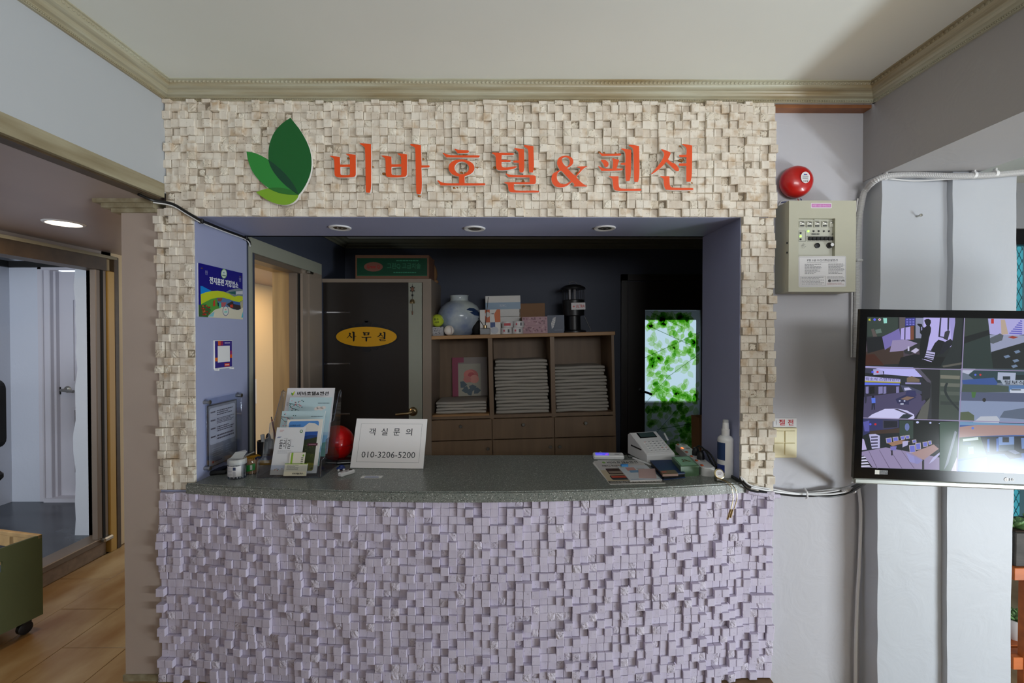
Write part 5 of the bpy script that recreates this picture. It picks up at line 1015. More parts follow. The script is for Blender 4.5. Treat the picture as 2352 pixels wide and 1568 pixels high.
# leaflet stand
xl, xr, yf = on(600, 1092).x, on(738, 1096).x, .046
t = thing('leaflet_stand', 'clear acrylic tiered leaflet stand at the jamb end of the counter', 'leaflet stand', ((xl + xr) / 2, yf, TOP)); w = (xr - xl) / 2
prof = [(0, 0), (.012, .072), (.05, .078), (.062, .15), (.098, .154), (.112, .215), (.15, .22), (.222, .345), (.236, .35), (.244, .34), (.2, 0)]
for s_ in (-1, 1): MB().prism([(s_ * w, y, z) for y, z in prof], (s_ * .0025, 0, 0)).build('side_panel', 'acrylic', t)
MB().box(-w, w, 0, .2, 0, .003).build('base', 'acrylic', t)
for (y0, z0, z1) in ((.0, .0, .05), (.055, .05, .11), (.102, .10, .17)): MB().prism([(-w, y0, z0), (w, y0, z0), (w, y0 + (z1 - z0) * .33, z1), (-w, y0 + (z1 - z0) * .33, z1)], (0, .0025, 0)).build('pocket_front', 'acrylic', t)
MB().prism([(-w, .127, .002), (w, .127, .002), (w, .243, .345), (-w, .243, .345)], (0, .003, 0)).build('back_panel', 'acrylic', t)
for s_ in (-1, 1): MB().tube([(s_ * w, prof[i][0], prof[i][1]) for i in range(len(prof) - 1)], .0014, 5).build('edge', 'acrylic_edge', t)
ZP = (610, 880, 6.817); KL = .335
def sheet(name, label, cat, y0, tl, tr, bot, pr, thick=.0012, group='leaflets in the stand'):
    """a sheet leaning on the plane y = y0 + KL (z - TOP); tl, tr, bot from the close-up"""
    nrm = Vector((0, -1, KL)).normalized(); o = Vector((0, y0, TOP)); f = lambda q: onplane(ZP[0] + q[0] / ZP[2], ZP[1] + q[1] / ZP[2], o, nrm)
    a, b_ = f(tl), f(tr); U = (b_ - a); V0 = Vector((0, KL, 1)).normalized(); ln = (a.z - bot) / V0.z if bot < 2 else 0; O = a - V0 * ln
    th = thing(name, label, cat, O, group=group); V = V0 * ln
    MB().prism([(0, 0, 0), tuple(U), tuple(U + V), tuple(V)], tuple(-nrm * thick)).build('stock', 'paper', th)
    q = Print(); pr(q); q.build('cover_print', 'print', th, nrm * .0001, U, V, 2e-5)
    return th
def p_a4(q):
    q.rect(0, 0, 1, 1, rgb(226, 224, 226)).text('비바호텔&펜션', .22, .885, .88, .945, rgb(24, 22, 26), .03)
    q.poly([(.09, .93), (.105, .895), (.12, .88), (.135, .90), (.12, .92)], rgb(40, 140, 50)).poly([(.125, .88), (.15, .90), (.165, .935), (.165, .955), (.14, .94), (.122, .91)], rgb(190, 206, 40)).text('지', .03, .71, .06, .78, rgb(50, 60, 60))
def blossom(q, seed):
    q.rect(0, 0, 1, 1, rgb(190, 214, 220)).rect(0, 0, 1, .35, rgb(150, 196, 216)).poly([(0, .1), (.3, .22), (.6, .15), (1, .25), (1, 0), (0, 0)], rgb(120, 170, 150)); dk = rgb(40, 84, 84); R = random.Random(seed)
    for (a, b_, c, d) in ((0, .9, .28, .86), (0, .88, .12, .78), (.08, .82, .26, .77), (.12, .89, .26, .82)): q.poly([(a, b_), (a, b_ - .012), (c, d), (c, d + .006)], dk)
    for k in range(26): u, v = R.uniform(0, .34), R.uniform(.72, .95); q.poly(ell(u, v, .016, .009, 6), R.choice((rgb(226, 160, 170), rgb(214, 130, 140), dk)))
    q.polys([ell(.66 + .055 * k, .80 + .02 * (k % 2), .055, .03, 10) for k in range(4)], rgb(226, 216, 210)).lines(.68, .885, .95, .91, 1, rgb(100, 120, 130), .5, seed, rag=0).text('소리사', .18, .69, .42, .735, rgb(50, 60, 70)).lines(.47, .70, .62, .72, 1, rgb(190, 120, 110), .4, 3, rag=0)
def p_mount(q):
    q.rect(0, 0, 1, 1, rgb(224, 220, 212)); u0, u1, v0, v1 = .06, .90, .045, .965
    q.poly(rrect(u0, v0, u1, v1, .05), rgb(84, 140, 206)).poly([(u0, .78), (.3, .80), (.5, .86), (.62, .93), (.78, .92), (u1, .87), (u1, .76), (u0, .74)], rgb(216, 212, 206)).poly([(u0, .78), (.4, .76), (u1, .765), (u1, .60), (u0, .60)], rgb(44, 84, 160)).poly([(u0, .64), (.4, .66), (.7, .70), (u1, .69), (u1, .5), (u0, .5)], rgb(40, 66, 120))
    q.poly([(u0, .56), (.35, .58), (.6, .62), (u1, .66), (u1, .30), (u0, .30)], rgb(52, 58, 40)).poly([(u0, .36), (.5, .38), (u1, .34), (u1, .14), (u0, .14)], rgb(66, 74, 38)).poly(rrect(u0, v0, u1, .19, .05), rgb(120, 116, 44)); R = random.Random(6)
    for k in range(60): u, v = R.uniform(u0 + .03, u1 - .04), R.uniform(.07, .52); q.poly(ell(u, v, .02, .012, 6), R.choice((rgb(90, 92, 44), rgb(44, 50, 34), rgb(140, 130, 50) if v < .22 else rgb(70, 80, 44))))
    q.text('소백을 바란', .10, .87, .40, .90, rgb(40, 70, 110)).rect(.66, .50, .94, .545, rgb(86, 40, 60)).lines(.70, .515, .90, .535, 1, rgb(200, 160, 170), .5, 4, rag=0)
def p_trail(q):
    q.rect(0, 0, 1, 1, rgb(222, 222, 224)).rect(0, 0, 1, .11, rgb(206, 196, 180)).poly([(.62, .11), (.7, .22), (.85, .36), (1, .44), (1, .11)], rgb(170, 206, 160)).text('둘레길', .16, .54, .56, .74, rgb(30, 30, 36), .0).text('소백산', .30, .745, .44, .77, rgb(110, 110, 116)).poly([(.04, .77), (.1, .80), (.22, .80), (.16, .775)], rgb(130, 140, 170)).polys([ell(.87, .91, .055, .035, 14)], rgb(90, 130, 90)).polys([ell(.87, .915, .03, .018, 10)], rgb(226, 226, 226)).lines(.12, .90, .26, .95, 2, rgb(200, 150, 150), .5, 3).lines(.15, .44, .62, .51, 3, rgb(170, 170, 176), .35, 5).lines(.6, .58, .68, .60, 1, rgb(110, 120, 140), .6, 6)
    R = random.Random(9)
    for k in range(12): u = R.uniform(.1, .95); q.poly(ell(u, R.uniform(.08, .13), .02, .012, 6), R.choice((rgb(176, 90, 80), rgb(60, 130, 130), rgb(206, 150, 110))))
def p_card(q): q.rect(0, 0, 1, 1, rgb(224, 216, 192)).rect(0, .94, 1, 1, rgb(130, 170, 50)).lines(.10, .45, .62, .9, 5, rgb(120, 120, 110), .4, 3).text('비바호텔&펜션', .38, .10, .84, .25, rgb(40, 46, 40), .03).poly([(.87, .12), (.91, .28), (.90, .12)], rgb(120, 170, 40))
def p_card2(q): q.rect(0, 0, 1, 1, rgb(226, 220, 202)).rect(.1, 0, .22, 1, rgb(140, 180, 50)).lines(.76, .1, .9, .7, 5, rgb(70, 76, 66), .6, 4, rag=0).poly(ell(.88, .8, .06, .08, 8), rgb(120, 170, 40))
sheet('hotel_flyer', 'tall white flyer headed with black lettering at the back of the stand', 'leaflet', .166, (345, 75), (1088, 73), .90, p_a4)
sheet('blossom_leaflet', 'pale blue blossom leaflet standing higher, in front of the white flyer', 'leaflet', .140, (385, 221), (1045, 220), .895, lambda q: blossom(q, 3))
sheet('blossom_leaflet', 'pale blue blossom leaflet standing lower, behind the mountain booklet', 'leaflet', .100, (262, 435), (937, 433), .865, lambda q: blossom(q, 8), .004)
sheet('mountain_booklet', 'white-bordered booklet with a blue mountain photo in the stand', 'booklet', .074, (345, 566), (900, 556), .842, p_mount, .005)
sheet('trail_leaflet', 'white trail leaflet with brushed lettering at the front of the stand', 'leaflet', .058, (180, 690), (628, 686), .842, p_trail)
sheet('business_card', 'upright business card with a green stripe tucked behind another card', 'business card', .052, (385, 1086), (628, 1082), .872, p_card2, .0006, 'business cards in the stand')
sheet('business_card', 'cream business card with a green top edge, lowest in the stand', 'business card', .046, (305, 1255), (658, 1255), .842, p_card, .004, 'business cards in the stand')
# red ball
c = on(752, 1066); t = thing('red_ball', 'shiny red ball behind the leaflet stand', 'ball', (c.x + .014, c.y + .075, TOP)); MB().ball((0, 0, .0855), .0855, 32, 20).build('skin', 'ball_red', t, smooth=True)
MB().tube([(.0865 * math.cos(a), .0865 * math.sin(a), .082) for a in [i * PI / 20 for i in range(41)]], .0008, 4).build('seam', 'dark_red', t); MB().lathe([(.028, 0), (.024, .003), (.02, .004)], (0, 0, 0), 16).build('foot_ring', 'dark_red', t)
t = T('black_wallet', 'black folded wallet between the red ball and white sign', 'wallet', 800, 1063, .2); MB().cbox(-.05, .03, -.03, .03, 0, .022, .006).build('body', 'black_plastic', t); MB().tube([(-.045, -.031, .011), (.025, -.031, .011)], .0015, 5).build('stitching', 'cable_white', t)
# white enquiry sign
bl, br = on(804, 1075), on(972, 1077); w = (br - bl).length; rz = math.atan2(br.y - bl.y, br.x - bl.x); h = .228; ln = math.atan(.40)
t = thing('enquiry_sign', 'white desk sign with a telephone number leaning on the counter', 'desk sign', (bl.x, bl.y, TOP), (0, 0, rz)); Vd = Vector((0, math.sin(ln), math.cos(ln))); Nn = Vector((0, math.cos(ln), -math.sin(ln)))
MB().prism([(0, 0, .002), (w, 0, .002), tuple(Vector((w, 0, .002)) + Vd * h), tuple(Vector((0, 0, .002)) + Vd * h)], tuple(Nn * .005)).build('board', 'white_plastic', t)
MB().prism([(w * .4, .005, .004), (w * .6, .005, .004), (w * .58, .13, .001), (w * .42, .13, .001)], (0, 0, .003)).prism([(w * .4, .075, .16), (w * .6, .075, .16), (w * .58, .13, .001), (w * .42, .13, .001)], (0, .004, 0)).build('easel_back', 'acrylic', t)
p = Print(); dk = rgb(52, 56, 60); e = .0009; p.rect(0, 0, w, h, rgb(248, 244, 243))
m0, m1, n0, n1 = w * .075, w * .935, h * .115, h * .895; p.polys([rect(m0, n0, m1, n0 + e), rect(m0, n1 - e, m1, n1), rect(m0, n0, m0 + e, n1), rect(m1 - e, n0, m1, n1)], rgb(120, 120, 122))
for k, ch in enumerate('객실문의'): x0 = w * (.20 + .172 * k); p.text(ch, x0, h * .655, x0 + w * .088, h * .80, dk, .008)
p.text('010-3206-5200', w * .135, h * .205, w * .875, h * .325, dk, .0)
p.build('sign_print', 'print', t, tuple(Vector((0, 0, .002)) - Nn * .0004), (1, 0, 0), Vd, 5e-5)
# toy car, clicker, sticker card
t = T('toy_car', 'tiny dark blue toy car behind the white clicker', 'toy car', 783, 1080, .5); MB().ball((0, 0, .011), .02, 14, 8, (1, .6, .4)).ball((.002, 0, .017), .012, 12, 8, (1, .7, .7)).build('body', 'blue_toy', t, smooth=True)
for a in (-.011, .011):
    for b_ in (-.010, .010): MB().lathe([(.0045, -.002), (.005, 0), (.0045, .002)], (a, b_, .005), 12, M=MX).build('wheel', 'white_plastic', t, smooth=True)
t = T('door_remote', 'white handheld remote lying askew beside the toy car', 'remote', 796, 1090, -.55); MB().cbox(-.014, .014, -.036, .036, 0, .017, .004).build('body', 'white_plastic', t); MB().lathe([(.008, 0), (.008, .001), (.006, .0015)], (0, .022, .0168), 14).build('button', 'black_plastic', t); MB().cbox(-.012, .012, -.01, .008, .0165, .0178, .0005).build('grip_pad', 'paper_grey', t)
c = on(854, 1095); t = thing('sticker_card', 'small white printed sticker card flat on the counter below the sign', 'card', (c.x, c.y, TOP)); MB().box(-.045, .045, -.017, .017, 0, .0006).build('card', 'paper', t)
Print().lines(-.028, -.002, .03, .012, 2, rgb(120, 140, 190), .5, 3, rag=.1).rect(-.03, -.010, .032, -.003, rgb(60, 80, 150)).build('card_print', 'print', t, (0, 0, .0008), (1, 0, 0), (0, 1, 0))
# ---- right-hand end of the counter
ZR = (1320, 940, 4.9)
def zr(u, v, z=TOP): return at(ZR[0] + u / ZR[2], ZR[1] + v / ZR[2], z=z)
def flat(name, label, cat, pts, m, z0, th, pr=None, quad=None):
    P = [zr(u, v, z0) for u, v in pts]; c = sum(P, Vector()) / len(P); t = thing(name, label, cat, (c.x, c.y, z0))
    MB().prism([p - c for p in P], (0, 0, th)).build('sheet', m, t)
    if pr:
        q = Print(); pr(q); O, Ux, Vy = [zr(u, v, z0) - c for u, v in quad]; q.build('sheet_print', 'print', t, O + Vector((0, 0, th + .0002)), Ux - O, Vy - O, 4e-5)
    return t
def p_fly(q):
    q.rect(0, 0, 1, 1, rgb(206, 190, 160)).rect(0, .55, 1, 1, rgb(214, 210, 206)).rect(0, 0, 1, .10, rgb(96, 92, 84)).text('비바호텔&펜션', .26, .86, .90, .96, rgb(28, 30, 32), .03).poly(ell(.19, .91, .035, .045, 12), rgb(130, 180, 60)).lines(.3, .82, .85, .85, 1, rgb(150, 150, 150), .5, 3)
    q.text('저렴하고 편안한', .1, .70, .42, .79, rgb(80, 70, 66), .02).text('객실예약', .42, .70, .6, .79, rgb(160, 90, 60), .02).poly(rrect(.12, .36, .52, .62, .03), rgb(70, 52, 46)).poly(rrect(.14, .40, .5, .50, .02), rgb(150, 132, 120)).poly(rrect(.1, .14, .5, .32, .03), rgb(60, 60, 66)).poly(rrect(.12, .22, .48, .30, .02), rgb(190, 80, 60)).text('비바호텔&펜션 TEL 010-3206-5200', .03, .02, .97, .08, rgb(220, 216, 210), .01)
flat('promo_flyer', 'beige promotional flyer lowest of the papers near the card terminal', 'flyer', [(200, 605), (265, 578), (690, 582), (1020, 832), (395, 843)], 'paper', TOP, .0025, p_fly, [(395, 843), (1020, 832), (210, 585)])
zt = TOP + .0027
def p_pad(q): q.rect(0, 0, 1, 1, rgb(216, 220, 226)).rect(.2, .62, .5, .86, rgb(216, 160, 150)).rect(.24, .50, .55, .66, rgb(130, 170, 206)).rect(.55, .66, .82, .8, rgb(190, 196, 200)).text('1600', .52, .42, .72, .52, rgb(90, 90, 96)).rect(.05, .06, .95, .08, rgb(150, 170, 200)).rect(.05, .86, .2, 1, rgb(200, 206, 190))
flat('notepad', 'white notepad with coloured blocks lying across the beige flyer', 'notepad', [(480, 645), (805, 636), (985, 800), (625, 812)], 'paper', zt, .004, p_pad, [(625, 812), (985, 800), (480, 645)])
q = zr(560, 640, zt + .004); t = thing('binder_clip', 'bright blue binder clip on the notepad', 'clip', (q.x, q.y, zt + .004), (0, 0, .1)); MB().prism([(-.016, -.008, 0), (-.016, .008, 0), (-.016, .004, .010), (-.016, -.004, .010)], (.032, 0, 0)).build('body', 'cyan_clip', t); MB().tube([(-.006, 0, .009), (-.006, .02, .012), (.006, .02, .012), (.006, 0, .009)], .0009, 5).build('wire_arm', 'chrome', t, smooth=True)
flat('pink_note', 'plain dusky pink note on top of the notepad', 'note', [(715, 672), (903, 666), (923, 778), (722, 772)], 'pink_note', zt + .0042, .0012)
# small display unit
t = T('display_unit', 'small white display unit with a glowing violet screen', 'display unit', 1398, 1055, -.05); MB().cbox(-.075, .075, -.006, .034, 0, .022, .005, M=Matrix.Rotation(.25, 4, 'X')).build('body', 'white_plastic', t); MB().cbox(-.04, .04, .02, .04, 0, .02, .003).build('stand', 'white_plastic', t)
M4 = Matrix.Rotation(.25, 3, 'X'); p = Print(); p.rect(-.064, .006, .002, .033, rgb(90, 90, 240)).poly([(-.02, .008), (-.004, .012), (0, .028), (-.012, .022)], rgb(170, 90, 226)); p.rect(-.060, .010, -.03, .016, rgb(130, 110, 244)); p.build('screen_print', 'screen', t, M4 @ Vector((0, -.006, .0226)), M4 @ Vector((1, 0, 0)), M4 @ Vector((0, 1, 0)), 3e-5)
Print().lines(.03, .014, .06, .024, 2, rgb(120, 120, 126), .5, 3).build('key_print', 'print', t, M4 @ Vector((0, -.006, .0226)), M4 @ Vector((1, 0, 0)), M4 @ Vector((0, 1, 0)))
MB().tube(spline([(-.02, .03, .012), (-.03, .06, .022), (-.036, .075, .012), (-.03, .09, .004)]), .002, 6).build('white_lead', 'cable_white', t, smooth=True); MB().tube(spline([(.07, .03, .008), (.085, .05, .02), (.1, .05, .012), (.104, .03, .004), (.12, .03, .003)]), .002, 6).build('dark_lead', 'cable_black', t, smooth=True)
# card terminal
fl = on(1486, 1064); fr_ = on(1551, 1059); rz = math.atan2(fr_.y - fl.y, fr_.x - fl.x); w = .150; d = .185
t = thing('card_terminal', 'white card payment terminal with sloping keypad and small screen', 'card terminal', (fl.x, fl.y, TOP), (0, 0, rz)); h0, h1 = .040, .112
MB().prism([(0, 0, .003), (0, d, .003), (0, d, h1 - .012), (0, d - .02, h1), (0, 0.004, h0), (0, 0, h0 - .006)], (w, 0, 0)).build('case', 'white_plastic', t); MB().box(.006, w - .006, .004, d - .004, 0, .0035).build('foot', 'black_plastic', t)
S0 = Vector((0, .004, h0)); S1 = Vector((0, d - .02, h1)); sv = S1 - S0; sl_ = sv.length; sv.normalize(); sn = Vector((1, 0, 0)).cross(sv).normalized(); sa = math.atan2(sv.z, sv.y)
def slab(u0, u1, v0, v1, th, b, M0=None):
    Mx = Matrix.Translation(S0) @ Matrix.Rotation(sa, 4, 'X'); return MB().cbox(u0, u1, v0, v1, -.001, th, b, M=Mx)
slab(.004, w - .004, .004, sl_ - .004, .004, .003).build('face_plate', 'white_plastic', t)
slab(.030, w - .022, sl_ * .70, sl_ * .95, .0055, .001).build('display_glass', 'black_gloss', t)
for r_ in range(5):
    for c_ in range(5):
        u = .028 + c_ * .0225; v = .016 + r_ * .0165; slab(u, u + .018, v, v + .0115, .0062, .0015).build('key', 'white_plastic', t)
p = Print()
for r_ in range(5):
    for c_ in range(5): u = .028 + c_ * .0225; v = .016 + r_ * .0165; p.rect(u + .005, v + .004, u + .013, v + .0075, rgb(214, 96, 50) if (r_ == 4 and c_ == 0) or (r_ == 1 and c_ in (3, 4)) else rgb(120, 124, 130))
p.rect(.036, sl_ * .72, w - .028, sl_ * .93, rgb(64, 84, 84)); p.build('key_print', 'print', t, S0 + sn * .0064, (1, 0, 0), sv, 3e-5)
MB().cbox(-.003, .001, .05, .15, .05, .056, .001).build('card_slot', 'black_plastic', t); slab(w - .018, w - .010, sl_ * .62, sl_ * .95, .006, .002).build('stylus_rail', 'white_plastic', t)
MB().tube([tuple(zr(695, 555) - fl + Vector((0, 0, .006))), tuple(zr(835, 640) - fl + Vector((0, 0, .006)))], .005, 8).build('stylus', 'white_plastic', t, smooth=True)
t.children[-1].matrix_parent_inverse = Matrix.Rotation(-rz, 4, 'Z')
# navy book, brown box, green tin
t = flat('navy_book', 'navy blue hardback lying in front of the green tin', 'book', [(845, 625), (1090, 618), (1245, 770), (1000, 795)], 'navy_book', TOP, .0035)
P = [zr(u, v, TOP) for u, v in [(845, 625), (1090, 618), (1245, 770), (1000, 795)]]; c = Vector((t.location.x, t.location.y, TOP)); k_ = [(q - c) * .97 + Vector((0, 0, .0035)) for q in P]
MB().prism(k_, (0, 0, .016)).build('pages', 'black_plastic', t); MB().prism([q - c + Vector((0, 0, .0193)) for q in P], (0, 0, .0028)).build('cover', 'navy_book', t)
zt = TOP + .0221; t = flat('brown_box', 'flat brown box with a red mark on top of the navy book', 'box', [(960, 715), (1115, 705), (1165, 748), (990, 755)], 'brown_box', zt, .010, lambda q: q.rect(0, 0, 1, 1, rgb(112, 80, 58)).rect(.05, .35, .35, .8, rgb(176, 70, 56)), [(990, 755), (1165, 748), (960, 715)])
gt = [(1095, 640), (1285, 630), (1398, 745), (1195, 757)]; P = [zr(u, v) for u, v in gt]; c = sum(P, Vector()) / 4; t = thing('green_tin', 'green lidded tin with an embossed gold crest beside the power strip', 'tin', (c.x, c.y, TOP))
MB().prism([p_ - c for p_ in P], (0, 0, .040)).build('tin_body', 'green_tin', t); MB().prism([(p_ - c) * 1.03 + Vector((0, 0, .036)) for p_ in P], (0, 0, .008)).build('lid', 'green_tin', t); MB().prism([(p_ - c) * .86 + Vector((0, 0, .044)) for p_ in P], (0, 0, .0012)).build('lid_panel', 'green_tin_lid', t)
R = random.Random(5); cr = MB()
for k in range(18): a = R.random() * 6.28; q = R.uniform(0, .022); cr.ball((q * math.cos(a) * 1.1, q * math.sin(a), .0455), R.uniform(.002, .005), 7, 5, (1, 1, .4))
cr.build('crest', 'brass', t, smooth=True)
# power strip
a, b_ = zr(1200, 470), zr(1500, 740); dv = b_ - a; L = dv.length; rz = math.atan2(dv.y, dv.x)
t = thing('power_strip', 'white power strip with a row of orange rocker switches', 'power strip', ((a.x + b_.x) / 2, (a.y + b_.y) / 2, TOP), (0, 0, rz)); hw = .030
MB().prism([(x, y, .0) for x, y in rrect(-L / 2 - .02, -hw, L / 2 + .02, hw, .024, 6)], (0, 0, .034)).build('body', 'white_plastic', t); MB().prism([(x, y, .034) for x, y in rrect(-L / 2 - .015, -hw + .005, L / 2 + .015, hw - .005, .02, 6)], (0, 0, .003)).build('top_face', 'white_plastic', t)
for k in range(6):
    x = -L / 2 + .012 + k * (L - .03) / 5; MB().cbox(x - .009, x + .009, -hw + .004, -hw + .016, .036, .041, .002).build('rocker_switch', 'neon_orange' if k == 1 else 'orange_off', t)
    if k in (0, 1, 4): MB().lathe([(.012, .0372), (.012, .038), (.010, .0375), (.0098, .033)], (x, .008, 0), 18).build('socket', 'paper_grey', t, smooth=True)
for k, (x, dx) in enumerate(((L * .02, .03), (L * .20, .02))):
    pl = MB().lathe([(.017, .037), (.017, .052), (.013, .068), (.010, .072)], (x, .008, 0), 18).build('plug', 'black_plastic', t, smooth=True)
    MB().tube(spline([(x, .008, .07), (x + .02, .02, .085), (x + .06, .035, .07), (x + .09, .05, .03), (x + .12, .06, .008)]), .0042, 7).build('plug_lead', 'cable_black', pl, smooth=True)
# spray bottle
t = T('spray_bottle', 'tall white spray bottle with a dark blue label at the end of the counter', 'bottle', 1666, 1093, 0); r = .0325
MB().lathe([(r * .9, 0), (r, .004), (r, .158), (r * .96, .166), (r * .7, .175), (.014, .178), (.014, .182)], (0, 0, 0), 28).build('bottle_body', 'white_plastic', t, smooth=True); MB().lathe([(.0165, .178), (.0165, .205), (.013, .206)], (0, 0, 0), 20).build('collar', 'white_plastic', t, smooth=True); MB().lathe([(.0135, .205), (.012, .232), (.010, .236)], (0, 0, 0), 18).build('pump_head', 'white_plastic', t, smooth=True); MB().lathe([(.012, .232), (.0115, .244), (.009, .246)], (0, 0, 0), 18).build('cap', 'frosted', t, smooth=True)
def band(z0, z1, a0, a1, rr): return MB().add([(rr * math.cos(a), rr * math.sin(a), z) for z in (z0, z1) for a in [a0 + (a1 - a0) * i / 10 for i in range(11)]], [(i, i + 1, 12 + i, 11 + i) for i in range(10)])
band(.075, .150, -3.6, -2.05, r * 1.012).build('label_upper', 'navy_book', t, smooth=True); band(.022, .055, -3.5, -2.1, r * 1.012).build('label_lower', 'blue_toy', t, smooth=True)
# key reel hung over the edge
c = zr(1562, 650, TOP + .045); t = thing('key_reel', 'round white badge reel with gold chains hanging over the counter edge', 'key reel', (c.x, edge(c.x) + .035, TOP)); Mr = Matrix.Rotation(PI / 2 - .45, 3, 'X')
MB().lathe([(.0205, 0), (.0215, .003), (.0215, .008), (.018, .010)], (0, 0, .030), 26, M=Mr).build('reel_case', 'gold', t, smooth=True); p = Print(); p.poly(ell(0, 0, .0165, .0165, 22), rgb(226, 222, 222)).lines(-.009, -.006, .009, .006, 2, rgb(140, 130, 140), .5, 3); p.build('badge_print', 'print', t, Vector((0, 0, .030)) + Mr @ Vector((0, 0, .0106)), Mr @ Vector((1, 0, 0)), Mr @ Vector((0, 1, 0)))
e0 = edge(c.x) - (edge(c.x) + .035)
for s_ in (-.004, .004): MB().tube(spline([(.004 + s_, -.006, .012), (.022 + s_, e0 + .006, .006), (.038 + s_ * 1.6, e0 - .010, -.012), (.046 + s_ * 2, e0 - .012, -.05), (.036 + s_ * 1.4, e0 - .012, -.10)]), .0018, 6).build('chain', 'gold', t, smooth=True)
for s_, z1 in ((-.006, -.142), (.002, -.134)): MB().tube([(.034 + s_, e0 - .012, -.100), (.024 + s_ * 1.5, e0 - .012, z1)], .0042, 8).build('clasp', 'brass', t, smooth=True)
MB().cbox(-.012, .016, -.004, .02, 0, .022, .004).build('holder_clip', 'steel', t)
# ---------------------------------------------------------------- office: partition with door
tag(MB().box(-.605, -.545, PF, OB, 0, 1.84).box(JL, -.605, PF + .04, OB, 1.80, 1.84).box(JL, -.605, PF, PF + .04, 1.815, 1.84).build('wall_office_partition', 'grey_brown'), '', ''); o_ = bpy.data.objects['wall_office_partition']; struct(o_); del o_['label']; del o_['category']
d5 = struct(MB().box(JL + .004, -.706, PF + .012, PF + .05, 0, 1.815).build('door_5', 'door_brown'))
MB().box(-.706, -.612, PF + .010, PF + .05, 0, 1.815).build('lock_stile', 'casing_grey', d5)
for z in (1.607, 1.248, .895, .54): MB().cbox(-1.296, -1.117, PF + .006, PF + .013, z - .006, z + .006, .002).build('chrome_bar', 'chrome', d5)
hd_ = MB().lathe([(.032, 0), (.032, .004), (.026, .012), (.016, .016), (.014, .045)], (-.676, PF + .010, .912), 22, M=MX).build('handle_rose', 'brass', d5, smooth=True); MB().tube(spline([(-.676, PF - .035, .912), (-.70, PF - .042, .908), (-.785, PF - .04, .900)]), .009, 8).build('handle_lever', 'brass', d5, smooth=True)
q = at(841, 773, y=PF); t = thing('office_plaque', 'yellow oval plaque with black lettering on the dark office door', 'plaque', (q.x, PF + .012, q.z))
base = MB(); base.prism([(a, 0, b_) for a, b_ in ell(0, 0, .222, .076, 36)], (0, -.006, 0))
for (x, z, r_) in ((0, .088, .022), (0, -.088, .022), (.06, .078, .016), (-.06, .078, .016), (.06, -.078, .016), (-.06, -.078, .016), (.11, .066, .014), (-.11, .066, .014), (.11, -.066, .014), (-.11, -.066, .014), (0, .108, .01), (.17, .05, .012), (-.17, .05, .012)): base.prism([(a, 0, b_) for a, b_ in ell(x, z, r_ * 1.3, r_, 12)], (0, -.005, 0))
base.build('scrolled_frame', 'black_plastic', t)
p = Print(); p.poly(ell(0, 0, .212, .070, 40), rgb(206, 150, 20)); k0 = rgb(16, 14, 12)
ZO = (760, 740, 13.835)
def zo(u, v): w_ = at(ZO[0] + u / ZO[2], ZO[1] + v / ZO[2], y=PF); return (w_.x - q.x, w_.z - q.z)
for pl_ in ([(475, 515), (540, 450), (580, 385), (555, 335), (570, 325), (625, 345), (630, 365), (605, 410), (670, 470), (660, 495), (635, 495), (585, 430), (530, 490)], [(660, 300), (690, 292), (745, 305), (750, 435), (800, 432), (805, 448), (750, 455), (745, 560), (730, 605), (700, 608), (690, 560), (688, 350)],
 [(1000, 312), (1025, 305), (1060, 318), (1190, 318), (1215, 308), (1222, 320), (1205, 410), (1085, 415), (1075, 425), (1035, 420), (1025, 350)], [(955, 462), (980, 460), (1040, 468), (1270, 458), (1285, 470), (1275, 485), (1150, 488), (1145, 590), (1130, 612), (1105, 610), (1092, 590), (1090, 490), (980, 490)],
 [(1445, 470), (1510, 425), (1555, 375), (1535, 335), (1550, 328), (1605, 342), (1610, 358), (1590, 395), (1650, 430), (1655, 450), (1625, 450), (1580, 415), (1500, 465)], [(1645, 310), (1670, 303), (1728, 312), (1730, 400), (1725, 490), (1728, 540), (1570, 548), (1575, 575), (1740, 572), (1745, 588), (1720, 598), (1560, 598), (1545, 575), (1530, 535), (1560, 528), (1670, 522), (1672, 500), (1530, 495), (1525, 485), (1672, 480), (1680, 350)]):
    p.poly([zo(*s_) for s_ in pl_], k0)
p.poly([zo(1090, 345), zo(1160, 345), zo(1155, 390), zo(1095, 390)], rgb(206, 150, 20)); p.build('plaque_print', 'print', t, (0, -.0065, 0), (1, 0, 0), (0, 0, 1), 8e-5)
# wind chime
q = at(947, 652, y=PF); t = thing('wind_chime', 'small turtle and bell wind chime hanging on the door stile', 'wind chime', (q.x, PF + .008, q.z))
MB().lathe([(.009, 0), (.012, .004), (.009, .007)], (0, 0, -.036), 14, M=Matrix.Diagonal((1, 1, 1.25)) @ MX).build('turtle_shell', 'brown_box', t, smooth=True); tl_ = MB().ball((0, -.003, -.018), .005, 8, 6).ball((0, -.003, -.053), .004, 8, 6)
for a in (-1, 1):
    for b_ in (-1, 1): tl_.ball((a * .012, -.003, -.036 + b_ * .011), .0045, 8, 6)
tl_.build('turtle_limbs', 'black_plastic', t, smooth=True)
MB().tube([(0, -.004, 0), (0, -.004, -.195)], .0012, 5).build('cord', 'black_plastic', t); MB().cbox(-.006, .006, -.008, 0, -.085, -.072, .001).build('square_bead', 'black_plastic', t); MB().lathe([(.003, .0), (.012, -.004), (.017, -.016), (.018, -.03), (.015, -.031)], (0, -.006, -.105), 16).build('bell', 'brass', t, smooth=True); MB().prism([(-.005, -.006, -.19), (.005, -.006, -.19), (.003, -.006, -.215), (-.003, -.006, -.215)], (0, .002, 0)).build('clapper_fin', 'brown_box', t)
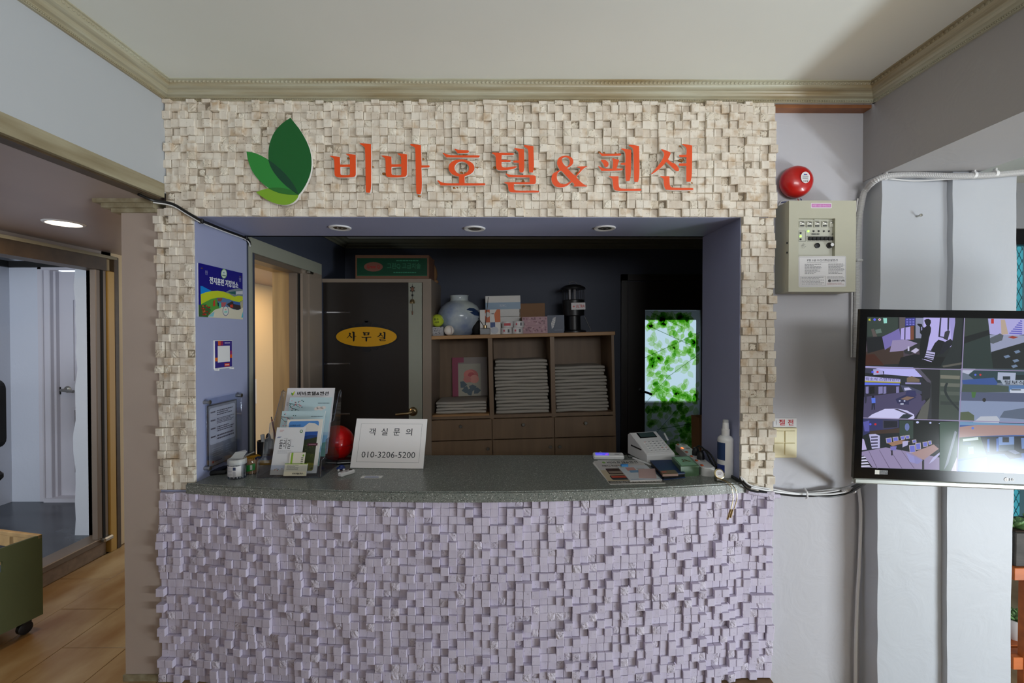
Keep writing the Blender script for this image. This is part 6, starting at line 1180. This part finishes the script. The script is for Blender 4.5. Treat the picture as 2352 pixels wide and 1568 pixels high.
# box on the partition
t = thing('toothbrush_box', 'long green carton with white lettering on top of the office partition', 'box', (-.82, PF + .2, 1.84)); MB().cbox(-.258, .258, -.19, .04, 0, .168, .003).build('carton', 'brown_box', t)
p = Print(); p.rect(-.245, .022, .245, .145, rgb(10, 62, 40)).rect(-.245, .022, .245, .028, rgb(20, 84, 56)).poly(ell(-.13, .085, .066, .033, 24), rgb(120, 76, 64)).text('Green Q', -.175, .070, -.085, .098, rgb(150, 30, 30), .02).text('그린Q 고급치솔', -.035, .068, .2, .112, rgb(44, 104, 76), .02).lines(.01, .038, .17, .052, 1, rgb(50, 120, 90), .6, 3).lines(.03, .122, .19, .134, 1, rgb(50, 120, 90), .6, 5)  # print colours darkened to carry the dim light above the partition
p.build('carton_print', 'print', t, (0, -.1905, 0), (1, 0, 0), (0, 0, 1))
t = thing('brown_sack', 'crumpled brown paper sack slumped beside the green carton', 'sack', (-.60, 1.62, 1.84)); MB().ball((0, 0, .08), .08, 14, 10, (.55, .9, 1)).ball((.02, .01, .02), .04, 12, 8, (.8, .9, .5)).build('sack_body', 'kraft', t, smooth=True); MB().tube([(0, 0, .15), (.01, 0, .19)], .012, 8).build('sack_neck', 'kraft', t, smooth=True)
# shelf unit (leans a touch, as the floor does)
SW, SD, SH = 1.315, .37, 1.442; sh = thing('shelf_unit', 'brown wooden shelf unit with three open bays over drawers', 'shelf unit', (-.541, 1.30, 0), (0, -.0245, .012)); SM = Matrix.Translation((-.541, 1.30, 0)) @ Euler((0, -.0245, .012)).to_matrix().to_4x4()
th_ = .018; MB().box(0, th_, 0, SD, 0, SH - .026).build('side_panel', 'shelf_wood', sh); MB().box(SW - th_, SW, 0, SD, 0, SH - .026).build('side_panel', 'shelf_wood', sh)
for x in (.424, .862): MB().box(x, x + .030, 0, SD - .004, 0, SH - .026).build('divider', 'shelf_wood', sh)
MB().cbox(-.008, SW + .008, -.012, SD, SH - .026, SH, .003).build('top_board', 'shelf_top', sh); MB().box(th_, SW - th_, SD - .006, SD, 0, SH - .026).build('back_board', 'shelf_wood', sh)
for (a, b_) in ((th_, .424), (.454, .862), (.892, SW - th_)): MB().box(a, b_, .002, SD - .006, .852, .874).build('shelf_board', 'shelf_wood', sh)
MB().box(th_ + .004, .42, -.004, SD - .01, .872, .884).build('loose_board', 'shelf_top', sh)
for i, (a, b_) in enumerate(((.004, .437), (.441, .875), (.879, SW - .004))):
    dr = MB().cbox(a, b_, -.018, -.0005, .706, .848, .002).build('drawer', 'shelf_wood', sh); xk = (a + b_) / 2; MB().lathe([(.006, 0), (.006, .012), (.013, .018), (.010, .024)], (xk, -.018, .806), 14, M=MX).build('knob', 'steel', dr, smooth=True)
    dr = MB().cbox(a, b_, -.018, -.0005, .06, .700, .002).build('cupboard_door', 'shelf_wood', sh); xk = b_ - .03 if i < 2 else a + .03; MB().lathe([(.006, 0), (.006, .012), (.013, .018), (.010, .024)], (xk, -.018, .645), 14, M=MX).build('knob', 'steel', dr, smooth=True)
def shp(x, y, z): return SM @ Vector((x, y, z))
ER = (0, -.0245, .012)
def st(name, label, cat, px, ly, z=SH, group=None, rz=0): return thing(name, label, cat, shp((px - 993) / 429 * SW, ly, z), (0, -.0245, .012 + rz), group)
# towels
def towel_mesh(w, d, h, seed):
    R = random.Random(seed); n = 16; m = 12; prof = []
    for j in range(m): a = PI / 2 + PI * j / (m - 1); prof.append((h / 2 + h / 2 * math.cos(a) * 1.0, h / 2 + h / 2 * math.sin(a)))
    prof += [(d, 0), (d, h)]; vs = []; fs = []; ph = R.random() * 6; am = R.uniform(.0006, .002); k = len(prof)
    for i in range(n + 1):
        u = i / n; e = min(u, 1 - u) * n
        for (y, z) in prof: vs.append(((u - .5) * w, y + .003 * math.sin(ph + u * 7) + (0.006 if e == 0 else 0), z * (.82 if e == 0 else 1) + am * math.sin(ph * 2 + u * 8)))
    for i in range(n):
        for j in range(k): fs.append((i * k + j, i * k + (j + 1) % k, (i + 1) * k + (j + 1) % k, (i + 1) * k + j))
    fs += [tuple(range(k)), tuple(n * k + j for j in range(k - 1, -1, -1))]
    me = bpy.data.meshes.new('towel'); me.from_pydata(vs, [], fs); me.materials.append(MATS['towel']); bm = bmesh.new(); bm.from_mesh(me); bmesh.ops.recalc_face_normals(bm, faces=bm.faces); bm.to_mesh(me); bm.free(); autosmooth(me, 1.0); return me
TM = [towel_mesh(.355, .27, .0232, k) for k in range(6)]; R = random.Random(12)
ORD = 'first second third fourth fifth sixth seventh eighth ninth tenth eleventh twelfth thirteenth fourteenth fifteenth'.split()
def stack(cx, z0, n, gap, depth, lab, top, grp, sx=1.0, taper=0):
    for i in range(n):
        o = link('folded_towel', R.choice(TM)); o.location = shp(cx + R.uniform(-.006, .006) - taper * i, depth + R.uniform(-.006, .006) + (.05 if i >= n - 3 and n > 8 else 0), z0 + i * gap + .0005); o.rotation_euler = (0, -.0245 + R.uniform(-.004, .004), .012 + R.uniform(-.02, .02)); o.scale = (sx, 1, gap / .0232 * .93)
        tag(o, top if i == n - 1 else 'white folded towel, %s from the bottom %s' % (ORD[i], lab), 'towel', grp)
stack(.222, .885, 4, .0215, .03, 'of the low stack under the rose album', 'topmost white towel of the low stack below the rose album', 'towels in the album bay')
stack(.655, .875, 16, .0238, .03, 'of the tallest stack', 'topmost white towel of the tallest stack in the middle bay', 'towels in the middle bay', 1.06)
stack(1.085, .875, 14, .0232, .03, 'of the stack nearest the leaf-patterned door', 'topmost white towel of the stack nearest the leaf-patterned door', 'towels in the bay by the glass door', 1.05, .0008)
# album with a rose
t = thing('rose_album', 'pink and grey album with a painted rose standing in the first bay', 'album', shp(.265, .31, .972), (-.10, -.0245, .012)); w, h = .27, .30
MB().cbox(-w / 2, w / 2, 0, .022, 0, h, .003).build('cover', 'paper_grey', t); p = Print(); p.rect(-w / 2, 0, w / 2, h, rgb(150, 140, 134)).rect(-w / 2, 0, -w / 2 + .045, h, rgb(150, 60, 90)).rect(-w / 2 + .045, .26, -w / 2 + .09, h, rgb(150, 60, 90)).rect(-w / 2 + .045, 0, w / 2 - .05, h * .83, rgb(176, 172, 156))
for (x, z, r_, c_) in ((.01, .155, .056, (206, 110, 106)), (-.005, .165, .042, (222, 130, 122)), (.012, .160, .026, (196, 84, 88)), (.035, .13, .036, (226, 150, 136)), (-.02, .13, .03, (214, 130, 122))): p.poly(ell(x, z, r_, r_ * .9, 18), rgb(*c_))
for (x, z, a_) in ((-.03, .05, .4), (.02, .06, -.5), (-.055, .09, 1.2), (0, .03, 0), (.05, .04, -.9)): p.poly([(x + .035 * math.cos(a_ + k) * (1 if k % 2 else .5), z + .028 * math.sin(a_ + k)) for k in range(6)], rgb(86, 104, 116))
p.build('album_print', 'print', t, (0, -.0006, 0), (1, 0, 0), (0, 0, 1), 5e-5)
# things on top of the shelf
t = st('patterned_box', 'small black and white patterned box under the yellow ball', 'box', 1012, .04); MB().cbox(-.050, .050, 0, .09, 0, .064, .002).build('box_body', 'paper_grey', t); p = Print(); R = random.Random(3); p.rect(-.05, 0, .05, .064, rgb(176, 174, 176))
for k in range(60): x, z = R.uniform(-.045, .045), R.uniform(.004, .06); p.poly([(x + R.uniform(-.006, .006), z + R.uniform(-.004, .004)) for _ in range(4)], R.choice((rgb(50, 48, 56), rgb(90, 88, 96))))
p.build('box_print', 'print', t, (0, -.0005, 0), (1, 0, 0), (0, 0, 1), 2e-5)
t = st('yellow_ball', 'lime yellow ball with black scribbles resting on the patterned box', 'ball', 1013, .085, SH + .0642); MB().ball((0, 0, .0455), .0455, 24, 16).build('felt', 'tennis', t, smooth=True); Print().text('꿈 드', -.018, .0, .016, .014, rgb(30, 40, 20), .02).text('시우', -.014, -.02, .018, -.006, rgb(30, 40, 20), .02).build('scribble_print', 'print', t, (0, -.047, .0455), (1, 0, 0), (0, 0, 1)); MB().tube([(.046 * math.cos(a), .046 * math.sin(a) * .3 - .03, .0455 + .035 * math.sin(a * 1.0)) for a in [i * PI / 8 for i in range(9)]], .0012, 4).build('seam', 'white_plastic', t)
t = st('baseball', 'small off-white ball with a stitched seam in front of the vase', 'ball', 1041, .05); MB().ball((0, 0, .0365), .0365, 22, 14).build('skin', 'swab', t, smooth=True); MB().tube([(.012 + .01 * math.cos(a), -.0365 + .012 * abs(math.sin(a)) ** 2, .0365 + .028 * math.sin(a)) for a in [-1.2 + i * .2 for i in range(13)]], .0012, 4).build('seam', 'dark_red', t)
t = st('fish_vase', 'big round white porcelain vase with blue painted fish', 'vase', 1062, .20); MB().lathe([(.075, 0), (.08, .004), (.11, .03), (.148, .08), (.165, .13), (.160, .17), (.135, .215), (.098, .243), (.070, .255), (.066, .268), (.068, .290), (.072, .296), (.066, .297), (.060, .285)], (0, 0, 0), 40).build('vase_body', 'porcelain', t, smooth=True)
VP_ = [(.075, 0), (.11, .03), (.148, .08), (.165, .13), (.160, .17), (.135, .215), (.098, .243)]
def vr(z):
    for (r0, z0), (r1, z1) in zip(VP_, VP_[1:]):
        if z0 <= z <= z1: return r0 + (r1 - r0) * (z - z0) / (z1 - z0)
    return VP_[-1][0]
for (a, z, s_) in ((-1.15, .165, 1), (-2.35, .12, -1)):
    oln = [(0, 0), (.03, .022), (.07, .03), (.11, .022), (.135, .006), (.17, .026), (.16, 0), (.172, -.02), (.135, -.004), (.1, -.02), (.06, -.026), (.025, -.016)]
    fb = MB(); n_ = len(oln); cc = (.075, .002); vs = []
    for k in range(4):
        for (u, v) in oln: f_ = (k + .02) / 3.02; uu, vv = cc[0] + (u - cc[0]) * f_, cc[1] + (v - cc[1]) * f_; zz = z + vv - .25 * (uu - .07) * s_ * s_; aa = a + s_ * uu / .16; rr = vr(zz) + .0012; vs.append((rr * math.cos(aa), rr * math.sin(aa), zz))
    fb.add(vs, [(k * n_ + i, k * n_ + (i + 1) % n_, (k + 1) * n_ + (i + 1) % n_, (k + 1) * n_ + i) for k in range(3) for i in range(n_)] + [tuple(range(n_))]).build('painted_fish', 'navy_book', t, smooth=True)
t = st('black_pouch', 'black rounded pouch between the vase and the reed diffuser', 'pouch', 1104, .14); MB().ball((0, 0, .055), .055, 16, 10, (.7, .6, 1)).build('pouch_body', 'black_matte', t, smooth=True); MB().tube([(-.02, 0, .10), (0, 0, .118), (.02, 0, .10)], .003, 6).build('strap', 'black_plastic', t)
t = st('reed_diffuser', 'glass reed diffuser with dark sticks and a copper collar', 'diffuser', 1125, .04); MB().cbox(-.038, .038, 0, .05, 0, .048, .006).build('glass_jar', 'acrylic_edge', t); MB().lathe([(.014, .046), (.014, .066), (.012, .068)], (0, .025, 0), 16).build('collar', 'brass', t, smooth=True)
for (x, y, z) in ((.028, .0, .27), (-.05, .02, .12)): MB().tube([(0, .025, .05), (x, .025 + y, z)], .0022, 6).build('reed', 'black_plastic', t)
t = st('bulb_box', 'white and orange light bulb box stacked on another', 'box', 1137, .08, SH + .088, 'bulb boxes'); MB().cbox(-.074, .074, 0, .08, 0, .092, .001).build('box_body', 'paper', t); Print().rect(-.036, .0, -.002, .092, rgb(206, 100, 50)).poly([(.035, 0), (.074, 0), (.074, .092), (.05, .092), (.03, .06)], rgb(214, 110, 50)).poly(ell(-.018, .056, .018, .02, 14), rgb(214, 208, 204)).poly([(0, .062), (.026, .066), (.026, .058)], rgb(90, 90, 90)).build('box_print', 'print', t, (0, -.0005, 0), (1, 0, 0), (0, 0, 1))
t = st('bulb_box', 'white and blue light bulb box underneath the orange one', 'box', 1137, .08, SH, 'bulb boxes'); MB().cbox(-.074, .074, 0, .08, 0, .0875, .001).build('box_body', 'paper', t); Print().rect(0, .05, .035, .087, rgb(60, 84, 140)).poly(ell(.03, .03, .028, .026, 14), rgb(200, 204, 212)).build('box_print', 'print', t, (0, -.0005, 0), (1, 0, 0), (0, 0, 1))
t = st('gift_box', 'tall white box with a pale blue band at the back of the shelf', 'box', 1168, .22); MB().cbox(-.132, .132, 0, .12, 0, .132, .002).build('lower_box', 'paper', t); MB().cbox(-.132, .132, 0, .12, .134, .29, .002).build('upper_box', 'paper', t); Print().rect(-.132, .188, .132, .240, rgb(150, 176, 200)).text('SK', -.028, .207, .028, .225, rgb(190, 200, 214), .02).build('box_print', 'print', t, (0, -.0006, 0), (1, 0, 0), (0, 0, 1))
for i, (px, z) in enumerate(((1175, 0), (1201, 0), (1178, .0455), (1204, .0455))):
    t = st('tape_roll', ('lower white tape roll nearer the bulb boxes', 'lower white tape roll nearer the pink boxes', 'upper white tape roll nearer the bulb boxes', 'upper white tape roll nearer the pink boxes')[i], 'tape roll', px, .06, SH + z, 'tape rolls on the shelf')
    MB().lathe([(.038, 0), (.039, .001), (.039, .044), (.038, .045), (.026, .045), (.026, 0)], (0, 0, 0), 26).build('tape', 'label_white', t, smooth=True); pq = Print(); (pq.rect(-.026, .014, .02, .032, rgb(196, 40, 50)) if i == 2 else pq.poly(ell(-.018, .024, .006, .008, 10), rgb(190, 60, 80)).rect(.008, .012, .020, .034, rgb(70, 70, 76))); pq.build('tape_print', 'print', t, (0, -.0405, 0), (1, 0, 0), (0, 0, 1))
t = st('brown_carton', 'plain brown carton behind the pink floral boxes', 'box', 1239, .22); MB().cbox(-.098, .098, 0, .12, 0, .228, .002).build('carton_body', 'cardboard', t); MB().box(-.098, .098, .055, .065, .2275, .2288).build('tape_strip', 'brown_box', t)
for i, z in enumerate((0, .0605)):
    t = st('floral_box', ('lower pink floral box in front of the brown carton', 'upper pink floral box in front of the brown carton')[i], 'box', 1242, .08, SH + z, 'pink floral boxes'); MB().cbox(-.091, .091, 0, .11, 0, .060, .002).build('box_body', 'pink_note', t); p = Print(); R = random.Random(i); p.rect(-.091, 0, .091, .06, rgb(176, 130, 140))
    for k in range(26): p.poly(ell(R.uniform(-.08, .08), R.uniform(.008, .052), .007, .006, 7), R.choice((rgb(140, 84, 100), rgb(196, 156, 160), rgb(120, 70, 86))))
    p.build('box_print', 'print', t, (0, -.0005, 0), (1, 0, 0), (0, 0, 1), 3e-5)
t = st('leaf_box', 'dark blue box with a white feather leaf beside the pink boxes', 'box', 1293, .12); MB().cbox(-.062, .062, 0, .08, 0, .130, .002).build('box_body', 'navy_book', t); p = Print(); p.rect(-.062, 0, .062, .13, rgb(40, 56, 84)).poly([(-.03, .03), (-.034, .07), (-.02, .11), (.0, .118), (-.004, .08), (-.018, .04)], rgb(206, 206, 206)).polys([[(-.03, .05 + k * .012), (-.004, .062 + k * .012), (-.004, .064 + k * .012), (-.03, .052 + k * .012)] for k in range(5)], rgb(60, 74, 100)).lines(-.01, .018, .05, .024, 1, rgb(120, 130, 150), .6, 3); p.build('box_print', 'print', t, (0, -.0005, 0), (1, 0, 0), (0, 0, 1), 4e-5)
t = st('insect_lamp', 'black caged electric insect lamp with a white and red label', 'insect lamp', 1338, .16); MB().lathe([(.09, 0), (.09, .012), (.06, .02)], (0, 0, 0), 28).build('base', 'black_plastic', t, smooth=True); MB().lathe([(.05, .02), (.05, .12), (.078, .125), (.082, .235), (.078, .24)], (0, 0, 0), 28).build('housing', 'black_plastic', t, smooth=True); MB().lathe([(.092, .318), (.09, .33), (.06, .348), (.02, .355)], (0, 0, 0), 28).build('cap', 'black_plastic', t, smooth=True)
for k in range(20): a = k * PI / 10; MB().tube([(.08 * math.cos(a), .08 * math.sin(a), .236), (.08 * math.cos(a), .08 * math.sin(a), .32)], .0018, 5).build('cage_bar', 'black_plastic', t)
for x in (-.025, .012): MB().tube([(x, 0, .24), (x, 0, .318)], .008, 10).build('tube_lamp', 'paper_grey', t, smooth=True)
MB().tube(spline([(-.03, 0, .35), (-.02, 0, .372), (.02, 0, .372), (.03, 0, .35)]), .003, 6).build('hanging_ring', 'black_plastic', t, smooth=True); MB().tube(spline([(.08, .0, .12), (.11, 0, .05), (.125, 0, .015), (.10, 0, .004)]), .003, 6).build('lead', 'cable_black', t, smooth=True)
Print().rect(-.028, .165, .074, .215, rgb(206, 200, 200)).poly(ell(-.010, .188, .007, .007, 8), rgb(196, 40, 40)).text('ULTRA', .006, .178, .07, .200, rgb(180, 40, 40), .03).build('label_print', 'print', t, (0, -.0835, 0), (1, 0, 0), (0, 0, 1))
# glass door with leaf film
d6 = struct(MB().box(.885, .935, OB - .03, OB, 0, 1.93).box(1.56, 1.61, OB - .03, OB, 0, 1.93).box(.885, 1.61, OB - .03, OB, 1.88, 1.93).build('door_6', 'door_brown'))
lf_ = MB(); lf_.box(.94, 1.075, OB - .02, OB + .02, .01, 1.875).box(1.52, 1.555, OB - .02, OB + .02, .01, 1.875).box(1.075, 1.52, OB - .02, OB + .02, 1.648, 1.875).box(1.075, 1.52, OB - .02, OB + .02, .01, .35); lf_.build('door_leaf', 'door_brown', d6)
p = Print(); R = random.Random(21); GX0, GX1, GZ0, GZ1 = 1.075, 1.52, .35, 1.648; p.rect(0, 0, GX1 - GX0, GZ1 - GZ0, rgb(236, 250, 246)); gw_, gh_ = GX1 - GX0, GZ1 - GZ0
def leafshape(u, v, L_, a, wd=.38):
    o = []
    for k in range(9): t_ = k / 8; o.append((t_ * L_, wd * L_ * math.sin(PI * t_) * .5 * (1.15 - .3 * t_)))
    o += [(x, -y) for x, y in reversed(o[1:-1])]; return [(u + x * math.cos(a) - y * math.sin(a), v + x * math.sin(a) + y * math.cos(a)) for x, y in o]
inb = lambda P: all(.002 < x < gw_ - .002 and .002 < y < gh_ - .002 for x, y in P)
greens = [(198, 234, 156), (186, 226, 140), (210, 238, 172), (176, 220, 140), (216, 242, 184)]
q2 = Print()
for layer, nL, (a0, a1) in ((0, 170, (.05, .08)), (1, 400, (.05, .075))):
    k = 0; tries = 0
    while k < nL and tries < 3000:
        tries += 1; u, v = R.uniform(0, gw_), R.uniform(0, gh_); cl_ = math.sin(u * 13 + v * 9) + math.sin(v * 17 - u * 7)
        if layer and cl_ < -.3: continue
        for j in range(R.choice((2, 3, 4))):
            P = leafshape(u, v, R.uniform(a0, a1), R.uniform(0, 6.28), .6)
            if inb(P): q2.poly(P, rgb(*R.choice(greens if layer else [(222, 240, 196), (214, 236, 186), (228, 242, 206)]))); k += 1
for (a, b_, c, d) in ((0, .92, .44, 1.12), (0, .55, .2, .78), (.2, .78, .44, .95), (.03, .25, .3, .55), (.02, 1.18, .36, 1.02), (.1, .35, .42, .40), (.05, 1.28, .3, 1.16)): q2.poly([(a + .001, b_), (a + .001, b_ - .005), (c, d), (c, d + .004)], rgb(110, 150, 90))
p.build('film_print', 'film', d6, (GX0, OB - .001, GZ0), (1, 0, 0), (0, 0, 1), 1e-5); q2.build('leaf_print', 'leaf_dye', d6, (GX0, OB - .003, GZ0), (1, 0, 0), (0, 0, 1), 1.2e-5)
MB().box(GX0, GX1, OB, OB + .006, GZ0, GZ1).build('window_pane', 'acrylic', d6)
MB().lathe([(.022, 0), (.022, .006), (.011, .01), (.011, .04)], (1.045, OB - .02, 1.01), 16, M=MX).tube(spline([(1.045, OB - .062, 1.01), (1.06, OB - .07, 1.005), (1.115, OB - .07, .985)]), .009, 8).build('door_handle', 'black_plastic', d6, smooth=True)
# stool and paper bag in the corner
t = thing('low_stool', 'low dark stool holding the paper bag in the office corner', 'stool', (1.37, 1.15, 0)); MB().cbox(-.17, .17, -.16, .16, .45, .48, .006).build('seat', 'door_brown', t)
for a in (-.14, .14):
    for b_ in (-.13, .13): MB().cbox(a - .014, a + .014, b_ - .014, b_ + .014, 0, .45, .003).build('leg', 'door_brown', t)
t = thing('paper_bag', 'brown paper carrier bag standing in the office corner', 'bag', (1.37, 1.15, .48)); b0, b1 = [(-.11, -.07), (.11, -.07), (.11, .07), (-.11, .07)], [(-.115, -.055), (.12, -.06), (.115, .06), (-.12, .065)]
MB().add([(x, y, 0) for x, y in b0] + [(x, y, .42) for x, y in b1], [(0, 1, 2, 3), (0, 1, 5, 4), (1, 2, 6, 5), (2, 3, 7, 6), (3, 0, 4, 7)]).build('bag_body', 'kraft', t); MB().tube(spline([(-.05, -.058, .42), (-.04, -.06, .47), (.04, -.06, .47), (.05, -.058, .42)]), .003, 6).build('bag_handle', 'kraft', t, smooth=True)
# framed notice in the hall, seen through the office doorway
q = at(575, 901, x=HX); t = thing('hall_notice', 'small white framed notice on the warm hall wall', 'notice', (HX, q.y, q.z)); MB().cbox(0, .010, -.10, .10, -.13, .13, .003).build('frame', 'white_plastic', t); MB().box(.0098, .0108, -.085, .085, -.115, .115).build('sheet', 'paper', t)
# ---------------------------------------------------------------- hall: green cart, chair in the side room
cx = at(99, 1410, y=.34); rot = -.22; t = thing('rolling_cart', 'olive green rolling crate on black casters on the hall floor', 'cart', (cx.x, .34, 0), (0, 0, rot)); CL, CW, z0, z1 = .52, .36, .072, .466
# local: +x side panel at x = 0, cart runs to -y and -x
def side(x): 
    s_ = MB(); y0, y1 = -CL, 0; hy0, hy1, hz0, hz1 = -.36, -.15, z1 - .11, z1 - .06
    for b_ in ((y0, hy0, z0, z1), (hy1, y1, z0, z1), (hy0, hy1, z0, hz0), (hy0, hy1, hz1, z1)): s_.box(x - .012, x, b_[0], b_[1], b_[2], b_[3])
    return s_
side(0).build('side_panel', 'green_cart', t); side(-CW + .012).build('side_panel', 'green_cart', t)
MB().box(-CW + .012, -.012, -CL, 0, z0, z0 + .012).build('bottom_board', 'wood_slat', t)
for (y0, y1) in ((-.014, -.002), (-CL + .002, -CL + .014)):
    for k in range(4): MB().cbox(-CW + .014, -.014, y0, y1, z0 + .02 + k * .10, z0 + .075 + k * .10, .002).build('end_slat', 'wood_slat', t)
    for x in (-CW + .03, -.05, -CW / 2): MB().cbox(x - .015, x + .015, y0 + .012 if y0 > -.1 else y1, y1 + .012 - .024 if y0 > -.1 else y1 + .01, z0 + .01, z1 - .02, .002).build('end_post', 'wood_slat', t)
MB().cbox(-CW + .012, -.0, -.018, .0, z1 - .018, z1 + .002, .002).build('top_rail', 'wood_slat', t)
for x in (-.04, -CW + .05):
    for y in (-.05, -CL + .06):
        cs_ = MB().cbox(x - .018, x + .018, y - .02, y + .02, .05, z0, .002).build('caster', 'black_plastic', t); MB().lathe([(.022, -.012), (.029, -.010), (.029, .010), (.022, .012)], (x, y, .0295), 20, M=Matrix.Rotation(PI / 2, 3, 'Y')).build('wheel', 'black_plastic', cs_, smooth=True)
q = at(2, 900, y=.95); t = thing('office_chair', 'black chair back just showing in the side room', 'chair', (q.x - .2, .95, .12)); MB().prism([(x, -.02, z) for x, z in rrect(-.21, .62, .21, 1.05, .06, 5)], (0, .04, 0)).build('backrest', 'black_plastic', t); MB().cbox(-.21, .21, -.42, .02, .42, .48, .02).build('seat', 'black_plastic', t); MB().box(-.03, .03, -.0, .05, .44, .70).build('back_post', 'black_plastic', t); MB().tube([(0, -.2, .05), (0, -.2, .43)], .025, 10).build('pedestal', 'black_plastic', t)
for k in range(5): a = k * 2 * PI / 5; MB().tube([(0, -.2, .06), (.24 * math.cos(a), -.2 + .24 * math.sin(a), .035)], .018, 8).ball((.24 * math.cos(a), -.2 + .24 * math.sin(a), .025), .025, 10, 6).build('leg', 'black_plastic', t)
# ---------------------------------------------------------------- plant stand beside the column
t = thing('plant_stand', 'orange-stained slatted wooden plant stand beside the white column', 'plant stand', (2.5, .12, 0))
for z in (.08, .46):
    for k in range(5): MB().cbox(-.36, .36, -.10 + k * .055, -.06 + k * .055, z - .018, z, .002).build('slat', 'stand_wood', t)
    MB().cbox(-.37, .37, -.125, -.102, z - .05, z + .002, .002).build('front_rail', 'stand_wood', t)
for x in (-.31, .345):
    for y in (-.115, .165): MB().cbox(x - .018, x + .018, y - .014, y + .014, -.08, .46, .002).build('leg', 'stand_wood', t)
def succulent(o, x, y, z, n, r, seed):
    R = random.Random(seed); b_ = MB()
    for k in range(n):
        a = k * 2.4; e = .25 + .9 * k / n; ln_ = r * (1 - .4 * k / n); c = Vector((x + math.cos(a) * ln_ * .5 * math.cos(e), y + math.sin(a) * ln_ * .5 * math.cos(e), z + ln_ * .5 * math.sin(e) + .004 * k / n)); b_.ball(c, ln_ * .5, 8, 6, (1, .45, .28), M=Matrix.Rotation(a, 3, 'Z') @ Matrix.Rotation(-e, 3, 'Y'))
    return b_
t = thing('wooden_planter', 'dark weathered trough planter with green succulents on the upper plant stand', 'planter', (2.42, .1, .46)); MB().cbox(-.27, .27, -.09, .08, 0, .145, .004).build('trough', 'planter', t); MB().box(-.26, .26, -.08, .07, .144, .149).build('soil', 'soil', t)
for k, x in enumerate((-.22, -.1, .04, .18)): succulent(t, x, -.04 + .02 * (k % 2), .148, 14, .07, k).build('rosette', 'succulent', t, smooth=True)
t = thing('white_plant_pot', 'white round pot with a pale succulent on the lower plant stand', 'plant pot', (2.285, .13, .08)); MB().lathe([(.035, 0), (.05, .02), (.065, .075), (.07, .098), (.062, .098), (.056, .07)], (0, 0, 0), 24).build('pot', 'white_plastic', t, smooth=True); MB().lathe([(.06, .082), (.02, .086)], (0, 0, 0), 16).build('soil', 'soil', t)
for k, (x, y) in enumerate(((-.02, -.02), (.025, 0), (-.01, .03))): succulent(t, x, y, .088, 12, .055, 9 + k).build('rosette', 'succulent', t, smooth=True)
